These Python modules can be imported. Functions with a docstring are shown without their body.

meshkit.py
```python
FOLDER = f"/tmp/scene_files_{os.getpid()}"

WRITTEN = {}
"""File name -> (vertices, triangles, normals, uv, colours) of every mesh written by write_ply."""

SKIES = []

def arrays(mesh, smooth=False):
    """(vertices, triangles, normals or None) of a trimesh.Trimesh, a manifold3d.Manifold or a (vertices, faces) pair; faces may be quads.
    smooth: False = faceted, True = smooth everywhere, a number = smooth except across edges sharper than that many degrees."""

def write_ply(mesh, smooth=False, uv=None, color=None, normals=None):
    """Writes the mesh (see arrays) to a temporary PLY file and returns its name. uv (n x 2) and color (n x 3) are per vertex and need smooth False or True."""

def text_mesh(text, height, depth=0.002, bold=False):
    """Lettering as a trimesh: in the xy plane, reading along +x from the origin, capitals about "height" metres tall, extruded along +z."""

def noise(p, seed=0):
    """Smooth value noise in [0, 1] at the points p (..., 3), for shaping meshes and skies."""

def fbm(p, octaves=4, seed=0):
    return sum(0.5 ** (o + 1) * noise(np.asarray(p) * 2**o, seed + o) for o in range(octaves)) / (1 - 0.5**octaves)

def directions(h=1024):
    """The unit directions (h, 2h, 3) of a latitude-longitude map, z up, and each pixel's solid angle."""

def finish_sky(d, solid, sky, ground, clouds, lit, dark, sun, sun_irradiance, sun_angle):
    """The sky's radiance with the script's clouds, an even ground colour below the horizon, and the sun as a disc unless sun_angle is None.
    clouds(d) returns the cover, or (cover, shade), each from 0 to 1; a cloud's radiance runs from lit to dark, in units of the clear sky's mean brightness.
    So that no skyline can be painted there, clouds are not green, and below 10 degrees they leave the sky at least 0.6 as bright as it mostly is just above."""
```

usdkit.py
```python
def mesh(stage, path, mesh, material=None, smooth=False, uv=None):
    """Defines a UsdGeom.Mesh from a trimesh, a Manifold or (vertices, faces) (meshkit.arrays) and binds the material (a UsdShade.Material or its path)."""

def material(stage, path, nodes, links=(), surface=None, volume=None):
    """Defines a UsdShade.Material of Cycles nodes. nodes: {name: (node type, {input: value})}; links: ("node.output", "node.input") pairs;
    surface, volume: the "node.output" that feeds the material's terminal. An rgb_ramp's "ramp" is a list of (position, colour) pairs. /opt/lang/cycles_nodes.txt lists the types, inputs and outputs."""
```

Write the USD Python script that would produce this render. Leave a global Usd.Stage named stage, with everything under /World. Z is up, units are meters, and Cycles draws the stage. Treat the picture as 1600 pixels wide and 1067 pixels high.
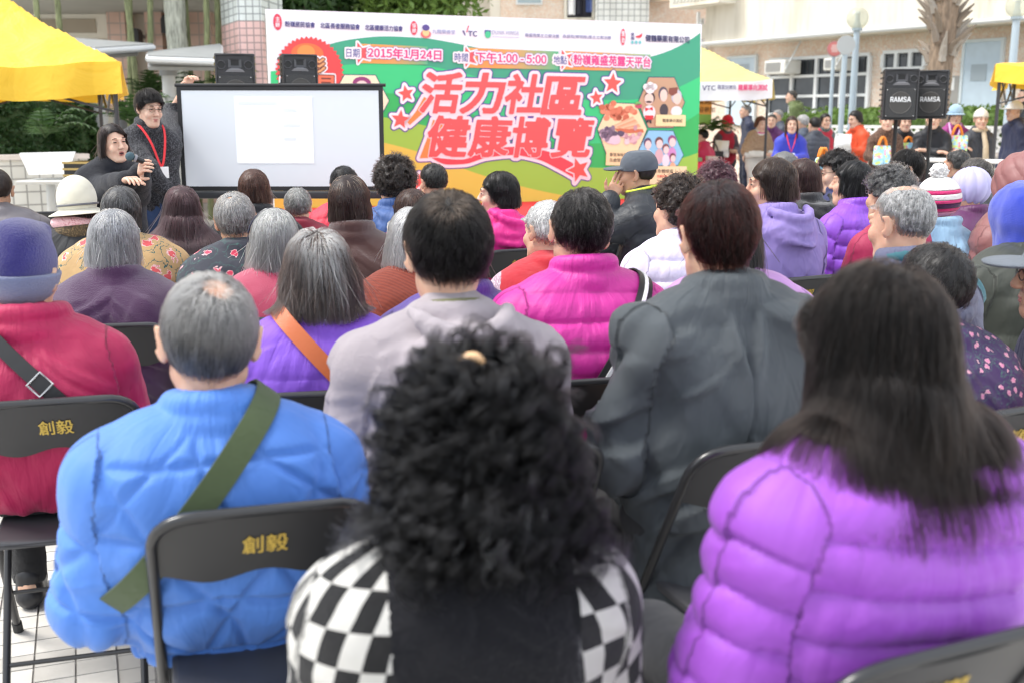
import math, glob, numpy as np, trimesh, usdkit, meshkit, manifold3d
from scipy.spatial import cKDTree
from scipy.ndimage import gaussian_filter
from pxr import Usd, UsdGeom, UsdLux, UsdShade, Gf, Sdf, Vt
from shapely.geometry import Polygon, MultiPolygon, Point, LineString, box as sbox
from shapely import affinity
from shapely.ops import unary_union

stage = Usd.Stage.CreateInMemory()
UsdGeom.SetStageUpAxis(stage, 'Z'); UsdGeom.SetStageMetersPerUnit(stage, 1.0)
UsdGeom.Xform.Define(stage, '/World'); UsdGeom.Scope.Define(stage, '/World/Looks')
PI = math.pi
# ------------------------------------------------------------------ camera, sky, sun, exposure
FPX, EYE, PITCH = 1738.0, 1.54, math.atan((533.5 - 185) / 1738.0)
cam = UsdGeom.Camera.Define(stage, '/World/camera')
cam.AddTranslateOp().Set(Gf.Vec3d(0, 0, EYE)); cam.AddRotateXOp().Set(90 - math.degrees(PITCH))
cam.CreateHorizontalApertureAttr(36.0); cam.CreateVerticalApertureAttr(36.0 * 682 / 1024)
cam.CreateFocalLengthAttr(36.0 * FPX / 1600)
cam.CreateClippingRangeAttr(Gf.Vec2f(0.05, 2000))
cam.CreateFStopAttr(3.2); cam.CreateFocusDistanceAttr(4.6)
cam.CreateExposureAttr(1.6)
SUN_AZ, SUN_EL = math.radians(-95), math.radians(56)
sun = UsdLux.DistantLight.Define(stage, '/World/sun')
sun.CreateIntensityAttr(0.4); sun.CreateAngleAttr(22.0); sun.CreateColorAttr(Gf.Vec3f(1, .96, .9)); sun.CreateNormalizeAttr(True)
sun.AddRotateZOp().Set(-math.degrees(SUN_AZ)); sun.AddRotateXOp().Set(-(90 - math.degrees(SUN_EL)))
dome = UsdLux.DomeLight.Define(stage, '/World/sky')
m = usdkit.material(stage, '/World/Looks/sky_look', {
    's': ('sky_texture', {'sky_type': 'single_scattering', 'sun_disc': False, 'sun_elevation': SUN_EL, 'sun_rotation': SUN_AZ}),
    'tc': ('texture_coordinate', {}), 'n': ('noise_texture', {'scale': 2.2, 'detail': 5.0}),
    'r': ('rgb_ramp', {'ramp': [(0.3, (.62, .62, .62)), (.7, (.97, .97, .97))]}),
    'mx': ('mix_color', {'b': (6.0, 6.2, 6.5)}), 'bg': ('background_shader', {'strength': 0.1})},
    [('tc.generated', 'n.vector'), ('n.fac', 'r.fac'), ('r.color', 'mx.fac'), ('s.color', 'mx.a'), ('mx.result', 'bg.color')], surface='bg.background')
UsdShade.MaterialBindingAPI.Apply(dome.GetPrim()).Bind(m)

# ------------------------------------------------------------------ helpers
FW, UP = np.array([0, math.cos(PITCH), -math.sin(PITCH)]), np.array([0, math.sin(PITCH), math.cos(PITCH)])
def ray(px, py):
    return FW + np.array([(px - 800) / FPX, 0, 0]) + UP * (533.5 - py) / FPX
def W(px, py, Y):                       # the point seen at a pixel of the photograph, Y metres ahead
    d = ray(px, py); return np.array([0, 0, EYE]) + d * (Y / d[1])
def WZ(px, py, z):                      # ... at height z
    d = ray(px, py); return np.array([0, 0, EYE]) + d * ((z - EYE) / d[2])
def lin(*c):
    c = np.array(c, float) / 255; return tuple(np.where(c <= .04045, c / 12.92, ((c + .055) / 1.055) ** 2.4))
_taken = {}
def numbered(parent, name):
    k = _taken.get((parent, name), 0); _taken[(parent, name)] = k + 1
    return f'{parent}/{name}' + (f'_{k:03d}' if k else '')
def tag(p, label=None, cat=None, group=None, kind=None):
    p = p.GetPrim() if hasattr(p, 'GetPrim') else p
    for k, v in (('label', label), ('category', cat), ('group', group), ('kind', kind)):
        if v: p.SetCustomDataByKey(k, v)
    return p
def obj(name, mesh, mat, parent='/World', smooth=35, uv=None, **kw):
    if hasattr(parent, 'GetPath'): parent = str(parent.GetPath())
    m = usdkit.mesh(stage, numbered(parent, name), mesh, mat, smooth=smooth, uv=uv)
    if kw: tag(m, **kw)
    return m.GetPrim()
def thing(name, label, cat, loc=(0, 0, 0), rz=0, group=None):
    x = UsdGeom.Xform.Define(stage, numbered('/World', name))
    x.AddTranslateOp().Set(Gf.Vec3d(*map(float, loc))); x.AddRotateZOp().Set(math.degrees(rz))
    return tag(x, label, cat, group)
def copy_of(src, name, label, loc, rz=0, group=None):
    r = thing(name, label, src.GetCustomDataByKey('category'), loc, rz, group)
    r.GetReferences().AddInternalReference(src.GetPath()); r.SetInstanceable(True)
    return r
def cat(*ms): return trimesh.util.concatenate([x for x in ms if x is not None])
def box(lo, hi):
    lo, hi = np.array(lo, float), np.array(hi, float)
    b = trimesh.creation.box(hi - lo); b.apply_translation((lo + hi) / 2); return b
def bbox(lo, hi, r=.01):                # box with rounded edges
    lo, hi = np.array(lo, float), np.array(hi, float); r = min(r, (hi - lo).min() * .45)
    c = np.array([[x, y, z] for x in (lo[0] + r, hi[0] - r) for y in (lo[1] + r, hi[1] - r) for z in (lo[2] + r, hi[2] - r)])
    s = trimesh.creation.icosphere(1, r)
    return trimesh.convex.convex_hull(np.vstack([s.vertices + p for p in c]))
def cyl(a, b, r, r2=None, n=12):
    a, b = np.array(a, float), np.array(b, float)
    return tube([a, b], [r, r if r2 is None else r2], n)
def tube(pts, rad, n=8, closed=False):
    p = np.asarray(pts, float); rad = np.broadcast_to(rad, (len(p),))
    t = np.gradient(p, axis=0) if not closed else np.roll(p, -1, 0) - np.roll(p, 1, 0)
    t /= np.linalg.norm(t, axis=1, keepdims=True) + 1e-12
    ref = np.array([0, 0, 1.]) if abs(t[:, 2]).mean() < .8 else np.array([1., 0, 0])
    a = np.cross(t, ref); a /= np.linalg.norm(a, axis=1, keepdims=True) + 1e-12; b = np.cross(t, a)
    an = np.arange(n) * 2 * PI / n
    v = (p[:, None] + rad[:, None, None] * (np.cos(an)[None, :, None] * a[:, None] + np.sin(an)[None, :, None] * b[:, None])).reshape(-1, 3)
    m = len(p); f = []
    rows = m if closed else m - 1
    i, j = np.meshgrid(np.arange(rows), np.arange(n), indexing='ij'); i2 = (i + 1) % m; j2 = (j + 1) % n
    q = np.stack([i * n + j, i2 * n + j, i2 * n + j2, i * n + j2], -1).reshape(-1, 4)
    f = np.vstack([q[:, [0, 1, 2]], q[:, [0, 2, 3]]])
    if not closed:
        v = np.vstack([v, p[:1], p[-1:]]); k = len(v)
        jj = np.arange(n); j3 = (jj + 1) % n
        f = np.vstack([f, np.stack([np.full(n, k - 2), jj, j3], 1), np.stack([np.full(n, k - 1), (m - 1) * n + j3, (m - 1) * n + jj], 1)])
    return trimesh.Trimesh(v, f, process=False)
def ball(c, r, sub=2):
    s = trimesh.creation.icosphere(sub, 1.0); s.vertices = s.vertices * np.array(r) + np.array(c); return s
def prism(poly, depth, M=None):         # a shapely polygon (x, y) extruded along +z, then M (4x4)
    out = [trimesh.creation.extrude_polygon(g, depth, engine='earcut') for g in getattr(poly, 'geoms', [poly]) if g.geom_type == 'Polygon' and g.area > 1e-9]
    m = cat(*out)
    if M is not None: m.apply_transform(M)
    return m
def frame(o, x, y):                     # 4x4 from an origin and two axes
    x, y = np.array(x, float), np.array(y, float); x /= np.linalg.norm(x); z = np.cross(x, y); z /= np.linalg.norm(z); y = np.cross(z, x)
    M = np.eye(4); M[:3, 0], M[:3, 1], M[:3, 2], M[:3, 3] = x, y, z, o; return M
def rotz(a): c, s = math.cos(a), math.sin(a); return np.array([[c, -s, 0], [s, c, 0], [0, 0, 1.]])
def rotx(a): c, s = math.cos(a), math.sin(a); return np.array([[1., 0, 0], [0, c, -s], [0, s, c]])
def roty(a): c, s = math.cos(a), math.sin(a); return np.array([[c, 0, s], [0, 1., 0], [-s, 0, c]])
# lettering from the fonts the renderer ships
_fonts = {}
def glyphs(text, height, bold=0, font='Noto Sans CJK'):
    from PIL import Image, ImageDraw, ImageFont
    f = _fonts.get(font) or _fonts.setdefault(font, ImageFont.truetype(glob.glob(f'/opt/blender-*/*/datafiles/fonts/{font}*.woff2')[0], 96))
    x0, y0, x1, y1 = f.getbbox(text, anchor='ls', stroke_width=bold)
    im = Image.new('L', (x1 - x0 + 8, y1 - y0 + 8)); ImageDraw.Draw(im).text((4 - x0, 4 - y0), text, 255, f, anchor='ls', stroke_width=bold)
    on = np.pad(np.asarray(im) > 127, ((0, 0), (1, 1))).astype(np.int8)
    r, s = np.nonzero(np.diff(on, axis=1) == 1); e = np.nonzero(np.diff(on, axis=1) == -1)[1]
    g = unary_union(sbox_many(s, -r - 1, e, -r)).buffer(.6).buffer(-.6).simplify(.8)
    a = g.bounds; k = height / (a[3] - a[1])
    return affinity.scale(affinity.translate(g, -a[0], -a[1]), k, k, origin=(0, 0))
def sbox_many(x0, y0, x1, y1):
    import shapely
    return list(shapely.box(x0, y0, x1, y1))
def star(cx, cy, r, n=5, inner=.45, rot=PI / 2):
    return Polygon([(cx + (r if i % 2 == 0 else r * inner) * math.cos(rot + i * PI / n), cy + (r if i % 2 == 0 else r * inner) * math.sin(rot + i * PI / n)) for i in range(2 * n)])
# ------------------------------------------------------------------ materials
_mats = {}
def plain(name, color, rough=.6, metallic=0., spec=.5, bump=0., bscale=40., var=0., vscale=6., coat=0., sheen=0., detail=3.):
    if name in _mats: return _mats[name]
    N = {'p': ('principled_bsdf', {'base_color': color, 'roughness': rough, 'metallic': metallic, 'specular_ior_level': spec, 'coat_weight': coat, 'sheen_weight': sheen})}
    L = []
    if bump or var: N['tc'] = ('texture_coordinate', {})
    if bump:
        N['bn'] = ('noise_texture', {'scale': bscale, 'detail': detail}); N['b'] = ('bump', {'strength': 1.0, 'distance': bump})
        L += [('tc.object', 'bn.vector'), ('bn.fac', 'b.height'), ('b.normal', 'p.normal')]
    if var:
        N['vn'] = ('noise_texture', {'scale': vscale, 'detail': 4.0})
        c = np.array(color)
        N['vr'] = ('rgb_ramp', {'ramp': [(.3, tuple(c * (1 - var))), (.7, tuple(np.minimum(c * (1 + var), .95)))]})
        L += [('tc.object', 'vn.vector'), ('vn.fac', 'vr.fac'), ('vr.color', 'p.base_color')]
    _mats[name] = usdkit.material(stage, '/World/Looks/' + name, N, L, surface='p.BSDF'); return _mats[name]
def graph(name, N, L, surface):
    if name not in _mats: _mats[name] = usdkit.material(stage, '/World/Looks/' + name, N, L, surface=surface)
    return _mats[name]
# ------------------------------------------------------------------ ground
A21 = math.radians(21); R21 = rotz(A21)                       # the plaza's own grid: seat rows, paving and stage run along it
def proj(p):
    d = np.asarray(p, float) - (0, 0, EYE); z = d @ FW; return 800 + FPX * d[..., 0] / z, 533.5 - FPX * (d @ UP) / z
TW, TD = .112, .092
def tilemat(name, c, w, h, mortar=(.30, .29, .27), ms=.035, rot=0., axes='xy', var=.06):
    N = {'g': ('geometry', {}), 'm': ('mapping', {'rotation': (0, 0, -rot), 'scale': (1, 1, 1)}),
         'b': ('brick_texture', {'offset': 0., 'squash': 1., 'scale': 1., 'mortar_size': ms * min(w, h), 'mortar_smooth': .2, 'brick_width': w, 'row_height': h, 'color1': tuple(np.array(c) * (1 - var)), 'color2': tuple(np.array(c) * (1 + var)), 'mortar': mortar}),
         'n': ('noise_texture', {'scale': 1.6, 'detail': 5.}), 'r': ('rgb_ramp', {'ramp': [(.3, (.82, .81, .79)), (.65, (1.03, 1.03, 1.03))]}), 'mu': ('mix_color', {'blend_type': 'multiply', 'fac': 1., 'use_clamp': False}),
         'bp': ('bump', {'strength': .6, 'distance': .004, 'invert': True}), 'p': ('principled_bsdf', {'roughness': .45})}
    L = [('m.vector', 'b.vector'), ('b.color', 'mu.a'), ('g.position', 'n.vector'), ('n.fac', 'r.fac'), ('r.color', 'mu.b'), ('mu.result', 'p.base_color'), ('b.fac', 'bp.height'), ('bp.normal', 'p.normal')]
    if axes == 'xy': L.append(('g.position', 'm.vector'))
    else:                                                     # a wall: run along it, and z
        N.update(dt=('vector_math', {'math_type': 'dot_product', 'vector2': (math.cos(rot), math.sin(rot), 0)}), sx=('separate_xyz', {}), cx=('combine_xyz', {})); N['m'] = ('mapping', {})
        L += [('g.position', 'dt.vector1'), ('g.position', 'sx.vector'), ('dt.value', 'cx.x'), ('sx.z', 'cx.y'), ('cx.vector', 'm.vector')]
    return graph(name, N, L, 'p.BSDF')
gm = tilemat('paving', (.50, .48, .44), TW, TD, rot=A21)
gs = trimesh.Trimesh([(-90, -30, 0), (90, -30, 0), (90, 140, 0), (-90, 140, 0)], [[0, 1, 2], [0, 2, 3]], process=False)
ground = obj('ground', gs, gm, smooth=False, kind='structure')
tl = [plain('paver_%d' % i, tuple(np.array((.52, .50, .46)) * f), .4, var=.10, vscale=9., bump=.0006, bscale=120.) for i, f in enumerate((.88, 1., 1.1))]
grt = np.random.default_rng(5)
wins = [(-60, 170, 850, 1110), (905, 1120, 880, 1110)]
cands = []
for i in range(-60, 60):
    for j in range(0, 70):
        c = R21 @ np.array([(i + .5) * TW, (j + .5) * TD, .0]); x, y = proj(c)
        if c[1] > 1.2 and any(a < x < b and e < y < f for a, b, e, f in wins): cands.append((i, j))
for i, j in cands[:290]:
    b = box((i * TW + .003, j * TD + .003, .001), ((i + 1) * TW - .003, (j + 1) * TD - .003, .005 + grt.uniform(0, .001))); b.vertices = b.vertices @ R21.T
    obj('tile', b, tl[grt.integers(3)], ground, smooth=False)

# ------------------------------------------------------------------ the block of flats on the right
WA, WB = np.array([5.38, 28., 0]), np.array([9.76, 21.2, 0]); WE = (WB - WA) / np.linalg.norm(WB - WA); WN = np.array([WE[1], -WE[0], 0])
if WN[1] > 0: WN = -WN
WANG = math.atan2(WE[1], WE[0])
def onwall(px, py, off=0.):
    d = ray(px, py); o = np.array([0, 0, EYE]); t = ((WA + WN * off - o) @ WN) / (d @ WN); p = o + d * t
    return np.array([(p - WA) @ WE, p[2]])
MW = np.eye(4); MW[:3, 0], MW[:3, 1], MW[:3, 2], MW[:3, 3] = WE, WN, (0, 0, 1), WA     # local: x along, y out, z up (left handed when WN is to the right)
def wbox(s0, s1, z0, z1, y0, y1, r=0):
    b = box((min(s0, s1), y0, min(z0, z1)), (max(s0, s1), y1, max(z0, z1))) if not r else bbox((min(s0, s1), y0, min(z0, z1)), (max(s0, s1), y1, max(z0, z1)), r)
    b.apply_transform(MW)
    if b.volume < 0: b.invert()
    return b
pebble = graph('pebble_wall', {'g': ('geometry', {}), 'v': ('voronoi_texture', {'scale': 38., 'randomness': 1.}), 'r': ('rgb_ramp', {'ramp': [(.0, (.76, .56, .43)), (.45, (.78, .63, .51)), (.8, (.82, .77, .70)), (1., (.66, .52, .43))]}), 'n': ('noise_texture', {'scale': .8, 'detail': 5.}), 'nr': ('rgb_ramp', {'ramp': [(.3, (.85, .83, .8)), (.7, (1.02,) * 3)]}),
    'sp': ('separate_color', {}), 'mu': ('mix_color', {'blend_type': 'multiply', 'fac': 1., 'use_clamp': False}), 'b': ('bump', {'strength': .4, 'distance': .012}), 'p': ('principled_bsdf', {'roughness': .85})},
    [('g.position', 'v.vector'), ('v.color', 'sp.color'), ('sp.r', 'r.fac'), ('r.color', 'mu.a'), ('g.position', 'n.vector'), ('n.fac', 'nr.fac'), ('nr.color', 'mu.b'), ('mu.result', 'p.base_color'), ('v.distance', 'b.height'), ('b.normal', 'p.normal')], 'p.BSDF')
stain = graph('stained_render', {'g': ('geometry', {}), 'm': ('mapping', {'scale': (1.6, 1.6, .22)}), 'n': ('noise_texture', {'scale': 1.5, 'detail': 6., 'roughness': .65}), 'r': ('rgb_ramp', {'ramp': [(.30, (.50, .46, .37)), (.48, (.66, .62, .53)), (.7, (.73, .70, .62))]}), 'p': ('principled_bsdf', {'roughness': .85})},
    [('g.position', 'm.vector'), ('m.vector', 'n.vector'), ('n.fac', 'r.fac'), ('r.color', 'p.base_color')], 'p.BSDF')
white_frame = plain('window_frame', (.70, .72, .72), .4); dark_glass = plain('window_glass', (.035, .042, .05), .08, var=.5, vscale=2.); bluedoor = plain('blue_door', (.50, .60, .68), .5, var=.05); grille = plain('grille', (.06, .06, .065), .5)
bld = thing('apartment_block', 'pebble dashed apartment block with white balcony band, windows and blue doors at right', 'building')
S1 = onwall(2300, 300)[0]
zl = 3.35
obj('wall', wbox(-14, S1, 0, zl, -.4, 0), pebble, bld, smooth=False)
obj('upper_wall', wbox(-14, S1, zl + 1.2, 16, -.5, .0), pebble, bld, smooth=False)
s0 = onwall(1128, 60)[0]
obj('balcony_band', wbox(s0, S1, zl, zl + 1.22, -.4, .55), stain, bld, smooth=False)
obj('band_lip', wbox(s0 - .05, S1, zl - .10, zl - .002, .0, .62), stain, bld, smooth=False)
obj('band_pipe', cyl(*[(WA + WE * s + WN * .70 + np.array([0, 0, zl - .05])) for s in (s0, S1)], .045), plain('pipe_grey', (.55, .56, .55), .5), bld)
for k in range(1, 5): obj('floor_band', wbox(s0, S1, zl + 1.2 + 2.7 * k, zl + 1.6 + 2.7 * k, .001, .3), stain, bld, smooth=False)
for k in range(5):
    for q in range(6):
        sx = s0 + 1.2 + 3.2 * q
        w = obj('window', wbox(sx, sx + 1.5, zl + 1.75 + 2.7 * k, zl + 2.75 + 2.7 * k, .002, .05), white_frame, bld, smooth=False)
        obj('pane', wbox(sx + .06, sx + 1.44, zl + 1.81 + 2.7 * k, zl + 2.69 + 2.7 * k, .051, .056), dark_glass, w, smooth=False)
def window(px0, px1, pyt, pyb, cols, rows, name='window'):
    a, b = onwall(px0, pyt), onwall(px1, pyb); s_0, s_1 = a[0], b[0]; z1 = a[1]; z0 = onwall(px0, pyb)[1]
    fr = [wbox(s_0, s_1, z0, z0 + .07, .002, .08), wbox(s_0, s_1, z1 - .07, z1, .002, .08)]
    w = obj('window', cat(*fr), white_frame, bld, smooth=False)
    for i in range(cols + 1):
        x = s_0 + (s_1 - s_0) * i / cols; obj('mullion', wbox(x - .04, x + .04, z0 + .071, z1 - .071, .002, .085), white_frame, w, smooth=False)
    for j in range(1, rows):
        z = z0 + (z1 - z0) * (j / rows); obj('transom', wbox(s_0, s_1, z - .03, z + .03, .003, .078), white_frame, w, smooth=False)
    for i in range(cols):
        for j in range(rows):
            x, x2 = s_0 + (s_1 - s_0) * i / cols + .04, s_0 + (s_1 - s_0) * (i + 1) / cols - .04; z, z2 = z0 + (z1 - z0) * j / rows + .03, z0 + (z1 - z0) * (j + 1) / rows - .03
            obj('pane', wbox(x, x2, z, z2, .001, .02), dark_glass, w, smooth=False)
    obj('grille', cat(*[wbox(s_0 + (s_1 - s_0) * k / (cols * 5) - .008, s_0 + (s_1 - s_0) * k / (cols * 5) + .008, z0 + (z1 - z0) * .66, z1 - .08, .022, .035) for k in range(1, cols * 5)]), grille, w, smooth=False)
    return s_0, s_1, z0, z1
window(1205, 1356, 92, 182, 4, 3); window(1383, 1446, 80, 112, 3, 1); window(1010, 1080, 100, 182, 2, 3)
def wallpiece(name, px0, px1, pyt, pyb, y0, y1, mat, parent=None, r=0):
    a = onwall(px0, pyt); b = onwall(px1, pyb); z0 = onwall(px0, pyb)[1]
    return obj(name, wbox(a[0], b[0], z0, a[1], y0, y1, r), mat, parent or bld, smooth=False), (a[0], b[0], z0, a[1])
for p0, p1, t, b in ((1142, 1178, 93, 196), (1512, 1559, 68, 172)):
    d, (x0, x1, z0, z1) = wallpiece('door', p0, p1, t, b, .002, .06, bluedoor)
    obj('louvre', cat(*[wbox(x0 + .18, x1 - .18, z1 - .18 - .05 * k, z1 - .15 - .05 * k, .061, .075) for k in range(5)] if p0 < 1200 else [wbox((x0 + x1) / 2 - .22, (x0 + x1) / 2 + .12, z0 + .55, z0 + .86, .061, .07)]), plain('louvre_grey', (.34, .40, .44), .5), d, smooth=False)
    obj('door_frame', cat(wbox(x0 - .06, x0 - .002, z0, z1 + .06, .002, .08), wbox(x1 + .002, x1 + .06, z0, z1 + .06, .002, .08), wbox(x0 - .002, x1 + .002, z1 + .002, z1 + .06, .002, .08)), plain('frame_pale', (.60, .66, .68), .5), d, smooth=False)
wallpiece('notice_board', 1474, 1498, 120, 172, .002, .05, plain('notice_grey', (.33, .32, .30), .6)); wallpiece('notice', 1482, 1493, 122, 142, .052, .056, plain('paper', (.75, .75, .73), .7))
acm = plain('ac_beige', (.66, .65, .60), .5)
for p0, p1, t, b in ((1224, 1256, 97, 118), (1317, 1336, 93, 112)):
    s_a, s_b = onwall(p0, t)[0], onwall(p1, b)[0]; z0, z1 = onwall(p0, b)[1], onwall(p0, t)[1]
    u = obj('air_conditioner', wbox(s_a, s_b, z0, z1, .09, .62, .03), acm, bld, smooth=30)
    obj('vent_grille', cat(*[wbox(s_a + .06, s_b - .14, z0 + .06 + (z1 - z0 - .1) * k / 8, z0 + .075 + (z1 - z0 - .1) * k / 8, .621, .632) for k in range(8)]), plain('vent_dark', (.30, .30, .29), .6), u, smooth=False)
    obj('bracket', cyl(*[WA + WE * s_b + WN * y + np.array([0, 0, z]) for y, z in ((.1, z1 + .5), (.60, z0 + .1))], .018), white_frame, u)
cab, (x0, x1, z0, z1) = wallpiece('plant_cabinet', 1100, 1176, -30, 17, .3, 1.1, stain)
obj('cabinet_slats', cat(*[wbox(x0 + (x1 - x0) * k / 14, x0 + (x1 - x0) * (k + .6) / 14, z0 + .1, z1, 1.101, 1.12) for k in range(1, 14)]), plain('slat_grey', (.5, .5, .46), .6), cab, smooth=False)
wallpiece('pipe_box', 1112, 1140, 40, 62, .002, .4, stain)
for x, t, b in ((1097, 20, 180), (1103, 30, 120), (1109, 60, 190)):
    a = onwall(x, t); z0 = onwall(x, b)[1]; obj('drain_pipe', cyl(WA + WE * a[0] + WN * .12 + np.array([0, 0, z0]), WA + WE * a[0] + WN * .12 + np.array([0, 0, a[1]]), .05), plain('pipe_grey', (.55, .56, .55), .5), bld)
# ------------------------------------------------------------------ the wing beyond the banner
def fbox(px0, px1, pyt, pyb, Y, depth=.4, r=0):          # a frontal block seen between these pixels
    a, b = W(px0, pyt, Y), W(px1, pyb, Y); return (bbox if r else box)(*( ((min(a[0], b[0]), Y, b[2]), (max(a[0], b[0]), Y + depth, a[2])) + ((r,) if r else ())))
wing = thing('apartment_wing', 'pale apartment wing with laundry opening and white tiled pillar beyond the banner', 'building')
wt = tilemat('white_wall_tile', (.66, .68, .66), .16, .16, mortar=(.25, .27, .27), rot=0., axes='wall', ms=.07)
def zbox(px0, px1, z0, z1, Y, depth=.4):
    a, b = W(px0, 200, Y), W(px1, 200, Y); return box((a[0], Y, z0), (b[0], Y + depth, z1))
obj('wall', zbox(783, 1100, 0, 16, 31), pebble, wing, smooth=False)
obj('side_wall', zbox(640, 782.5, 0, 16, 31.5), plain('wall_greybeige', (.50, .46, .40), .85, var=.1, vscale=.6), wing, smooth=False)
obj('corner_pier', zbox(766, 782, 0, 16, 31.02, .47), stain, wing, smooth=False)
obj('tiled_pillar', zbox(930, 1010, 0, 16, 30.2, .79), wt, wing, smooth=False)
w = obj('window', fbox(806, 848, -60, 8, 30.95, .04), white_frame, wing, smooth=False); obj('pane', fbox(809, 845, -56, 5, 30.94, .009), plain('pale_glass', (.35, .45, .50), .1), w, smooth=False)
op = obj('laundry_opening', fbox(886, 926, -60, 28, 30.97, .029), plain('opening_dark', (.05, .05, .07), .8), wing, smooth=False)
obj('opening_frame', cat(fbox(882, 886, -60, 32, 30.85, .14), fbox(926, 929, -60, 32, 30.85, .14), fbox(886, 926, 28, 32, 30.85, .14)), stain, op, smooth=False)
for nm, x0, x1, yb, c in (('white_shirt', 888, 899, 24, (.8, .8, .8)), ('dark_trousers', 902, 914, 24, (.02, .02, .03)), ('blue_shirt', 916, 925, 20, (.08, .12, .30))):
    cl = fbox(x0, x1, -30, yb, 30.86, .05, .02).subdivide_to_size(.12); cl.vertices[:, 1] += .05 * np.sin(cl.vertices[:, 0] * 38) - .04
    c = obj('hanging_' + nm, cl, plain('laundry_' + nm, c, .9), smooth=30, label='%s hung out to dry in the opening beyond the banner' % nm.replace('_', ' '), cat='laundry')
for k in range(3): obj('floor_ledge', zbox(783.5, 929, 5.2 + 2.8 * k, 5.5 + 2.8 * k, 30.7, .29), stain, wing, smooth=False)
# ------------------------------------------------------------------ left: the flats, shelters and planting behind the screen
lb = thing('apartment_building', 'beige and pink apartment building with grey soffit at upper left', 'building')
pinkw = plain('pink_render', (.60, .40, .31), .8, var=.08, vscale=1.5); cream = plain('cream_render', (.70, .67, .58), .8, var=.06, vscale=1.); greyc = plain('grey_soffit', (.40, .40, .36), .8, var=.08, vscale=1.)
YB = 21.
obj('wall', zbox(-400, 640, 0, 16, YB + 2), plain('back_wall_beige', (.56, .52, .44), .8, var=.08, vscale=.7), lb, smooth=False)  # rear wall, beige with slight random variation
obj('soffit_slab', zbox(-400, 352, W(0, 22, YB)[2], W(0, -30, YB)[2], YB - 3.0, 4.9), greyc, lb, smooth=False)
obj('balcony', fbox(-60, 178, 22.5, 60, YB, .3), cream, lb, smooth=False)
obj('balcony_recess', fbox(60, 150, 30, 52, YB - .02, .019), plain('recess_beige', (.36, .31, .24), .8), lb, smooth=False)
for x0, x1 in ((178, 206), (236, 262), (300, 338)): obj('pink_pier', zbox(x0, x1, 0, 4.2, YB - .4, .9), tilemat('pink_tile', (.62, .42, .34), .2, .2, mortar=(.42, .34, .30), axes='wall', ms=.06), lb, smooth=False)
for x0, x1 in ((206.3, 235.7), (262.3, 299.7)): obj('cream_panel', zbox(x0, x1, 0, 4.0, YB + .1, .4), cream, lb, smooth=False)
for k in range(4):
    for q in range(7):
        x = -12 + 2.6 * q; w = obj('window', box((x, YB + 1.95, 6.0 + 2.6 * k), (x + 1.4, YB + 1.998, 7.2 + 2.6 * k)), white_frame, lb, smooth=False); obj('pane', box((x + .06, YB + 1.94, 6.06 + 2.6 * k), (x + 1.34, YB + 1.949, 7.14 + 2.6 * k)), dark_glass, w, smooth=False)
YC = 16.5                                                       # tiled corner column
a, b, c_ = W(350, 120, YC + .9), W(375, 120, YC), W(413, 120, YC)
col = thing('tiled_column', 'square column with white tiles above pink tiles behind the loudspeakers', 'column')
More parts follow.
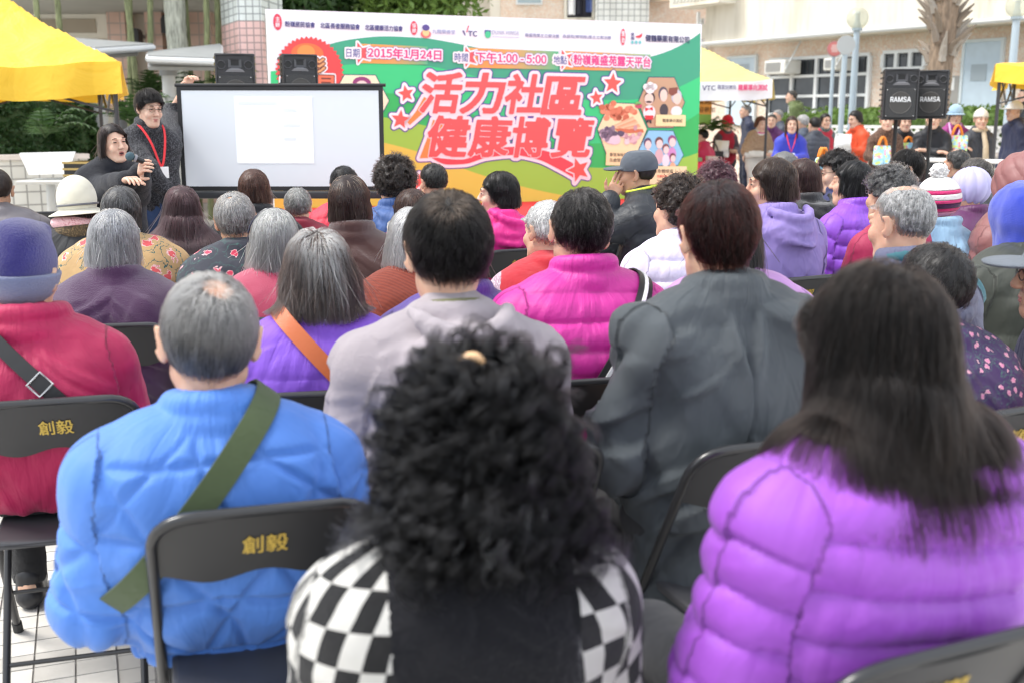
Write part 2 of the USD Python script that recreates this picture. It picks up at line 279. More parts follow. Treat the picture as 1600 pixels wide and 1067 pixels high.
for nm, z0, z1, mt in (('pink_tiles', 0, W(0, 33, YC)[2], 'pink'), ('white_tiles', W(0, 33, YC)[2] + .002, 12, 'white')):
    pl = Polygon([(b[0], YC), (c_[0], YC), (c_[0] + .1, YC + 1.), (a[0], YC + .9)])
    obj(nm, prism(pl, z1 - z0, trimesh.transformations.translation_matrix((0, 0, z0))), tilemat('column_' + mt, (.68, .45, .42) if mt == 'pink' else (.64, .68, .66), .10, .10, mortar=(.32, .24, .23) if mt == 'pink' else (.28, .30, .30), axes='wall', rot=.12, ms=.09), col, smooth=False)
for px, py, w_, h_, lab in ((258, 38, 13, 26, 'black horn loudspeaker hung on the pink pier'), (210, 55, 11, 20, 'black loudspeaker half hidden by palm stems')):
    t = thing('wall_speaker', lab, 'loudspeaker', W(px, py, YB - .9)); s_ = w_ / FPX * YB
    h2 = h_ / FPX * YB / 2
    obj('housing', prism(Polygon([(-s_ / 2, -h2), (s_ / 2, -h2), (s_ / 2, h2 * .5), (s_ * .3, h2 * .85), (0, h2), (-s_ * .3, h2 * .85), (-s_ / 2, h2 * .5)]), .25, frame((0, .25, 0), (1, 0, 0), (0, 0, 1))), plain('speaker_black', (.015, .015, .016), .5), t, smooth=False)
    obj('bracket', box((-.02, .25, -.03), (.02, .52, .03)), plain('bracket_grey', (.2, .2, .2), .5), t, smooth=False)
steel = plain('grey_paint', (.27, .28, .28), .45, var=.06); steel2 = plain('light_steel', (.55, .57, .58), .4)
def shelter(label, corners, colpx, Y, th=.10):
    t = thing('shelter', label, 'shelter')
    P = np.array([W(x, y, Yy) for x, y, Yy in corners]); up = np.array([0, 0, th])
    obj('roof', trimesh.convex.convex_hull(np.vstack([P, P + up])), steel, t, smooth=False)
    for i in range(4):
        q, r_ = P[i], P[(i + 1) % 4]; obj('edge_beam', cyl(q + (0, 0, th * .5), r_ + (0, 0, th * .5), .035, n=10), steel2, t, smooth=True)
    for k in np.linspace(.15, .85, 4): obj('rib', cyl(P[0] + (P[1] - P[0]) * k - (0, 0, .05), P[3] + (P[2] - P[3]) * k - (0, 0, .05), .045, n=6), steel, t)
    for x, r_ in colpx:
        q = W(x, 200, Y); zt = P[:, 2].mean(); obj('column', cyl((q[0], Y, 0), (q[0], Y, zt + .02), r_, n=20), plain('column_grey', (.50, .51, .50), .5, var=.05), t, smooth=True)
        obj('column_cap', cyl((q[0], Y, zt - .22), (q[0], Y, zt - .10), r_ + .03, n=20), steel, t, smooth=30)
shelter('grey flat roofed shelter behind the large yellow tent', [(60, 66, 17), (240, 80, 16), (150, 87, 14.5), (-60, 66, 14.5)], [(156, .12)], 15.5)
shelter('grey shelter roof on round column left of the loudspeakers', [(232, 100, 14), (232, 92, 16.5), (345, 80, 16.5), (345, 104, 14)], [(268, .085)], 15.)
# ------------------------------------------------------------------ planting
def leafmat(name, c1, c2):
    return graph('leaf_' + name, {'g': ('geometry', {}), 'r': ('rgb_ramp', {'ramp': [(0., c1), (1., c2)]}), 'p': ('principled_bsdf', {'roughness': .5}), 't': ('translucent_bsdf', {}), 'm': ('mix_closure', {'fac': .3})},
        [('g.random_per_island', 'r.fac'), ('r.color', 'p.base_color'), ('r.color', 't.color'), ('p.BSDF', 'm.closure1'), ('t.BSDF', 'm.closure2')], 'm.closure')
def leaves(centres, size, rng, aspect=.45, droop=.3):
    n = len(centres); d = rng.normal(size=(n, 3)); d[:, 2] -= droop; d /= np.linalg.norm(d, axis=1, keepdims=True)
    e = np.cross(d, rng.normal(size=(n, 3))); e /= np.linalg.norm(e, axis=1, keepdims=True); s = size * rng.uniform(.6, 1.3, (n, 1)); nn = np.cross(d, e)
    c = np.asarray(centres); v = np.stack([c - d * s * .5, c + e * s * aspect * .5 + nn * s * .06, c + d * s * .5, c - e * s * aspect * .5 + nn * s * .06], 1).reshape(-1, 3)
    i = np.arange(n)[:, None] * 4; return trimesh.Trimesh(v, np.vstack([i + [0, 1, 2], i + [0, 2, 3]]), process=False)
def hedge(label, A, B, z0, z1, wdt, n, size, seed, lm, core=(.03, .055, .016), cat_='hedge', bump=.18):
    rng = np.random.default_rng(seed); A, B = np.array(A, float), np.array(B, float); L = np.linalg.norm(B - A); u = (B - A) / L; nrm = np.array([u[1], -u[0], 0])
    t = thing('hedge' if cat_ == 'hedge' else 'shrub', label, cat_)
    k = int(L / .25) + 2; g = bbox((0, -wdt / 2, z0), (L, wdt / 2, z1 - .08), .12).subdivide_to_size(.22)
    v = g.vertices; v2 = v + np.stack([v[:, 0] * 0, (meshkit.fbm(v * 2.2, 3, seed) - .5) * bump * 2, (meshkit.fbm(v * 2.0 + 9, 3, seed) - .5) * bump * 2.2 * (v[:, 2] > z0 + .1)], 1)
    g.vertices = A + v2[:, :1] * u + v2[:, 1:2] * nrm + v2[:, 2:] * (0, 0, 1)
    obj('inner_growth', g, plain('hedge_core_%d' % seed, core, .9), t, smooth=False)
    p, fi = trimesh.sample.sample_surface(g, n, seed=seed); nr = g.face_normals[fi] if g.volume > 0 else -g.face_normals[fi]
    p = p + nr * (rng.uniform(-.02, .13, (n, 1)) * (.4 + 1.2 * meshkit.noise(p * 3.1, seed)[:, None]))
    obj('foliage', leaves(p, size, rng), lm, t, smooth=False)
    return t
lf_dark, lf_mid, lf_lime = leafmat('dark', (.03, .075, .018), (.09, .17, .045)), leafmat('mid', (.04, .09, .02), (.12, .20, .06)), leafmat('lime', (.13, .22, .04), (.30, .42, .10))
a, b = W(-60, 240, 14.3), W(118, 240, 15.2)
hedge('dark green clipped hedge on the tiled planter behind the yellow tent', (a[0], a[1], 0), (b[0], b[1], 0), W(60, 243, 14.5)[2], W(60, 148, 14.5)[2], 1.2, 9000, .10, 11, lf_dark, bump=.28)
q = W(112, 200, 15.0); hedge('rounded dark green bush at the end of the planter', (q[0] - .2, q[1] - .1, 0), (q[0] + .25, q[1], 0), W(0, 245, 14.2)[2], W(0, 168, 14.2)[2], .7, 3500, .10, 12, lf_mid, cat_='bush', bump=.3)
# tiled planter wall on the left
pw = tilemat('planter_tile', (.62, .61, .56), .16, .16, mortar=(.30, .29, .27), axes='wall', rot=.6, ms=.06)
a, b = W(-120, 240, 13.3), W(136, 240, 14.3); u = (b - a) / np.linalg.norm(b - a); zt = W(60, 243, 13.8)[2]
pl = thing('planter_wall', 'low planter wall of square white tiles with pale coping at left', 'wall')
MP = frame((a[0], a[1], 0), (u[0], u[1], 0), (-u[1], u[0], 0)); L = np.linalg.norm((b - a)[:2])
def tb(M, lo, hi, r=0): m_ = (bbox(lo, hi, r) if r else box(lo, hi)); m_.apply_transform(M); return m_
obj('wall', tb(MP, (0, 0, 0), (L, .25, zt - .06)), pw, pl, smooth=False); obj('coping', tb(MP, (-.02, -.03, zt - .059), (L + .02, .9, zt)), plain('coping_stone', (.62, .55, .50), .7, var=.08), pl, smooth=False)
def palm_trunk(label, px, py0, py1, Y, r0, r1, seed, lean=0, boots=0, col=(.30, .25, .19), fronds=0, name='palm_tree', catg='palm tree'):
    rng = np.random.default_rng(seed); t = thing(name, label, catg)
    b = W(px, 200, Y); zb, zt = 0, W(px, py0, Y)[2]; n = max(10, int((zt - zb) / .10)); s = np.linspace(0, 1, n)
    P = np.stack([b[0] + lean * s * (zt - zb), Y + 0 * s, zb + (zt - zb) * s], 1); rad = r0 + (r1 - r0) * s; rad = rad * (1 + .06 * (np.arange(n) % 2))
    tr = tube(P, rad, 14); tr.vertices[:, :2] += (meshkit.noise(tr.vertices * 9, seed)[:, None] - .5) * r0 * .25
    obj('trunk', tr, graph('bark_%d' % seed, {'g': ('geometry', {}), 'm': ('mapping', {'scale': (14, 14, 2.6)}), 'n': ('noise_texture', {'scale': 2., 'detail': 5.}), 'r': ('rgb_ramp', {'ramp': [(.3, tuple(np.array(col) * .5)), (.7, tuple(np.array(col) * 1.3))]}), 'b': ('bump', {'strength': .8, 'distance': .02}), 'p': ('principled_bsdf', {'roughness': .9})}, [('g.position', 'm.vector'), ('m.vector', 'n.vector'), ('n.fac', 'r.fac'), ('r.color', 'p.base_color'), ('n.fac', 'b.height'), ('b.normal', 'p.normal')], 'p.BSDF'), t, smooth=True)
    for k in range(boots):                                   # old leaf bases
        zt_ = min(zt, W(px, -60, Y)[2]); z = zt_ - (zt_ - W(px, py1, Y)[2]) * rng.uniform(0, .95); an = rng.uniform(0, 2 * PI); i = int(np.clip((z - zb) / (zt - zb) * (n - 1), 0, n - 1)); r_ = rad[i]
        o = np.array([P[i, 0] + r_ * .9 * math.cos(an), Y + r_ * .9 * math.sin(an), z]); d = np.array([math.cos(an) * .55, math.sin(an) * .55, 1.]); l = rng.uniform(.2, .45)
        obj('leaf_base', tube([o, o + d * l * .5, o + d * l + np.array([math.cos(an), math.sin(an), 0]) * .10], [.07, .05, .012], 5), plain('leaf_base_%d' % (k % 3), [(.26, .22, .18), (.20, .16, .12), (.34, .31, .27)][k % 3], .9), t, smooth=False)
    for k in range(fronds):
        an = 2 * PI * k / fronds + rng.uniform(-.2, .2); l = rng.uniform(1.3, 2.0); el = rng.uniform(.2, 1.0); o = P[-1]; m_ = 14; ss = np.linspace(0, 1, m_)
        rp = o + np.stack([math.cos(an) * l * ss * math.cos(el), math.sin(an) * l * ss * math.cos(el), l * ss * math.sin(el) - 1.1 * l * ss ** 2 * .6], 1)
        lv = [tube(rp, np.linspace(.02, .005, m_), 4)]
        for q in range(2, m_):
            for sd in (-1, 1):
                for h in (0, .5):
                    c0 = rp[q] - (rp[q] - rp[q - 1]) * h; side = np.array([-math.sin(an), math.cos(an), 0]) * sd; w_ = .42 * (1 - .6 * abs(ss[q] - .45)); tip = c0 + side * w_ + (rp[q] - rp[q - 1]) * 1.5 - np.array([0, 0, .12])
                    lv.append(trimesh.Trimesh([c0, c0 + (rp[q] - rp[q - 1]) * .35, tip], [[0, 1, 2]], process=False))
        obj('frond', cat(*lv), lf_mid, t, smooth=False)
    return t
palm_trunk('thick palm trunk with shaggy fibrous leaf bases above the right loudspeakers', 1463, -330, 108, 19.0, .155, .25, 21, boots=46, col=(.24, .18, .13), fronds=16)
palm_trunk('smooth pale grey palm trunk left of the projection screen', 284, -260, 100, 17.5, .13, .17, 22, col=(.42, .43, .36), fronds=12)
for k, (px, ln, lab) in enumerate(((70, .01, 'thin green palm stem above the yellow tent'), (105, .0, 'second thin palm stem above the shelter roof'), (203, .06, 'slender leaning palm stem left of the grey palm'), (222, -.05, 'slender stem crossing before the hanging loudspeaker'), (236, .05, 'slender stem leaning over the second shelter'), (304, -.02, 'thin ringed palm stem right of the grey palm'), (326, .03, 'slim leaning stem beside the tiled column'), (345, .02, 'slim upright stem close to the tiled column'))):
    palm_trunk(lab, px - 6 * ln * 20, -300, 60, 17.2 + .3 * (k % 3), .045, .04, 30 + k, lean=ln, col=(.20, .22, .11), fronds=7, name='slender_palm', catg='palm')
def fern(label, px, py, Y, n, l, seed, lm=None):
    rng = np.random.default_rng(seed); t = thing('shrub', label, 'shrub'); b = W(px, py, Y); b[2] = max(b[2], 0)
    for k in range(n):
        an = rng.uniform(0, 2 * PI); el = rng.uniform(.5, 1.4); L_ = l * rng.uniform(.6, 1.1); m_ = 9; ss = np.linspace(0, 1, m_); rp = b + np.stack([math.cos(an) * L_ * ss * math.cos(el), math.sin(an) * L_ * ss * math.cos(el), L_ * ss * math.sin(el) - .5 * L_ * ss ** 2], 1)
        lv = [tube(rp, np.linspace(.012, .004, m_), 4)]
        for q in range(1, m_):
            for sd in (-1, 1):
                side = np.array([-math.sin(an), math.cos(an), 0]) * sd; lv.append(trimesh.Trimesh([rp[q], rp[q] + (rp[q] - rp[q - 1]) * .5, rp[q] + side * .28 * (1.1 - ss[q]) * l + (rp[q] - rp[q - 1]) * 1.2 - (0, 0, .04)], [[0, 1, 2]], process=False))
        obj('frond', cat(*lv), lm or lf_mid, t, smooth=False)
for k, (px, py, Y, n, l, lab) in enumerate(((70, 215, 13.9, 12, .9, 'feathery palm shrub hanging over the planter'), (205, 195, 14.6, 16, 1.1, 'leafy palm shrub behind the man with glasses'), (330, 150, 16, 14, 1.0, 'palm shrub behind the left loudspeaker'), (235, 160, 16.4, 14, 1., 'palm shrub under the second shelter'))): fern(lab, px, py, Y, n, l, 50 + k)
def tree(label, px, py, Y, rx, rz, n, seed, lm):
    rng = np.random.default_rng(seed); t = thing('tree', label, 'tree'); c = W(px, py, Y)
    obj('trunk', tube([(c[0], Y, 0), (c[0] + .1, Y, c[2] * .5), (c[0], Y, c[2])], [.16, .12, .06], 9), plain('tree_bark', (.16, .12, .09), .9), t, smooth=True)
    for k in range(5): a = rng.uniform(0, 2 * PI); obj('limb', tube([(c[0], Y, c[2] - rz * .7), (c[0] + rx * .4 * math.cos(a), Y + rx * .4 * math.sin(a), c[2]), (c[0] + rx * .8 * math.cos(a), Y + rx * .8 * math.sin(a), c[2] + rz * .4)], [.07, .05, .02], 6), plain('tree_bark', (.16, .12, .09), .9), t)
    cl = rng.normal(size=(60, 3)); cl /= np.linalg.norm(cl, axis=1, keepdims=True); cl = cl * rng.uniform(.4, 1, (60, 1)) * (rx, rx, rz); p = cl[rng.integers(60, size=n)] + rng.normal(size=(n, 3)) * .22
    obj('crown', leaves(p + c, .16, rng), lm, t, smooth=False)
tree('leafy green tree rising behind the banner', 655, -20, 19, 1.0, .75, 9000, 61, lf_lime); tree('small tree with thin foliage behind the left end of the banner', 520, -25, 20, 1.0, .8, 6000, 62, lf_mid); tree('tree with pale green leaves between the column and the banner', 450, 40, 18.5, .45, 1.2, 3500, 63, lf_mid)
# right: hedge, lattice fence and tiled planter along the flats
def along(px, off): s, z = onwall(px, 200, off); return WA + WE * s + WN * off
a, b = along(1225, 1.6), along(1760, 1.6); zp = onwall(1450, 196, 1.9)[1]
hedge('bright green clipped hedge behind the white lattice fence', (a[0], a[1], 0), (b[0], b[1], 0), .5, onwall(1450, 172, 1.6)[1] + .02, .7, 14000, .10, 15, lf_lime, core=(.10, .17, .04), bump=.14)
lat_m = plain('lattice_white', (.78, .78, .76), .5)
fr0, fr1 = onwall(1290, 200, 2.2)[0], onwall(1720, 200, 2.2)[0]; zt, zb_ = onwall(1450, 197, 2.2)[1], onwall(1450, 236, 2.2)[1]
np_ = 6
for k in range(np_):
    t = thing('lattice_panel', ['white lattice panel nearest the banner', 'white lattice panel behind the man in orange', 'white lattice panel behind the right loudspeakers', 'white lattice panel behind the woman in purple', 'white lattice panel beside the tent leg', 'white lattice panel at the right edge'][k], 'fence panel')
    x0, x1 = fr0 + (fr1 - fr0) * k / np_ + .01, fr0 + (fr1 - fr0) * (k + 1) / np_ - .01
    obj('panel_frame', cat(wbox(x0, x1, zt - .05, zt, 2.16, 2.20), wbox(x0, x1, zb_, zb_ + .05, 2.16, 2.20), wbox(x0, x0 + .05, zb_ + .051, zt - .051, 2.16, 2.20), wbox(x1 - .05, x1, zb_ + .051, zt - .051, 2.16, 2.20)), lat_m, t, smooth=False)
    ms = []; h_ = zt - zb_; st = .17
    for sgn in (-1, 1):
        for c in np.arange(x0 - h_, x1 + h_, st):
            a_, b_ = (c, zb_ + .03), (c + h_ * 1., zt - .03)
            if sgn < 0: a_, b_ = (c, zt - .03), (c + h_, zb_ + .03)
            ln = LineString([a_, b_]).intersection(sbox(x0 + .02, zb_ + .02, x1 - .02, zt - .02))
            if ln.length > .05:
                (p0, q0), (p1, q1) = list(ln.coords)[0], list(ln.coords)[-1]; y = 2.175 if sgn > 0 else 2.187
                u = np.array([p1 - p0, 0, q1 - q0]); u /= np.linalg.norm(u); v_ = np.array([-u[2], 0, u[0]]) * .022
                c0, c1 = np.array([p0, y, q0]), np.array([p1, y, q1]); hx = np.array([0, .005, 0]); m_ = trimesh.convex.convex_hull(np.array([c0 - v_ - hx, c0 + v_ - hx, c1 - v_ - hx, c1 + v_ - hx, c0 - v_ + hx, c0 + v_ + hx, c1 - v_ + hx, c1 + v_ + hx])); m_.apply_transform(MW); ms.append(m_)
    obj('lattice', cat(*ms), lat_m, t, smooth=False)
pl = thing('planter_wall', 'long low white tiled planter wall under the lattice fence', 'wall')
obj('wall', wbox(onwall(1180, 200, 1.9)[0], fr1, 0, zb_ - .07, 1.2, 2.25), tilemat('planter_tile2', (.64, .64, .61), .14, .14, mortar=(.38, .38, .37), axes='wall', rot=WANG, ms=.06), pl, smooth=False)
obj('coping', wbox(onwall(1180, 200, 1.9)[0] - .03, fr1, zb_ - .069, zb_ - .005, 1.15, 2.32), plain('coping_stone', (.62, .55, .50), .7, var=.08), pl, smooth=False)
# lamps and signs
post = plain('post_blue', (.36, .44, .50), .45)
for px, py, Y, rr, lab in ((1340, 29, 20.5, 16, 'globe street lamp on blue grey post left of the loudspeakers'), (1590, 10, 17.5, 17, 'globe street lamp at the upper right corner')):
    t = thing('street_lamp', lab, 'street lamp', (W(px, py, Y)[0], Y, 0)); z = W(px, py, Y)[2]; r_ = rr / FPX * Y
    obj('post', cyl((0, 0, 0), (0, 0, z - r_), .075, .055, n=14), post, t, smooth=True)
    obj('globe', ball((0, 0, z), r_, 3), graph('globe_glass', {'t': ('transparent_bsdf', {'color': (.86, .88, .84)}), 'g': ('principled_bsdf', {'base_color': (.62, .62, .52), 'roughness': .15}), 'f': ('layer_weight', {'blend': .35}), 'm': ('mix_closure', {}), 'a': ('math', {'math_type': 'multiply_add', 'value2': .6, 'value3': .22})}, [('f.facing', 'a.value1'), ('a.value', 'm.fac'), ('t.BSDF', 'm.closure1'), ('g.BSDF', 'm.closure2')], 'm.closure'), t, smooth=True)
    obj('lamp_fitting', cat(cyl((0, 0, z - r_), (0, 0, z - r_ * .35), r_ * .42, r_ * .3, n=14), cyl((0, 0, z - r_ * .35), (0, 0, z + r_ * .4), r_ * .24, r_ * .2, n=14), ball((0, 0, z + r_ * .4), r_ * .26)), plain('fitting_grey', (.42, .46, .46), .5), t, smooth=30)
    obj('collar_ring', cyl((0, 0, z - r_ * 1.12), (0, 0, z - r_ * .9), r_ * .5, n=16), post, t, smooth=30)
for px, py, Y, rr, lab, red in ((1304, 77, 20.8, 11.5, 'round red prohibition sign on a thin grey post', 1), (1322, 71, 20.2, 14, 'back of a round grey white sign on a blue post', 0)):
    t = thing('road_sign', lab, 'sign', (W(px, py, Y)[0], Y, 0)); z = W(px, py, Y)[2]; r_ = rr / FPX * Y
    obj('post', cyl((0, .04, 0), (0, .04, z + r_ * .3), .05 if not red else .035, n=12), post, t, smooth=True)
    d = obj('disc', cyl((0, -.01, z), (0, .004, z), r_, n=36), plain('sign_pale', (.42, .45, .46), .4) if not red else plain('sign_rim', (.45, .20, .20), .4), t, smooth=30)
    if red:
        obj('sign_face', cyl((0, -.016, z), (0, -.0105, z), r_ * .86, n=36), plain('sign_red', (.62, .20, .19), .4), d, smooth=30)
        for k, (zz, wd) in enumerate(((.38, .9), (.05, 1.15), (-.28, .9))): obj('sign_text', box((-r_ * wd * .45, -.019, z + zz * r_ - .022), (r_ * wd * .45, -.0165, z + zz * r_ + .022)), plain('sign_print', (.72, .45, .42), .5), d, smooth=False)
# ------------------------------------------------------------------ the stage and its printed backdrop
BA, BB = W(423, 185, 11.2), W(1092, 185, 13.0); BA[2] = BB[2] = 0; BE = (BB - BA) / np.linalg.norm(BB - BA); BN = np.array([BE[1], -BE[0], 0]); BW = np.linalg.norm(BB - BA)
def onb(px, py):
    d = ray(px, py); o = np.array([0, 0, EYE]); t = ((BA - o) @ BN) / (d @ BN); p = o + d * t; return ((p - BA) @ BE, p[2])
MB = np.eye(4); MB[:3, 0], MB[:3, 1], MB[:3, 2], MB[:3, 3] = BE, (0, 0, 1), BN, BA
BZ1, BZ0 = onb(423, 12)[1], .50
BZ1 = (onb(423, 12.5)[1] + onb(1092, 40.5)[1]) / 2
ban = thing('event_banner', 'wide green and white printed event backdrop with large red Chinese lettering', 'banner')
def bsheet(name, poly, z0, z1, mat, parent=None, **k):
    m_ = prism(poly, z1 - z0); m_.apply_translation((0, 0, z0)); m_.apply_transform(MB)
    return obj(name, m_, mat, parent or ban, smooth=False, **k)
bfull = sbox(0, BZ0, BW, BZ1)
def ink(c, rough=.38): return plain('ink_%02x%02x%02x' % tuple(c), tuple(np.array(lin(*c)) * .82), rough)
bsheet('board', bfull, -.05, 0., ink((250, 250, 255)))
for k in range(5): bsheet('support_post', sbox(BW * k / 4.02, .0, BW * k / 4.02 + .04, BZ1 - .05), -.10, -.052, plain('steel', (.55, .55, .55), .25, 1.))
LV = [0.]
def P2(pts): return [onb(*p) for p in pts]
def smoothpts(pts, n=60):
    from scipy.interpolate import PchipInterpolator
    p = np.array(pts, float); o = np.argsort(p[:, 0]); p = p[o]; x = np.linspace(p[0, 0], p[-1, 0], n); return list(zip(x, PchipInterpolator(p[:, 0], p[:, 1])(x)))
def sheet(name, poly, c, parent=None, lev=None):
    lev = LV[0] if lev is None else lev
    poly = poly.buffer(0).intersection(bfull)
    if poly.is_empty: return None
    return bsheet(name, poly, lev + .0002, lev + .0012, c if not isinstance(c, tuple) else ink(c), parent)
def lvl(): LV[0] += .0014
def fade(name, c1, c2, x0, x1):
    a, b = onb(x0, 90), onb(x1, 90); p0, p1 = BA + BE * a[0], BA + BE * b[0]; d = (p1 - p0); L2 = d @ d
    return graph(name, {'g': ('geometry', {}), 's': ('vector_math', {'math_type': 'subtract', 'vector2': tuple(p0)}), 'd': ('vector_math', {'math_type': 'dot_product', 'vector2': tuple(d / L2)}), 'r': ('rgb_ramp', {'ramp': [(.15, tuple(np.array(lin(*c1)) * .82)), (1., tuple(np.array(lin(*c2)) * .82))]}), 'p': ('principled_bsdf', {'roughness': .38})},
        [('g.position', 's.vector1'), ('s.vector', 'd.vector1'), ('d.value', 'r.fac'), ('r.color', 'p.base_color')], 'p.BSDF')
# waves
bands = [((66, 172, 134), [(423, 140), (470, 92), (505, 73), (550, 62), (600, 57.5), (660, 60), (700, 66), (740, 74), (790, 84), (840, 93), (890, 99), (950, 100), (1000, 93), (1040, 82), (1070, 68), (1094, 52)]),
         ((60, 214, 132), [(423, 112), (480, 108), (540, 102), (600, 99), (660, 103), (720, 114), (790, 134), (850, 147), (920, 157), (980, 157), (1040, 144), (1094, 120)]),
         ((54, 190, 96), [(423, 205), (560, 150), (600, 146), (700, 165), (800, 205), (900, 225), (990, 222), (1094, 176)]),
         ((160, 208, 76), [(423, 170), (560, 178), (600, 184), (660, 196), (740, 219), (820, 243), (880, 257), (940, 263), (1000, 262), (1050, 252), (1094, 238)]),
         ((228, 206, 86), [(423, 210), (560, 216), (610, 226), (660, 240), (740, 270), (800, 288), (860, 302), (920, 312), (985, 317), (1094, 330)])]
g_parts = []
for c, pts in bands:
    lvl(); q = smoothpts(pts); sheet('green_wave', Polygon(P2(q) + [onb(1094, 420), onb(423, 420)]), c)
lvl()
# lettering: a text laid into a quadrangle of the board
def fit(g, ll, lr, ul, shear=0.):
    b = g.bounds; g = affinity.translate(g, -b[0], -b[1]); b = g.bounds
    if shear: g = affinity.affine_transform(g, [1, shear, 0, 1, 0, 0]); b = g.bounds
    o, x, y = (np.array(onb(*p)) for p in (ll, lr, ul)); ex, ey = (x - o) / b[2], (y - o) / b[3]
    return affinity.affine_transform(g, [ex[0], ey[0], ex[1], ey[1], o[0], o[1]])
PXM = onb(801, 100)[0] - onb(800, 100)[0]
def text(s, ll, lr, h, c, bold=1, outs=(), shear=0., name='printed_text'):
    g = fit(glyphs(s, 1., bold), ll, lr, (ll[0], ll[1] - h), shear)
    l0 = LV[0]
    for w, oc in outs: sheet('text_outline', g.buffer(w * PXM), oc, lev=l0); l0 += .0014
    return sheet(name, g, c, lev=l0)
navy, magenta, wht, purp = (70, 66, 130), (232, 70, 140), (255, 250, 252), (88, 66, 160)
def oval(px, py, rx, ry, s, c=(226, 66, 92)):
    o = np.array(onb(px, py)); sheet('seal_oval', affinity.scale(Point(*o).buffer(1., 24), rx * PXM, ry * PXM), c); t_ = LV[0]; LV[0] += .0014
    for k, ch in enumerate(s): n_ = len(s); y = py + (k - (n_ - 1) / 2) * ry * 1.7 / n_; hh = ry * 1.5 / n_; text(ch, (px - rx * .6, y + hh / 2), (px + rx * .6, y + hh / 2), hh, wht, 1)
    LV[0] = t_
oval(433.5, 35, 5.6, 10.5, '主辦'); text('粉嶺居民協會', (445, 42.5), (492, 44.5), 9.2, navy, 2); text('北區長者服務協會', (500, 45), (562, 47.5), 9.2, navy, 2); text('北區健康活力協會', (570, 48), (629, 50), 9, navy, 2)
oval(646.5, 44.5, 5, 9.5, '協辦')
def blob(name, px, py, rx, ry, c): sheet(name, affinity.scale(Point(*onb(px, py)).buffer(1., 24), rx * PXM, ry * PXM), c)
blob('logo_mark', 665, 54, 7.5, 5.6, (236, 120, 120)); lvl(); blob('logo_mark', 665, 51.5, 5, 5, (252, 214, 150)); lvl(); blob('logo_mark', 665, 44, 5.2, 4.2, (92, 76, 150)); LV[0] -= .0028
text('九龍樂善堂', (675, 53), (711, 54.5), 7, (176, 180, 214), 1)
sheet('logo_mark', Polygon(P2([(722, 48.5), (724.6, 48.2), (727, 55), (726, 57)])), navy); sheet('logo_mark', Polygon(P2([(728, 51), (731, 40.5), (732.6, 41), (729.4, 51.4)])), (224, 92, 110)); text('TC', (731, 57.2), (745.5, 57.9), 8.6, navy, 2)
sheet('logo_mark', Polygon(P2([(757, 47.5), (766.5, 48), (766.5, 54), (757, 53.5)])), (78, 96, 150)); lvl(); blob('logo_mark', 761.8, 55, 4.4, 4.8, (76, 208, 150)); LV[0] -= .0014
text('DUNK HINGE', (768.5, 54.2), (811, 55.6), 6.6, (168, 174, 204), 0); sheet('logo_rule', Polygon(P2([(769, 57.4), (811, 59), (811, 59.8), (769, 58.2)])), (190, 194, 220))
text('雍盛苑業主立案法團', (820, 58.4), (873, 60.6), 6.2, (150, 152, 186), 1); text('昌盛苑(華明路)業主立案法團', (879, 60.6), (954, 63), 6.2, (150, 152, 186), 1)
oval(973, 58.5, 4, 12, '贊助')
text('健', (985.5, 57), (990.5, 57.2), 5.4, navy, 1); text('鶴', (985.5, 63), (990.5, 63.2), 5.4, navy, 1); sheet('logo_mark', Polygon(P2([(993, 57), (998, 56), (1003.5, 52), (1002, 58), (999.5, 60), (993.5, 59.6)])), (226, 70, 84))
for k in range(3): blob('logo_mark', 987.5 + 6 * k, 67, 2.2, 2.6, (120, 206, 206))
text('健鶴藥業有限公司', (1008, 65.6), (1076.5, 68.5), 11, (62, 62, 104), 2)
# date, time and place on orange bars
for x0, x1, yt, yb, lab, lx, tx0, tx1, s in ((558, 668, 69, 99, '日期', 540.5, 574, 689, '2015年1月24日'), (726, 872, 75, 106, '時間', 709.5, 742, 853, '下午1:00 - 5:00'), (876, 1016, 80, 109, '地點', 864, 895, 1015.5, '粉嶺雍盛苑露天平台')):
    l0 = LV[0]; d = (x1 - x0) * .042
    sheet('orange_bar', Polygon(P2([(x0, yt), (x1, yt + d), (x1, yb + d * .6), (x0, yb)])), fade('bar_%d' % x0, (255, 164, 84), (92, 190, 140) if x0 < 800 else (150, 205, 150), x0 + 30, x1)); lvl()
    c0 = np.array(onb(x0 + 5.5, (yt + yb) / 2 - .5)); st = star(*c0, 15 * PXM, rot=PI, inner=.45); sheet('star', st.buffer(2.4 * PXM), wht); lvl(); sheet('star', st, (240, 92, 96)); lvl()
    yb_ = yb - 8 if x0 < 870 else yb - 7
    text(lab, (lx, yb_ - .8), (lx + 21, yb_ - .2), 14, (84, 96, 160), 1, outs=((2.4, wht),)); LV[0] += .0014
    text(s, (tx0, yb_ + .2), (tx1, yb_ + .2 + (tx1 - tx0) * .034), 17, magenta, 3, outs=((2.6, (150, 112, 190)), (1.9, wht))); LV[0] = l0
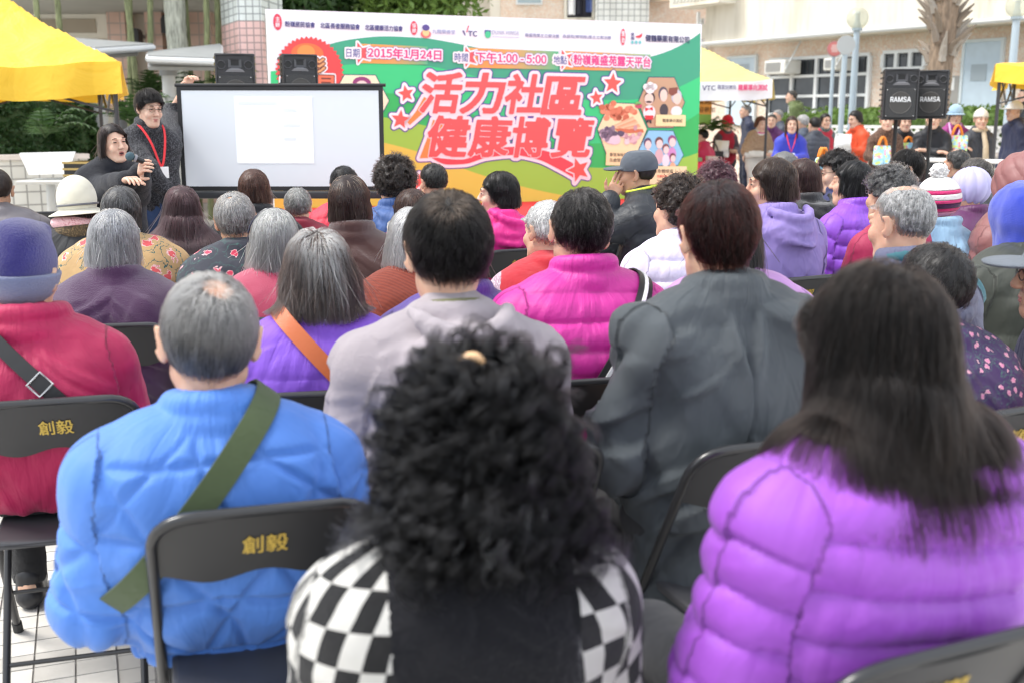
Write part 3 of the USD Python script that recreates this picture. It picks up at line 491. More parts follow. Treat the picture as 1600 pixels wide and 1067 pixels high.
# the title
L0 = LV[0]
title = []
for s, x0, x1, yt, yb, wob in (('活', 654, 722, 112, 178, 0), ('力', 718, 790, 113, 178.5, 0), ('社', 786, 848, 115, 179, 0), ('區', 845, 914, 119, 180, 0), ('健', 663, 735, 180, 246, 0), ('康', 731, 800, 181, 246, 0), ('博', 796, 860, 182, 247, 0), ('覽', 860, 928, 183, 247, 0)):
    sh = .17; w_ = (x1 - x0); lean = (yb - yt) * sh
    title.append(fit(glyphs(s, 1., 3), (x0 - 2, yb), (x1, yb + w_ * .012), (x0 - 2, yt), shear=sh))
tails = [Polygon(P2([(662, 152), (676, 160), (660, 178), (640, 196), (636, 192), (650, 174)])), Polygon(P2([(676, 188), (694, 192), (682, 228), (676, 247), (655, 248), (668, 214)]))]
sw_top = smoothpts([(672, 244), (690, 248), (720, 250), (760, 236), (800, 230), (850, 236), (880, 248), (905, 262)]); sw_bot = smoothpts([(672, 246), (700, 258), (725, 257), (760, 247), (800, 243), (840, 250), (870, 264), (898, 280)])
swoosh = Polygon(P2(sw_top) + P2(sw_bot)[::-1])
allu = unary_union(title + tails + [swoosh] + [star(*onb(903, 266), 20 * PXM, rot=1.9)])
sheet('title_outline', allu.buffer(6.2 * PXM), purp, lev=L0); sheet('title_outline', allu.buffer(4.6 * PXM), (255, 236, 240), lev=L0 + .0014)
for t_ in tails: sheet('title_tail', t_, (250, 146, 74), lev=L0 + .0028)
sheet('title_swoosh', swoosh, (236, 74, 86), lev=L0 + .0028); LV[0] = L0 + .0042
for ch in title: sheet('title_halo', ch.buffer(1.0 * PXM), (255, 236, 240), lev=L0 + .0042)
for ch in title: sheet('title_character', ch, (248, 92, 92), lev=L0 + .0056)
sheet('star', star(*onb(903, 266), 20 * PXM, rot=1.9).buffer(1.5 * PXM), (255, 236, 240), lev=L0 + .0056); sheet('star', star(*onb(903, 266), 19 * PXM, rot=1.9), (246, 92, 84), lev=L0 + .0070)
for px, py, r_, ro in ((634, 147, 12, 1.75), (625, 187.5, 14, 1.45), (931, 153.5, 11.5, 1.7), (956.5, 131, 16, 1.5), (655, 285, 12, 1.6)):
    st = star(*onb(px, py), r_ * PXM, rot=ro); LV[0] = L0; sheet('star', st.buffer(5.2 * PXM), purp); lvl(); sheet('star', st.buffer(3.6 * PXM), wht); lvl(); sheet('star', st, (246, 98, 90))
LV[0] = L0
# the serrated seal
sc = np.array(onb(484, 113)); seal = Polygon([(sc[0] + (47 if i % 2 else 43.5) * PXM * math.cos(i * PI / 44), sc[1] + (47 if i % 2 else 43.5) * PXM * math.sin(i * PI / 44)) for i in range(88)])
sheet('seal', seal, (236, 76, 76)); lvl(); blob('seal_shine', 480, 85, 22, 14, (246, 120, 66)); lvl(); blob('seal_shine', 478, 82, 12, 9, (250, 156, 78)); lvl()
text('精彩', (452, 114), (508, 115), 24, (232, 168, 110), 3, outs=((3.2, wht), (1.4, (120, 64, 50)))); text('節目', (460, 142), (521, 143), 26, (240, 120, 84), 3, outs=((3.2, wht), (1.4, (120, 64, 50)))); LV[0] = L0
# hexagon pictures
def hexa(pts, c, edge=(44, 82, 110)):
    p = Polygon(P2(pts)); sheet('hexagon_edge', p.buffer(1.2 * PXM), edge); LV[0] += .0014; sheet('hexagon', p, c); LV[0] += .0014
def C4(x, y): return (920 + x / 5.617, 100 + y / 5.617)
def el(name, x, y, rx, ry, c, rot=0):
    o = onb(*C4(x, y)); sheet(name, affinity.rotate(affinity.scale(Point(*o).buffer(1., 14), rx / 5.617 * PXM, ry / 5.617 * PXM), rot), c)
def pg(name, pts, c): sheet(name, Polygon(P2([C4(*p) for p in pts])), c)
hexa([(538, 118), (586, 118.5), (607, 158), (586, 198), (538, 198), (516, 158)], (248, 244, 206)); blob('picture_hair', 565, 131, 13, 9, (150, 60, 120)); lvl(); blob('picture_face', 565, 136, 9, 8, (250, 226, 214)); LV[0] = L0
hexa([C4(*p) for p in ((525, 122), (745, 124), (835, 340), (735, 562), (520, 560), (432, 340))], (206, 168, 134))
skin_, hairc = (250, 222, 206), (60, 48, 52)
l1 = LV[0]
el('picture_body', 655, 410, 42, 55, (70, 60, 66)); el('picture_shirt', 765, 420, 55, 45, (250, 246, 246)); el('picture_hair', 648, 265, 46, 60, (92, 84, 96)); lvl(); el('picture_face', 652, 280, 36, 52, skin_); el('picture_hair', 765, 290, 52, 60, (210, 214, 222)); lvl(); el('picture_face', 770, 310, 38, 48, skin_); pg('picture_hat', [(700, 215), (775, 208), (770, 262), (725, 285), (695, 260)], (140, 76, 62)); lvl(); LV[0] = l1 + .0042
el('picture_apron', 525, 430, 60, 62, (250, 244, 244)); el('picture_hair', 528, 300, 52, 50, hairc); lvl(); el('picture_face', 522, 312, 44, 48, skin_); pg('picture_trousers', [(485, 455), (562, 455), (556, 492), (490, 492)], (222, 50, 60)); pg('picture_shoes', [(497, 492), (542, 492), (545, 524), (528, 524), (522, 498), (512, 520), (500, 520)], hairc); lvl()
for x, y, r_ in ((530, 225, 46), (500, 205, 34), (562, 205, 36), (532, 190, 34)): el('picture_chef_hat', x, y, r_, r_ * .8, (255, 252, 252))
pg('picture_moustache', [(490, 335), (520, 325), (552, 335), (536, 346), (506, 346)], (70, 50, 50)); pg('picture_scarf', [(486, 385), (522, 395), (552, 380), (556, 412), (522, 400), (490, 420)], (222, 50, 60)); el('picture_food', 430, 372, 34, 20, (206, 80, 110)); el('picture_food', 425, 350, 28, 16, (120, 200, 110)); LV[0] = l1 + .0098
pg('label_plate', [(582, 448), (842, 452), (840, 550), (578, 548)], (252, 236, 178)); lvl(); text('職業導向測試', C4(638, 515), C4(812, 518), 5.6, (92, 76, 62), 1); LV[0] = L0
hexa([C4(*p) for p in ((182, 345), (410, 356), (505, 576), (415, 790), (150, 788), (76, 576))], (250, 236, 186))
rg = np.random.default_rng(8); l1 = LV[0]
for k in range(34): x, y = 265 + rg.normal() * 62, 425 + rg.normal() * 34; el('picture_food', x, y, 28, 24, [(222, 130, 96), (206, 112, 80), (234, 150, 116)][k % 3]); LV[0] = l1 + .0003 * (k % 4)
lvl(); pg('picture_tray', [(215, 570), (470, 575), (478, 605), (270, 612)], (214, 120, 84)); LV[0] += .0006
for k in range(7): pg('picture_food', [(200 + 20 * k, 548 + 3 * k), (380 + 10 * k, 462 + 14 * k), (396 + 10 * k, 480 + 12 * k), (225 + 20 * k, 566 + 2 * k)], [(240, 190, 150), (250, 208, 168), (228, 170, 128)][k % 3]); LV[0] += .0003
el('picture_bowl', 180, 640, 108, 58, (232, 214, 226), -24); LV[0] += .0005; l2 = LV[0]
for k in range(22): el('picture_food', 178 + rg.normal() * 44, 605 + rg.normal() * 30, 28, 20, [(122, 106, 128), (96, 82, 106), (146, 128, 148)][k % 3], rg.uniform(0, 90)); LV[0] = l2 + .0002 * (k % 4)
for k in range(14): el('picture_food', 372 + rg.normal() * 34, 658 + rg.normal() * 30, 24, 18, [(232, 196, 200), (206, 160, 168), (244, 220, 222)][k % 3], rg.uniform(0, 90)); LV[0] = l2 + .0002 * (k % 4)
LV[0] = l2 + .0014; pg('label_plate', [(148, 756), (418, 760), (414, 896), (142, 892)], (252, 232, 176)); lvl(); text('蔘茸海味選購', C4(176, 815), C4(360, 818), 5.8, (92, 76, 62), 1); text('及處理示範', C4(174, 862), C4(335, 865), 5.8, (92, 76, 62), 1); LV[0] = L0
hexa([C4(*p) for p in ((522, 588), (735, 592), (824, 802), (775, 892), (432, 892), (420, 790))], (150, 214, 246)); l1 = LV[0]
for x, y, s_, hc_, bc in ((512, 720, 1., (90, 74, 110), (246, 248, 252)), (612, 715, 1.05, (108, 72, 70), (222, 190, 196)), (725, 700, 1.05, (150, 74, 130), (214, 150, 210)), (670, 765, .9, (132, 84, 84), (240, 240, 248)), (730, 840, .8, (112, 60, 70), (244, 190, 150))):
    LV[0] = l1; el('picture_body', x, y + 95 * s_, 40 * s_, 62 * s_, bc); lvl(); el('picture_hair', x, y - 28 * s_, 38 * s_, 40 * s_, hc_); lvl(); el('picture_face', x + 3, y - 8 * s_, 30 * s_, 36 * s_, (252, 226, 220)); l1 += .0006
LV[0] = l1 + .0042; pg('label_plate', [(430, 896), (852, 902), (848, 1062), (426, 1056)], (252, 236, 186)); lvl(); text('免費身體檢查', C4(520, 958), C4(735, 961), 6, (92, 76, 62), 1); text('名額有限', C4(590, 1000), C4(680, 1002), 4.5, (226, 90, 80), 1); LV[0] = L0
# stage: a low platform with red carpet, the printed skirt hanging in front of the backdrop
st = thing('stage', 'low stage with red carpet in front of the green backdrop', 'stage')
o = BA + BN * .0
def sbx(u0, u1, d0, d1, z0, z1): b = box((u0, z0, d0), (u1, z1, d1)); b.apply_transform(MB); return b
zs = onb(740, 318)[1]
red = plain('red_carpet', lin(205, 40, 44), .9, bump=.001, bscale=400., var=.08, vscale=2.)
obj('platform', sbx(-.2, BW + .1, -.6, 2.0, 0, zs - .012), plain('platform_dark', (.10, .09, .09), .8), st, smooth=False)
obj('carpet', sbx(-.2, BW + .1, .004, 2.02, zs - .011, zs), red, st, smooth=False); obj('carpet_front', sbx(-.2, BW + .1, 2.003, 2.02, .0, zs - .012), red, st, smooth=False)
# the tiled terrace behind the presenters
tr = thing('terrace_step', 'raised terrace of pinkish mauve tiles with white edge below the screen', 'step')
u0 = R21 @ np.array([0, 1., 0]); e0 = R21 @ np.array([1., 0, 0]); c0 = W(300, 345, 8.9)
def terr(a0, a1, b0, b1, z0, z1): 
    b = box((a0, b0, z0), (a1, b1, z1)); b.vertices = b.vertices @ R21.T + np.array([c0[0], c0[1], 0]); return b
zt1 = .42
obj('riser', terr(-1.2, 2.0, 0, .30, 0, zt1 - .05), tilemat('riser_tile', (.60, .58, .52), .15, .15, mortar=(.33, .32, .30), axes='wall', rot=A21, ms=.05), tr, smooth=False)
obj('nosing', terr(-1.22, 2.02, -.03, .31, zt1 - .049, zt1), plain('nosing_white', (.66, .64, .60), .6, var=.06), tr, smooth=False)
for k in range(14):
    for j in range(5):
        obj('tile', terr(-1.2 + .229 * k + .003, -1.2 + .229 * (k + 1) - .003, .315 + .3 * j, .315 + .3 * (j + 1) - .006, zt1 - .03, zt1 - .004 + .001 * ((k * 3 + j) % 2)), plain('mauve_tile_%d' % ((k + 2 * j) % 3), [(.50, .40, .42), (.46, .37, .40), (.54, .44, .44)][(k + 2 * j) % 3], .5, var=.06), tr, smooth=False)
obj('bedding', terr(-1.2, 2.0, .312, 1.82, 0, zt1 - .031), plain('bedding_grey', (.33, .32, .30), .9), tr, smooth=False)
# ------------------------------------------------------------------ people: fields, heads, hair, clothes
class Field:
    def __init__(s, lo, hi, h):
        s.lo, s.h = np.array(lo, np.float32), h
        s.n = np.ceil((np.array(hi) - lo) / h).astype(int) + 1
        s.F = np.full(s.n, 1.0, np.float32)
        s.ax = [s.lo[i] + h * np.arange(s.n[i], dtype=np.float32) for i in range(3)]
    def _block(s, lo, hi):
        a = np.clip(np.floor((np.array(lo) - s.lo) / s.h).astype(int), 0, s.n); b = np.clip(np.ceil((np.array(hi) - s.lo) / s.h).astype(int) + 1, 0, s.n)
        if (b <= a).any(): return None, None
        sl = tuple(slice(x, y) for x, y in zip(a, b))
        return sl, (s.ax[0][sl[0]][:, None, None], s.ax[1][sl[1]][None, :, None], s.ax[2][sl[2]][None, None, :])
    def _put(s, sl, d, k, sub):
        A = s.F[sl]
        if sub: A, d = -A, d
        h = np.maximum(k - np.abs(A - d), 0)
        r = np.minimum(A, d) - h * h / (4 * k)
        s.F[sl] = -r if sub else r
    def cap(s, a, b, ra, rb=None, k=.03, sub=False):
        a, b = np.array(a, np.float32), np.array(b, np.float32); rb = ra if rb is None else rb
        m = max(ra, rb) + k + 2 * s.h
        sl, g = s._block(np.minimum(a, b) - m, np.maximum(a, b) + m)
        if sl is None: return
        ab = b - a; L = max(float(ab @ ab), 1e-9)
        q = [g[i] - a[i] for i in range(3)]
        t = np.clip((q[0] * ab[0] + q[1] * ab[1] + q[2] * ab[2]) / L, 0, 1)
        d = np.sqrt((q[0] - t * ab[0]) ** 2 + (q[1] - t * ab[1]) ** 2 + (q[2] - t * ab[2]) ** 2) - (ra + (rb - ra) * t)
        s._put(sl, d, k, sub)
    def ell(s, c, r, k=.02, R=None, sub=False):
        c, r = np.array(c, np.float32), np.array(r, np.float32); m = r.max() + k + 2 * s.h
        sl, g = s._block(c - m, c + m)
        if sl is None: return
        q = [g[i] - c[i] for i in range(3)]
        if R is not None: q = [sum(R[j, i] * q[j] for j in range(3)) for i in range(3)]
        k0 = np.sqrt(sum((q[i] / r[i]) ** 2 for i in range(3))); k1 = np.sqrt(sum((q[i] / r[i] ** 2) ** 2 for i in range(3)))
        s._put(sl, k0 * (k0 - 1) / np.maximum(k1, 1e-6), k, sub)
    def cut(s, axis, at, above=True):           # cut everything above (or below) a plane
        d = (s.ax[axis] - at) * (1 if above else -1)
        s.F = np.maximum(s.F, d.reshape([-1 if i == axis else 1 for i in range(3)]))
    def mesh(s):
        F, n = s.F, s.n; F[[0, -1]] = 1; F[:, [0, -1]] = 1; F[:, :, [0, -1]] = 1
        S = F < 0
        cnt = np.zeros(n - 1, np.int8)
        C = [(i, j, k) for i in (0, 1) for j in (0, 1) for k in (0, 1)]
        for c in C: cnt += S[tuple(slice(x, x + m - 1) for x, m in zip(c, n))]
        cells = np.argwhere((cnt > 0) & (cnt < 8))
        idx = np.full(n - 1, -1, np.int64); idx[tuple(cells.T)] = np.arange(len(cells))
        val = np.stack([F[tuple((cells + c).T)] for c in C], 1)
        pos = np.zeros((len(cells), 3)); num = np.zeros(len(cells))
        for e0 in range(8):
            for ax in range(3):
                if C[e0][ax] == 0:
                    c1 = list(C[e0]); c1[ax] = 1; e1 = C.index(tuple(c1))
                    f0, f1 = val[:, e0], val[:, e1]; x = (f0 < 0) != (f1 < 0)
                    t = np.where(x, f0 / np.where(x, f0 - f1, 1), 0)
                    p = np.array(C[e0], float)[None] + t[:, None] * np.eye(3)[ax]
                    pos += p * x[:, None]; num += x
        v = s.lo + (cells + pos / num[:, None]) * s.h
        fs = []
        for ax in range(3):
            o = [(ax + 1) % 3, (ax + 2) % 3]
            A = S[tuple(slice(0, -1) if i == ax else slice(1, -1) for i in range(3))]; B = S[tuple(slice(1, None) if i == ax else slice(1, -1) for i in range(3))]
            e = np.argwhere(A != B); off = np.array([0 if i == ax else 1 for i in range(3)]); e = e + off
            if not len(e): continue
            inside = S[tuple(e.T)]
            u, w = np.eye(3, dtype=int)[o[0]], np.eye(3, dtype=int)[o[1]]
            q = np.stack([idx[tuple((e - u - w).T)], idx[tuple((e - w).T)], idx[tuple(e.T)], idx[tuple((e - u).T)]], 1)
            q = np.where(inside[:, None], q, q[:, ::-1])
            fs.append(q)
        q = np.vstack(fs); q = q[(q >= 0).all(1)]
        f = np.vstack([q[:, [0, 1, 2]], q[:, [0, 2, 3]]])
        return trimesh.Trimesh(v, f, process=False)
def vnormals(m):
    return meshkit.arrays(m, True)[2]
def seg_t(p, a, b):
    ab = b - a; t = np.clip(((p - a) @ ab) / max(ab @ ab, 1e-9), 0, 1); return t, np.linalg.norm(p - a - t[:, None] * ab, axis=1)

# the head: origin between the ears, face towards +y
CRAN, CR = np.array([0, -.018, .032]), np.array([.074, .094, .088])
def head_field(F, male=True, jawopen=0., ears=True):
    F.ell(CRAN, CR, .02)
    F.ell((0, .022, -.035), (.061, .066, .088), .03)                     # face
    F.cap((0, .066, -.098), (0, .060, -.092), .022 if male else .018, k=.03)
    for s in (-1, 1):
        F.cap((s * .048, -.005, -.055), (s * .022, .055, -.098), .017, k=.03)   # jaw
        F.ell((s * .037, .064, -.028), (.024, .022, .024), .02)                  # cheek
        F.cap((s * .012, .090, .030), (s * .040, .078, .030), .008, k=.015)      # brow
        F.ell((s * .030, .098, .012), (.020, .018, .013), .012, sub=True)        # eye socket
        F.ell((s * .030, .073, .012), (.017, .016, .012), .006)                  # lid
        F.ell((s * .011, .098, -.026), (.0085, .010, .0075), .008)               # nostril wing
        if not ears: continue
        R = roty(s * .16) @ rotz(s * -.62)
        F.ell((s * .086, -.016, .002), (.0065, .021, .034), .007, R)             # ear
        F.ell((s * .092, -.006, .006), (.006, .010, .019), .006, R, sub=True)
        F.ell((s * .079, -.006, -.026), (.006, .009, .010), .008)
    F.cap((0, .086, .022), (0, .108, -.022), .007, .0115, k=.014)                # nose
    F.cap((-.016, .084, -.057), (.016, .084, -.057), .008, k=.008)               # lips
    F.cap((-.013, .083, -.069), (.013, .083, -.069), .008, k=.008)
    F.cap((-.017, .094, -.063), (.017, .094, -.063), .0025, k=.005, sub=True)
    if jawopen: F.ell((0, .090, -.063), (.014, .014, .010 * jawopen + .001), .006, sub=True)
    F.cap((0, -.028, -.05), (0, -.040, -.19), .052 if male else .044, .054 if male else .048, k=.03)
_heads = {}
def head_mesh(h, male, jaw=0., ears=True):
    k = (h, male, jaw, ears)
    if k not in _heads:
        F = Field((-.11, -.14, -.20), (.11, .14, .14), h); head_field(F, male, jaw, ears); F.cut(2, -.175, above=False); _heads[k] = F.mesh()
    return _heads[k].copy()

HL = np.array([[-1., -.62], [-.75, -.60], [-.35, -.5], [-.05, -.32], [.12, -.16], [.3, .22], [.5, .46], [1., .60]])
def hair(style, n, rng, length=.05, width=.0015, whorl=(.05, -.55, .83), grav=.15, vol=.012, curl=0., cfreq=60., jit=.12, thin=None, seg=7, coll=None, lift=.3, bangs=0., clump=.5, back=None, ear=0., taper=0., part=0., flyaway=.05, kids=0, kid_r=.006, solid=False, stick=0., stick_z=-.07):
    """Strands in head coordinates: arrays (n, seg+1, 3)."""
    out, m = [], 0
    while m < n:
        d = rng.normal(size=(n * 3, 3)); d /= np.linalg.norm(d, axis=1, keepdims=True)
        keep = d[:, 2] > np.interp(d[:, 1], HL[:, 0], HL[:, 1]) + (.10 if style == 'short' else 0) * (d[:, 1] < -.2)
        if style in ('short', 'crop', 'neat', 'perm'): keep &= ~((np.abs(d[:, 1] - .04) < .30) & (d[:, 2] < .04) & (np.abs(d[:, 0]) > .4))
        if thin is not None: keep &= (rng.uniform(size=len(d)) < thin(d)) if not solid else thin(d) > .3
        d = d[keep]; out.append(d); m += len(d)
    d = np.vstack(out)[:n]
    w = np.array(whorl, float); w /= np.linalg.norm(w)
    ng = max(12, int(n * (.045 if clump else 1)))
    gd = d[rng.permutation(n)[:ng]]; gi = cKDTree(gd).query(d)[1]
    gr = rng.normal(size=(ng, 3)); gph = rng.uniform(0, 2 * PI, ng); gu = rng.uniform(0, 1, ng)
    u = rng.uniform(.1, 1, n)                       # the layer a strand lies in
    p = CRAN + d * (CR * 1.0)
    t = d - w + .16 * rng.normal(size=d.shape) * np.exp(-((d - w) ** 2).sum(1) / .03)[:, None]; t -= (t * d).sum(1)[:, None] * d; t /= np.linalg.norm(t, axis=1, keepdims=True) + 1e-6
    if part:                                        # hair falls to both sides of a parting
        side = np.sign(d[:, 0] - part); tt = np.stack([side * .9, np.where(d[:, 1] > .3, -.25, -.1), np.full(n, -.3)], 1); t = tt - (tt * d).sum(1)[:, None] * d; t /= np.linalg.norm(t, axis=1, keepdims=True) + 1e-6
    if bangs:
        t[:, 1] += bangs * np.clip(d[:, 1], 0, 1) * np.clip(d[:, 2], 0, 1)
    dirn = t + d * lift + jit * rng.normal(size=(n, 3)) + clump * .35 * gr[gi]
    dirn /= np.linalg.norm(dirn, axis=1, keepdims=True)
    L = np.broadcast_to(length(d) if callable(length) else length, (n,)) * (1 - taper * rng.uniform(0, 1, n)) * (.9 + .2 * gu[gi])
    st = (L / seg)[:, None]
    P = [p]; off = vol * u + .002
    gv = np.array([0, 0, -1.])
    fly = (rng.uniform(size=n) < flyaway)[:, None] * rng.normal(size=(n, 3)) * .35
    for k in range(seg):
        dirn = dirn * (1 - grav) + gv * grav + jit * .35 * rng.normal(size=(n, 3)) + fly * .3
        if back is not None: dirn[:, 1] -= back
        dirn /= np.linalg.norm(dirn, axis=1, keepdims=True)
        q = p + dirn * st
        for _ in range(2):
            r = (q - CRAN) / (CR + off[:, None]); l = np.linalg.norm(r, axis=1, keepdims=True)
            q = np.where(l < 1, CRAN + r / np.maximum(l, 1e-6) * (CR + off[:, None]), q)
            if L.max() > .09:                       # keep long hair off the face and the neck
                for a, b, ra in (((0, -.03, -.04), (0, -.04, -.2), .058), ((0, .025, -.01), (0, .03, -.08), .070)):
                    a, b = np.array(a), np.array(b); tt, dd = seg_t(q, a, b); c = a + tt[:, None] * (b - a)
                    need = ra + off; q = np.where((dd < need)[:, None], c + (q - c) / np.maximum(dd, 1e-4)[:, None] * need[:, None], q)
                if L.max() > .13:                   # and behind the ears and cheeks
                    lim = .030 + .02 * np.sin(gph[gi]); low = q[:, 2] < .0; q[:, 1] = np.where(low & (q[:, 1] > lim), lim, q[:, 1])
            if stick:                                   # combed hair lies on the head
                r = (q - CRAN) / (CR + off[:, None]); l = np.linalg.norm(r, axis=1, keepdims=True); f = stick * np.clip((q[:, 2:] - stick_z) / .05, 0, 1) * (l > 1)
                q = q * (1 - f) + f * (CRAN + r / np.maximum(l, 1e-6) * (CR + off[:, None]))
            fz = (q[:, 1] > .045) & (q[:, 2] < .062) & (np.abs(q[:, 0]) < .066)     # the face stays clear
            q[:, 0] = np.where(fz, np.sign(q[:, 0] + 1e-9) * .066, q[:, 0])
            if coll is not None: q = coll(q, off)
        dirn = (q - p) / np.maximum(np.linalg.norm(q - p, axis=1, keepdims=True), 1e-6)
        p = q; P.append(p)
    P = np.stack(P, 1)
    if curl:
        s = np.linspace(0, 1, seg + 1)[None] * L[:, None]
        T = np.gradient(P, axis=1); T /= np.linalg.norm(T, axis=2, keepdims=True) + 1e-9
        A = np.cross(T, np.array([.3, .5, .81])); A /= np.linalg.norm(A, axis=2, keepdims=True) + 1e-9; B = np.cross(T, A)
        ph = gph[gi][:, None] + cfreq * s * (.8 + .4 * gu[gi][:, None]) + .35 * rng.normal(size=(n, 1))
        amp = curl * np.minimum(1, s / .02) * (.7 + .6 * gu[gi][:, None])
        P = P + amp[..., None] * (np.cos(ph)[..., None] * A + np.sin(ph)[..., None] * B)
    if kids:                                         # ringlets: strands that keep together
        o = rng.normal(size=(n, kids, 1, 3)) * kid_r; o = o * np.linspace(.5, 1.1, seg + 1)[None, None, :, None]
        P = (P[:, None] + o).reshape(n * kids, seg + 1, 3); d = np.repeat(d, kids, 0); g_ = np.repeat(rng.uniform(0, 1, n), kids)
        return P, d, g_
    return P, d, gu[gi]
def curves(path, P, width, mat, col=None, tip=.45):
    n, k = P.shape[:2]
    c = UsdGeom.BasisCurves.Define(stage, path)
    c.CreateTypeAttr('linear'); c.CreatePointsAttr(Vt.Vec3fArray.FromNumpy(P.reshape(-1, 3).astype(np.float32)))
    c.CreateCurveVertexCountsAttr(Vt.IntArray.FromNumpy(np.full(n, k, np.int32)))
    wd = np.broadcast_to(width * np.linspace(1, tip, k), (n, k)).reshape(-1)
    c.CreateWidthsAttr(Vt.FloatArray.FromNumpy(wd.astype(np.float32))); c.SetWidthsInterpolation('vertex')
    if col is not None:
        UsdGeom.PrimvarsAPI(c).CreatePrimvar('hc', Sdf.ValueTypeNames.Color3fArray, 'vertex').Set(Vt.Vec3fArray.FromNumpy(col.reshape(-1, 3).astype(np.float32)))
    UsdShade.MaterialBindingAPI.Apply(c.GetPrim()).Bind(mat)
    return c.GetPrim()
def mass(P, r, h, blur=1.3):
    P = P if isinstance(P, list) else [P]
    pts = np.vstack([x for p in P for x in (p.reshape(-1, 3), (p[:, :-1].reshape(-1, 3) + p[:, 1:].reshape(-1, 3)) / 2)])
    lo, hi = pts.min(0) - r - 2 * h, pts.max(0) + r + 2 * h
    F = Field(lo, hi, h); g = np.stack(np.meshgrid(*F.ax, indexing='ij'), -1).reshape(-1, 3)
    d, _ = cKDTree(pts).query(g, distance_upper_bound=r + 3 * h); d = np.minimum(d, r + 3 * h)
    F.F = (d - max(r, .8 * h)).reshape(F.n).astype(np.float32)
    if blur: F.F = gaussian_filter(F.F, blur)
    return F.mesh()
hair_look = graph('hair_strands', {'a': ('attribute', {'attribute': 'hc'}), 'h': ('principled_hair_bsdf', {'parametrization': 'Direct coloring', 'roughness': .24, 'radial_roughness': .4, 'ior': 1.45, 'R': .5, 'TRT': .5})}, [('a.color', 'h.color')], 'h.BSDF')
hair_pale = graph('hair_strands_pale', {'a': ('attribute', {'attribute': 'hc'}), 'h': ('principled_hair_bsdf', {'parametrization': 'Direct coloring', 'roughness': .35, 'radial_roughness': .6, 'ior': 1.5})}, [('a.color', 'h.color')], 'h.BSDF')
def hair_mass_look(name, c, c2=None):
    c = np.array(c); c2 = c * 1.6 if c2 is None else np.array(c2)
    return graph('hair_' + name, {'tc': ('texture_coordinate', {}), 'mp': ('mapping', {'scale': (210., 210., 16.)}), 'n': ('noise_texture', {'scale': 1.0, 'detail': 3.0}), 'r': ('rgb_ramp', {'ramp': [(.35, tuple(c * .35)), (.70, tuple(c2 * .75))]}),
        'b': ('bump', {'strength': .7, 'distance': .002}), 'p': ('principled_bsdf', {'roughness': .45, 'specular_ior_level': .3})},
        [('tc.object', 'mp.vector'), ('mp.vector', 'n.vector'), ('n.fac', 'r.fac'), ('r.color', 'p.base_color'), ('n.fac', 'b.height'), ('b.normal', 'p.normal')], 'p.BSDF')
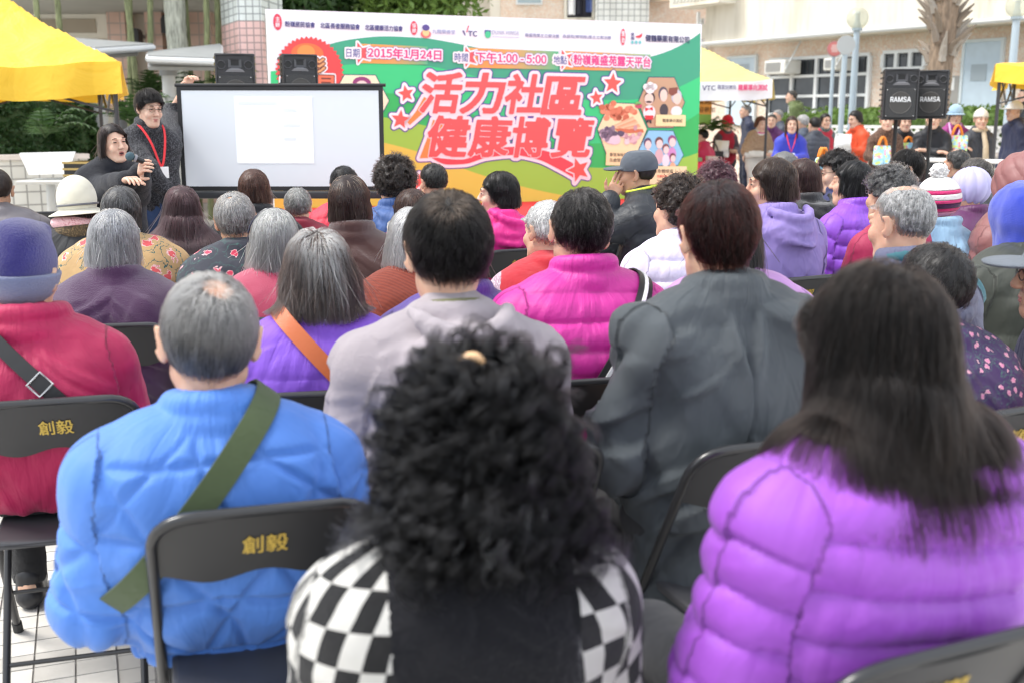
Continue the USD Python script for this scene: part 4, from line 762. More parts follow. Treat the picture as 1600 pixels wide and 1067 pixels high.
# ------------------------------------------------------------------ cloth looks
def cloth(name, c, kind='nylon', c2=None, c3=None):
    c = tuple(np.array(lin(*c)) * .74)
    rough, sheen, spec = dict(nylon=(.55, .1, .35), shiny=(.42, .05, .4), fleece=(.95, .5, .15), knit=(.9, .3, .15), cotton=(.8, .15, .25), wool=(.9, .3, .15), coat=(.5, .05, .35)).get(kind, (.8, .1, .25))
    N = {'tc': ('texture_coordinate', {}), 'a': ('attribute', {'attribute': 'st'}),
         'n1': ('noise_texture', {'scale': dict(nylon=34., shiny=38., fleece=220., knit=70., coat=30.).get(kind, 34.), 'detail': 4.0, 'distortion': .6}),
         'n2': ('noise_texture', {'scale': 900. if kind != 'knit' else 260., 'detail': 1.0}), 'mx': ('math', {'math_type': 'multiply_add', 'value2': .12 if kind in ('nylon', 'shiny', 'coat') else .5}),
         'b': ('bump', {'strength': 1.0, 'distance': dict(nylon=.009, shiny=.009, fleece=.004, knit=.006, coat=.011).get(kind, .005)}),
         'vn': ('noise_texture', {'scale': 5., 'detail': 3.0}), 'vr': ('rgb_ramp', {'ramp': [(.3, (.86,) * 3), (.7, (1.08,) * 3)]}),
         'mul': ('mix_color', {'blend_type': 'multiply', 'fac': 1.0, 'use_clamp': False}),
         'p': ('principled_bsdf', {'roughness': rough, 'sheen_weight': sheen, 'specular_ior_level': spec})}
    L = [('tc.object', 'n1.vector'), ('tc.object', 'n2.vector'), ('n2.fac', 'mx.value1'), ('n1.fac', 'mx.value3'), ('mx.value', 'b.height'), ('b.normal', 'p.normal'),
         ('tc.object', 'vn.vector'), ('vn.fac', 'vr.fac'), ('vr.color', 'mul.b'), ('mul.result', 'p.base_color')]
    if kind in ('nylon', 'shiny', 'coat'):
        N['sm'] = ('mapping', {'scale': (34., 9., 1.) if kind != 'coat' else (13., 5., 1.), 'rotation': (0, 0, 0. if kind != 'coat' else .6)}); N['n1'] = ('noise_texture', {'scale': 1., 'detail': 3.0 if kind != 'coat' else 2., 'distortion': .5 if kind != 'coat' else 1.2}); N['b'] = ('bump', {'strength': 1.0, 'distance': .0055 if kind != 'coat' else .016})
        L[0] = ('a.vector', 'sm.vector'); L.append(('sm.vector', 'n1.vector'))
    if c2 is None:
        N['mul'][1]['a'] = c
    elif kind == 'check':
        N['ck'] = ('checker_texture', {'scale': c3, 'color1': c, 'color2': lin(*c2)}); N['mp'] = ('mapping', {'scale': (1., .62, 0.), 'location': (0, 0, .013)})
        L += [('a.vector', 'mp.vector'), ('mp.vector', 'ck.vector'), ('ck.color', 'mul.a')]
    elif kind == 'tweed':
        N['wn'] = ('noise_texture', {'scale': 150., 'detail': 2.0}); N['wr'] = ('rgb_ramp', {'ramp': [(.35, c), (.5, lin(*c2)), (.62, lin(*(c3 or c2)))]})
        L += [('tc.object', 'wn.vector'), ('wn.fac', 'wr.fac'), ('wr.color', 'mul.a')]
    elif kind == 'knitdiamond':
        N['w1'] = ('wave_texture', {'scale': 26., 'bands_direction': 'diagonal', 'distortion': 1.5, 'detail': 1.0}); N['wr'] = ('rgb_ramp', {'ramp': [(.2, c), (.8, lin(*c2))]})
        L += [('tc.object', 'w1.vector'), ('w1.fac', 'wr.fac'), ('wr.color', 'mul.a')]
    else:                                            # printed flowers: petals round random centres, leaves between
        sc = c3 or 16.
        N['v'] = ('voronoi_texture', {'scale': sc, 'randomness': .8}); N['v2'] = ('noise_texture', {'scale': sc * 3.2, 'detail': 2.0, 'distortion': 1.2})
        N['ad'] = ('math', {'math_type': 'multiply_add', 'value2': .55}); N['fr'] = ('rgb_ramp', {'interpolate': False, 'ramp': [(0., (.75, .62, .35)), (.20, lin(*c2)), (.47, (.78, .5, .5)), (.52, c), (.74, c), (.75, (.06, .13, .12)), (.80, c)]})
        L += [('tc.object', 'v.vector'), ('tc.object', 'v2.vector'), ('v2.fac', 'ad.value1'), ('v.distance', 'ad.value3'), ('ad.value', 'fr.fac'), ('fr.color', 'mul.a')]
    return graph('cloth_' + name, N, L, 'p.BSDF')
skin_looks = {}
def skin_look(k):
    c = dict(light=(.60, .40, .30), mid=(.54, .335, .235), tan=(.46, .27, .175))[k]
    return graph('skin_' + k, {'tc': ('texture_coordinate', {}), 'n': ('noise_texture', {'scale': 22., 'detail': 4.0}), 'r': ('rgb_ramp', {'ramp': [(.3, tuple(np.array(c) * (.88, .78, .76))), (.65, c)]}),
        'n2': ('noise_texture', {'scale': 420., 'detail': 2.0}), 'b': ('bump', {'distance': .0012, 'strength': .5}),
        'p': ('principled_bsdf', {'roughness': .48, 'subsurface_weight': .12, 'subsurface_scale': .006, 'specular_ior_level': .4})},
        [('tc.object', 'n.vector'), ('n.fac', 'r.fac'), ('r.color', 'p.base_color'), ('tc.object', 'n2.vector'), ('n2.fac', 'b.height'), ('b.normal', 'p.normal')], 'p.BSDF')

# ------------------------------------------------------------------ hands (wrist at the origin, fingers towards +y, palm towards -z, thumb at +x)
_hands = {}
def hand_mesh(curl=.5, h=.005, spread=.06):
    k = (curl, h, spread)
    if k not in _hands:
        F = Field((-.07, -.05, -.09), (.075, .2, .04), h)
        F.cap((0, -.045, 0), (0, 0, 0), .024, .024, k=.02)
        for x, r in ((-.030, .014), (-.011, .0145), (.010, .0145), (.028, .014)):
            F.cap((x * .6, .0, 0), (x, .080, 0), .017, r, k=.018)
        for x, l, r in ((-.031, .062, .0078), (-.011, .076, .0086), (.010, .082, .0088), (.030, .072, .0086)):
            a, p, az = 0., np.array([x, .084, .001]), x / .03 * spread
            for s, part in enumerate((.46, .30, .24)):
                a += curl * (.55, .75, .5)[s]
                q = p + l * part * np.array([math.sin(az) * math.cos(a), math.cos(az) * math.cos(a), -math.sin(a)])
                F.cap(p, q, r * (1 - .08 * s), r * (.92 - .08 * s), k=.005); p = q
        p = np.array([.022, .018, -.006])
        for s, (l, r) in enumerate(((.040, .0125), (.030, .0098), (.024, .0085))):
            d = np.array([.72 - .3 * s * min(1, curl + .3), .68 + .1 * s, -.15 - .35 * s * curl]); d /= np.linalg.norm(d)
            F.cap(p, p + d * l, r, r * .92, k=.008); p = p + d * l
        _hands[k] = F.mesh()
    return _hands[k].copy()
def manifold(m): return manifold3d.Manifold(manifold3d.Mesh(np.asarray(m.vertices, np.float32), np.asarray(m.faces, np.uint32)))
def fuse(ms):
    try:
        r = manifold(ms[0])
        for m in ms[1:]: r = r + manifold(m)
        o = r.to_mesh()
        if len(o.tri_verts) < 100: raise ValueError
        return trimesh.Trimesh(np.array(o.vert_properties)[:, :3], np.array(o.tri_verts), process=False)
    except Exception:
        return cat(*ms)
# ------------------------------------------------------------------ one person
HAIRS = dict(
    short=dict(length=.042, grav=.14, lift=.08, clump=.14, vol=.013, jit=.07, stick=.22), crop=dict(length=.022, grav=.1, lift=.12, clump=.06, vol=.004, seg=5, jit=.07, stick=.3),
    neat=dict(length=.058, grav=.18, lift=.04, clump=.13, vol=.014, jit=.06, stick=.35),
    bob=dict(length=lambda d: .115 + .10 * np.clip(d[:, 2] + .3, 0, 1), grav=.30, vol=.011, seg=10, clump=.18, lift=.05, jit=.06, stick=.5, stick_z=.0),
    shortbob=dict(length=lambda d: .07 + .09 * np.clip(d[:, 2] + .3, 0, 1), grav=.26, vol=.010, seg=9, clump=.18, lift=.05, jit=.07, stick=.5, stick_z=-.01),
    bigbob=dict(length=lambda d: .115 + .10 * np.clip(d[:, 2] + .3, 0, 1), grav=.30, vol=.022, seg=12, clump=.2, lift=.1, jit=.06, stick=.4, stick_z=.02),
    perm=dict(length=.046, grav=.10, vol=.016, curl=.006, cfreq=200., seg=9, lift=.4, clump=.35),
    curly=dict(length=lambda d: .13 + .09 * np.clip(.3 - d[:, 2], 0, 1), grav=.17, vol=.055, curl=.013, cfreq=120., seg=18, lift=.75, clump=.4, taper=.25),
    long=dict(length=lambda d: .30 + .12 * np.clip(d[:, 2] + .3, 0, 1), grav=.4, vol=.014, seg=14, clump=.2, jit=.05, lift=.1, stick=.4, stick_z=.0),
)
CHAIRS, PEOPLE = [], {}
def torso_bars(J, grow=0., k=1.):
    T = [(0, .078, .112), (.28, .086, .098), (.6, .105, .100), (.82, .118, .088), (1.0, J['sw'] - .075, .058)]
    T = np.array(T); out = []
    for t in np.linspace(0, 1, 11):
        hw, r = np.interp(t, T[:, 0], T[:, 1]), np.interp(t, T[:, 0], T[:, 2])
        c = J['pel'] + (J['sho'] - J['pel']) * t + np.array([0, -.045 * math.sin(t * PI) + .0, 0])
        f = J['fat'] * (1 - .5 * t)
        out.append((c, hw * J['ws'] * k, (r + f + grow) * (k if k < 1 else 1)))
    return out
def person(label, px, Y, yaw=20, pose='sit', gz=0., male=False, hy=.07, hx=0., hyaw=0, hpitch=0, hroll=0, hs=1., sw=.174, ws=.95, fat=.0, res=.009, hres=.006,
           hair_=None, top=None, legs=((40, 42, 48), 'cotton'), skin='mid', face=False, jaw=0., arms=None, hands=.5, hand_rot=None, chair=True, group=None, shoes=(25, 25, 28), seat=.57, hem=None, detail=True, chair_dy=0., chair_dx=0., knees=None, seed=0, chair_yaw=None, torso_yaw=None, eyes=True, arms_w=None):
    rng = np.random.default_rng(abs(hash_(label)) + seed)
    if pose == 'sit':
        fac = 1.02 + .03 * (Y - 1.9); Y *= fac; hs *= 1. + .15 * (fac - 1)
    if pose == 'sit' and Y > 2.7: hroll += rng.uniform(-6, 6); hpitch += rng.uniform(-7, 4); hyaw += 0 if face else rng.uniform(-11, 11); yaw += rng.uniform(-5, 5)
    hw = W(px[0], px[1], Y); yaw = math.radians(yaw); R = rotz(yaw)
    root = hw - R @ np.array([hx, hy, 0]); root[2] = gz
    hz = hw[2] - gz
    th = thing('person', label, 'person', root, yaw, group)
    J = dict(sw=sw, ws=ws, fat=fat)
    hip = seat if pose == 'sit' else hz * .565
    hc = np.array([hx, hy, hz])
    J['pel'] = np.array([0, .035 if pose == 'sit' else 0, hip]); J['sho'] = np.array([hx * .75, hy - .055, hz - .188 * hs]); J['neck'] = hc + np.array([0, -.04, -.118 * hs])
    sit = pose == 'sit'
    S, E, Wr = {}, {}, {}
    for s in (-1, 1):
        S[s] = J['sho'] + np.array([s * sw, .0, -.055])
        if sit: E[s], Wr[s] = S[s] + (s * .055, .05, -.26), np.array([s * .10, S[s][1] + .26, hip + .11])
        else: E[s], Wr[s] = S[s] + (s * .035, -.01, -.27), S[s] + (s * .02, .07, -.50)
        if arms and s in arms:
            E[s], Wr[s] = (np.array(q, float) + (J['sho'] * (1, 1, 1)) for q in arms[s])
    if arms_w:
        for s in arms_w: E[s], Wr[s] = (R.T @ (np.array(q, float) - root) for q in arms_w[s])
    A = {}
    for s in (-1, 1):
        if sit:
            kx = s * .11 if not knees else knees[0 if s < 0 else 1]
            A[s] = [J['pel'] + (s * .085, .02, -.02), np.array([kx, .43, hip - .04]), np.array([kx, .40, .10]), np.array([kx, .52, .045])]
        else:
            A[s] = [J['pel'] + (s * .085, 0, -.03), np.array([s * .095, .02, hip * .53]), np.array([s * .095, -.02, .09]), np.array([s * .11, .12, .045])]
    # body: torso core, arms, legs, fused with the head and the hands into one surface
    lo = np.min([np.array(v) for v in list(E.values()) + list(Wr.values()) + A[-1] + A[1] + [J['pel'] - .3, J['sho'] - .3]], 0) - .16
    hi = np.max([np.array(v) for v in list(E.values()) + list(Wr.values()) + A[-1] + A[1] + [J['pel'] + .3, J['sho'] + .3, J['neck']]], 0) + .16
    lo[2] = max(lo[2], -.03)
    F = Field(lo, hi, .016)
    for c, w_, r in torso_bars(J, -.035): F.cap(c - (w_, 0, 0), c + (w_, 0, 0), r, k=.03)
    F.cap(J['sho'] + (0, 0, .02), J['neck'], .062, .05, k=.04)
    for s in (-1, 1):
        F.cap(S[s], E[s], .044, .038); F.cap(E[s], Wr[s], .038, .026)
        F.cap(A[s][0], A[s][1], .075, .052); F.cap(A[s][1], A[s][2], .050, .036); F.cap(A[s][2] - (0, .03, .03), A[s][3] - (0, 0, .0), .036, .03)
    Rh = rotz(math.radians(hyaw)) @ rotx(math.radians(hpitch)) @ roty(math.radians(hroll))
    TH = np.eye(4); TH[:3, :3] = Rh * hs; TH[:3, 3] = hc
    hm = head_mesh(hres, male, jaw, not (hair_ and hair_.get('style') in ('bob', 'bigbob', 'long', 'curly', 'shortbob'))); hm.apply_transform(TH)
    parts = [F.mesh(), hm]
    for s in (-1, 1):
        cu = hands[s] if isinstance(hands, dict) else hands
        if cu is None: continue
        g = hand_mesh(cu, .006 if hres > .005 else .004)
        if s > 0: g.vertices[:, 0] *= -1; g.faces = g.faces[:, ::-1]     # thumb towards the middle
        d = Wr[s] - E[s]; d = d / np.linalg.norm(d); up = np.array([0, 0, 1.]) if not (hand_rot and s in hand_rot) else np.array(hand_rot[s], float)
        x = np.cross(d, up); x /= np.linalg.norm(x) + 1e-9; z = np.cross(x, d)
        T = np.eye(4); T[:3, 0], T[:3, 1], T[:3, 2], T[:3, 3] = x, d, z, Wr[s] + d * .012; g.apply_transform(T); parts.append(g)
    obj('body', fuse(parts), skin_look(skin), th, smooth=True)
    def headpart(name, m, mat, parent=th, smooth=True):
        m = m.copy(); m.apply_transform(TH); return obj(name, m, mat, parent, smooth=smooth)
    if face:
        for s in (-1, 1):
            e = ball((s * .0305, .0855, .0115), (.0125, .0065, .0042)); headpart('eye', e, plain('eye_dark', (.018, .012, .010), .15))
            xs = np.linspace(.012, .048, 6); br = tube([(s * x, .0965 - 8 * (x - .02) ** 2 - .004, .0325 + .004 * math.sin((x - .012) / .036 * PI)) for x in xs], [.0018, .003, .0032, .003, .0022, .001], 6)
            headpart('eyebrow', br, plain('brow', (.03, .022, .02), .8))
        lip = cat(ball((0, .0905, -.0585), (.019, .0045, .0042)), ball((0, .0895, -.0685), (.016, .005, .0048))) if not jaw else tube([(.017 * math.cos(a), .0925 - .003 * abs(math.cos(a)), -.063 + .0105 * jaw * math.sin(a)) for a in np.linspace(0, 2 * PI, 16, endpoint=False)], .0035, 6, closed=True)
        headpart('lips', lip, plain('lip', (.42, .14, .12), .4))
        if jaw: headpart('open_mouth', ball((0, .0865, -.063), (.013, .004, .008 * jaw)), plain('mouth_dark', (.05, .012, .012), .5))
    # trousers and shoes
    if legs:
        F = Field(lo, hi, .014 if sit else .016)
        F.cap(J['pel'] - (.08, 0, 0), J['pel'] + (.08, 0, 0), .128 + fat * .6, k=.04)
        for s in (-1, 1):
            F.cap(A[s][0], A[s][1], .094, .068, k=.04); F.cap(A[s][1], A[s][2] + (0, 0, .0), .066, .052, k=.03)
        F.cut(2, .085, above=False)
        m_ = F.mesh(); m_.vertices += vnormals(m_) * ((meshkit.fbm(m_.vertices * 14, 3, 5) - .5) * .018)[:, None]
        obj('trousers', m_, cloth('leg_%02x%02x%02x_%s' % (*legs[0], legs[1]), *legs), th, smooth=True)
    for s in (-1, 1):
        a, b = A[s][2], A[s][3]; F = Field(a - .12, b + .12, .009)
        F.cap((a[0], a[1] - .03, .045), (b[0], b[1] + .03, .036), .042, .036, k=.02); F.cap((a[0], a[1] - .01, .06), (a[0], a[1] - .015, .11), .040, .042, k=.02); F.cut(2, .004, above=False)
        obj('shoe', F.mesh(), plain('shoe_%02x%02x%02x' % tuple(shoes), lin(*shoes), .4), th, smooth=True)
    info = dict(th=th, J=J, hc=hc, TH=TH, R=R, root=root, yaw=yaw, S=S, E=E, W=Wr, headpart=headpart, rng=rng)
    if top: info['top'] = clothe(info, res=res, hem=hem, **top)
    if hair_: grow_hair(info, **hair_)
    if sit and chair:
        dy = 0.
        if top:
            tv = np.array(info['top'].vertices); tv = tv[(tv[:, 2] > .66) & (tv[:, 2] < .83) & (np.abs(tv[:, 0]) < .20)]
            if len(tv): dy = min(.0, np.percentile(tv[:, 1] - (-.225 + (.83 - tv[:, 2]) / .83 * .47 + .004), 2))
        CHAIRS.append((root + R @ np.array([chair_dx, chair_dy + dy, 0]), yaw if chair_yaw is None else math.radians(chair_yaw), label))
    PEOPLE[label] = info
    return info
def hash_(s):
    h = 7
    for ch in s: h = (h * 31 + ord(ch)) % 1000003
    return h
def clothe(I, mat, kind='plain', pitch=.075, amp=.010, grow=.012, collar=.03, hood=False, res=.009, hem=None, sleeve=True, sleeve_mat=None, wr=.006, name='jacket', slv_amp=None, collar_mat=None, coll_r=.078, cuff=.0, armr=1., vest=None, sleeve_x=None, tilt=0., seam=False):
    J, S, E, Wr = I['J'], I['S'], I['E'], I['W']
    if vest is not None:                              # a sleeveless garment over the first one
        clothe(I, vest, kind='plain', grow=grow + .012, collar=0, res=res, hem=hem, sleeve=False, wr=wr, name='vest')
    bars = torso_bars(J, grow)
    allp = np.array([c for c, _, _ in bars] + (list(S.values()) + list(E.values()) + list(Wr.values()) if sleeve else list(S.values())))
    lo, hi = allp.min(0) - .27, allp.max(0) + .22
    bottom = (J['pel'][2] - .10) if hem is None else hem
    lo[2] = max(lo[2], min(bottom - .03, Wr[-1][2] - .12, Wr[1][2] - .12)); hi[2] = J['neck'][2] + .16
    F = Field(lo, hi, res)
    for c, w_, r in bars: F.cap(c - (w_, 0, 0), c + (w_, 0, 0), r, k=.04)
    if hem is not None and hem < J['pel'][2] - .1:
        p = J['pel']
        for a_ in (-1, 0, 1): F.cap((p[0] + .1 * a_, p[1] + .01, p[2]), (p[0] + .085 * a_, p[1] + (.02 if hem > .4 else -.04), hem), .105, .105 if hem > .4 else .15, k=.05)
    F.cut(2, bottom, above=False)
    nk = J['neck']
    F.cap(J['sho'] + (-.07, 0, .0), nk + (-.02, -.005, -.01), .066 + grow * .5, .058 + grow * .4, k=.05); F.cap(J['sho'] + (.07, 0, .0), nk + (.02, -.005, -.01), .066 + grow * .5, .058 + grow * .4, k=.05)
    if sleeve:
        for s in (-1, 1):
            F.cap(S[s] - (s * .03, 0, 0), S[s], (.076 + grow) * armr, (.072 + grow * .8) * armr, k=.05)
            F.cap(S[s], E[s], (.071 + grow) * armr, (.061 + grow) * armr, k=.035); F.cap(E[s], Wr[s], (.061 + grow) * armr, (.046 + grow * .7 + cuff) * armr, k=.03)
    if collar:
        n = 20; cpt = [nk + np.array([coll_r * math.cos(a), coll_r * .95 * math.sin(a) - .004, -.018 - .012 * math.sin(a)]) for a in np.linspace(0, 2 * PI, n, endpoint=False)]
        for i in range(n):
            F.cap(cpt[i], cpt[(i + 1) % n], .016 + grow * .35, k=.02); F.cap(cpt[i] + (0, 0, collar), cpt[(i + 1) % n] + (0, 0, collar), .014 + grow * .3, k=.016)
    if hood:                                            # a hood lying on the back
        b = J['sho'] + np.array([0, -.098 - grow, .030])
        F.ell(b + (0, -.012, -.045), (.135, .066, .090), .03)
        hr = np.random.default_rng(hash_(str(np.round(b, 3))))
        for k_ in range(3):                             # its folds hang in bows round the neck
            r_ = .108 + .014 * k_ + hr.uniform(-.008, .008); z_ = .040 - .055 * k_ + hr.uniform(-.008, .008); sk = hr.uniform(-.03, .03)
            pt = [b + np.array([r_ * math.sin(t_), .075 - (.135 + .012 * k_) * math.cos(t_), z_ - .05 * math.cos(t_) + .03 + sk * math.sin(t_)]) for t_ in np.linspace(-1.3, 1.3, 9)]
            for i in range(8): F.cap(pt[i], pt[i + 1], hr.uniform(.012, .020), k=.022)
    m = F.mesh(); v = np.array(m.vertices); nrm = vnormals(m)
    # coordinates on the cloth: around and along, on the torso or on a sleeve
    along, around = v[:, 2].copy(), np.arctan2(v[:, 0] - J['sho'][0] * .5, -(v[:, 1] - np.interp(v[:, 2], [J['pel'][2], J['sho'][2]], [J['pel'][1], J['sho'][1]]))) * .2
    slv = np.zeros(len(v), bool); best = np.full(len(v), 9.)
    hwv = np.interp(v[:, 2], [c[2] for c, _, _ in bars], [w_ for _, w_, _ in bars])
    for c, w_, r in bars:
        q = v - c; q[:, 0] = np.maximum(np.abs(q[:, 0]) - w_, 0); best = np.minimum(best, np.linalg.norm(q, axis=1) - r)
    if sleeve:
        for s in (-1, 1):
            L0 = 0.; acc = np.full(len(v), 9.); al = np.zeros(len(v)); ar = np.zeros(len(v))
            for a, b, ra in ((S[s], E[s], .066), (E[s], Wr[s], .055)):
                t, d = seg_t(v, a, b); d = d - ra - grow; u = b - a; Lg = np.linalg.norm(u); u = u / Lg
                e1 = np.cross(u, (0, 1, .2)); e1 /= np.linalg.norm(e1); e2 = np.cross(u, e1); rel = v - a
                better = d < acc; acc = np.where(better, d, acc); al = np.where(better, L0 + t * Lg, al); ar = np.where(better, np.arctan2(rel @ e2, rel @ e1) * .065, ar); L0 += Lg
            use = acc < best - .004
            slv |= use; along = np.where(use, 2 + s - al, along); around = np.where(use, ar, around)
    if sleeve_x: slv = slv | (np.abs(v[:, 0] - J['sho'][0]) > sleeve_x)
    a_ = np.where(slv, slv_amp if slv_amp is not None else amp, amp)
    D = np.zeros(len(v)); sd = hash_(str(J['sho'])) % 97
    low = meshkit.noise(v * 9, sd) - .5
    if kind == 'puffer':
        ph = (along + tilt * around + .012 * (meshkit.noise(np.stack([around * 6, along * 0, v[:, 1] * 0], 1), sd) - .5) + .02 * low) / pitch
        s_ = np.abs(np.sin(PI * ph)); D += a_ * (np.sqrt(s_) - .6)
        pk = meshkit.noise(np.stack([around * 55, along * 13, v[:, 1] * 8], 1), sd) - .5
        D += pk * .007 * (1 - .5 * s_) + low * .010
    elif kind == 'quilt':
        best_ = np.full(len(v), 1.)
        for an in (90, 33, -33):
            c_ = (around * math.cos(math.radians(an)) + along * math.sin(math.radians(an))) / pitch + .15 * low
            best_ = np.minimum(best_, np.abs(c_ - np.round(c_)) * pitch)
        D += a_ * (1 - np.exp(-(best_ / .010) ** 2)) - a_ * .6 + .25 * a_ * np.minimum(best_ / .06, 1)
        D += (meshkit.noise(np.stack([around * 40, along * 22, v[:, 1] * 10], 1), sd) - .5) * .004 + low * .010
    if wr:
        # folds: long ridges running down from the shoulders and round the elbows
        ab = np.where(slv, around, np.abs(around)); p_ = along * .80 + ab * .60; s_ = ab * .80 - along * .60
        wob = (meshkit.noise(v * 7, sd + 9) - .5) * .05
        q = np.stack([(p_ + wob) * 19, s_ * 3.6, np.sign(around) * 3.3 * (~slv) + v[:, 1] * 1.5], 1)
        n_ = meshkit.fbm(q, 2, sd + 3); n2 = meshkit.noise(np.stack([(along * .5 - ab * .86 + wob) * 23, (ab * .5 + along * .86) * 4.2, v[:, 1] * 2], 1), sd + 5)
        msk = np.clip(meshkit.noise(v * 5 + 5, sd) * 2.4 - .6, .12, 1); msk2 = np.clip(meshkit.noise(v * 5 + 9, sd + 2) * 2.4 - .8, .05, 1)
        D += wr * (np.clip((n_ - .42) * 5, 0, 1) ** 1.3 * msk + .7 * np.clip((n2 - .5) * 3.4, 0, 1) * msk2 - .4) * 1.2 + wr * low * 1.4
    if seam: D -= .006 * np.exp(-((around + .002) / .0045) ** 2) * (~slv) * (v[:, 1] < J['pel'][1])
    D *= np.clip((nk[2] - .012 - v[:, 2]) / .05, .12, 1)
    m.vertices = v + nrm * D[:, None]
    uv = np.stack([around, along], 1)
    if sleeve_mat is not None and sleeve:
        fs = slv[m.faces].all(1)
        for msk, mt, nm in ((fs, sleeve_mat, 'sleeves'), (~fs, mat, name)):
            ids = np.unique(m.faces[msk]); mp = np.full(len(v), -1); mp[ids] = np.arange(len(ids))
            if nm == 'sleeves':
                for s in (-1, 1):
                    ids_ = ids[(np.array(m.vertices)[ids, 0] - J['sho'][0]) * s > 0]; mp_ = np.full(len(v), -1); mp_[ids_] = np.arange(len(ids_)); f_ = mp_[m.faces[msk]]; f_ = f_[(f_ >= 0).all(1)]
                    if len(f_): obj('sleeve', trimesh.Trimesh(m.vertices[ids_], f_, process=False), mt, I['th'], smooth=True, uv=uv[ids_])
            else: obj(nm, trimesh.Trimesh(m.vertices[ids], mp[m.faces[msk]], process=False), mt, I['th'], smooth=True, uv=uv[ids])
    else: obj(name, m, mat, I['th'], smooth=True, uv=uv)
    return m
def grow_hair(I, style='short', col=(.012, .010, .010), n=900, width=.003, grey=None, gmix=0., crown=None, crown_r=.75, crown_x=0., tips=None, mass_n=700, mr=.007, mh=.006, collide=False, name=None, mass_only=False, fly=True, **k):
    rng = I['rng']; kw = dict(HAIRS[style]); kw.update(k)
    coll = None
    if collide:
        TH, J = I['TH'], I['J']; iR = np.linalg.inv(TH)
        cp = [(c - (w_, 0, 0), c + (w_, 0, 0), r + .022) for c, w_, r in torso_bars(J, .012)] + [(I['S'][s], I['E'][s], .09) for s in (-1, 1)] + [(J['sho'] - (.08, 0, -.01), J['neck'] - (.02, 0, 0), .098), (J['sho'] + (.08, 0, .01), J['neck'] + (.02, 0, 0), .098), (J['neck'] + (0, .0, -.02), J['neck'] + (0, 0, .03), .105)]
        def coll(q, off):
            w = q @ TH[:3, :3].T + TH[:3, 3]
            for a, b, r in cp:
                a, b = np.array(a), np.array(b); t, d = seg_t(w, a, b); c = a + t[:, None] * (b - a); need = r + off * .6
                w = np.where((d < need)[:, None], c + (w - c) / np.maximum(d, 1e-4)[:, None] * need[:, None], w)
            return (w - TH[:3, 3]) @ iR[:3, :3].T
    TH = I['TH']; c = np.array(col, float)
    km = {q: x for q, x in kw.items() if q not in ('kids', 'kid_r')}; km.update(solid=True, flyaway=0., vol=kw['vol'] * .4, curl=kw.get('curl', 0) * .5, clump=kw.get('clump', .3) * .3, coll=coll)
    if mass_only: km = {q: x for q, x in kw.items() if q not in ('kids', 'kid_r')}; km.update(coll=coll)
    L0 = km['length']; km['length'] = (lambda d: .88 * L0(d)) if callable(L0) else .88 * L0
    Pm, _, _ = hair(style, mass_n, rng, **km)
    kr = {q: x for q, x in km.items() if q in ('thin', 'solid')}; Pr, _, _ = hair(style, 2600, rng, length=.014, vol=.001, grav=.0, lift=0., jit=.4, clump=0., seg=2, flyaway=0., **kr)
    mm = mass([Pm, Pr], mr, mh, 1.3 if style not in ('curly', 'perm') else .5); mm.apply_transform(TH)
    cc = c if grey is None else c * (1 - gmix) + np.array(grey) * gmix
    nm = 'c%03d_%03d_%03d' % tuple((np.minimum(cc, 1) * 999).astype(int))
    if mass_only:
        return obj('hair', mm, hair_mass_look(nm, cc, cc * 2.2 if grey is None else np.array(grey)), I['th'], smooth=True)
    P, d, gu = hair(style, n, rng, coll=coll, **kw)
    seg1 = P.shape[1]; t = np.linspace(0, 1, seg1)[None, :, None]
    C = np.ones(P.shape) * c * (.35 + 1.3 * gu)[:, None, None]
    if grey is not None:
        g = rng.uniform(size=len(P)) < gmix; C[g] = np.array(grey) * (.7 + .6 * gu[g])[:, None, None]
    if crown is not None:
        w = np.array(kw.get('whorl', (.05, -.55, .83)), float); w /= np.linalg.norm(w); f = np.clip((d @ w - crown_r) / (1 - crown_r) * 2, 0, 1) * (rng.uniform(size=len(P)) < .85)
        if crown_x: f = f * np.exp(-(d[:, 0] / crown_x) ** 2)
        f = f[:, None, None] * np.clip(1.7 - 1.5 * t, 0, 1); C = C * (1 - f) + np.array(crown) * f
    if tips is not None: C = C * (1 - t ** 2) + np.array(tips) * t ** 2
    Pw = P @ TH[:3, :3].T + TH[:3, 3]
    path = numbered(str(I['th'].GetPath()), 'hair')
    h = curves(path, Pw, width, hair_pale if C.mean() > .12 or crown is not None and min(crown) > .3 else hair_look, np.clip(C, .002, .9))
    obj('hair_mass', mm, hair_mass_look(nm, cc), h, smooth=True)
    return h
def back_path(I, pts, n=24, off=.006, front=False):
    """Points (x, z) of the wearer's back put onto the clothes."""
    m = I['top']; nr = vnormals(m); v = np.array(m.vertices); sgn = 1 if front else -1
    ok = nr[:, 1] * sgn > .05; v2 = v[ok]; tr = cKDTree(v2[:, [0, 2]])
    p = np.array(pts, float); s = np.linspace(0, len(p) - 1, n); q = np.stack([np.interp(s, np.arange(len(p)), p[:, i]) for i in (0, 1)], 1)
    y = np.array([np.percentile(v2[i, 1] * sgn, 85) * sgn for i in [tr.query(a, 24)[1] for a in q]])
    y = np.convolve(np.pad(y, 2, 'edge'), np.ones(5) / 5, 'valid')
    return np.stack([q[:, 0], y + sgn * off, q[:, 1]], 1)
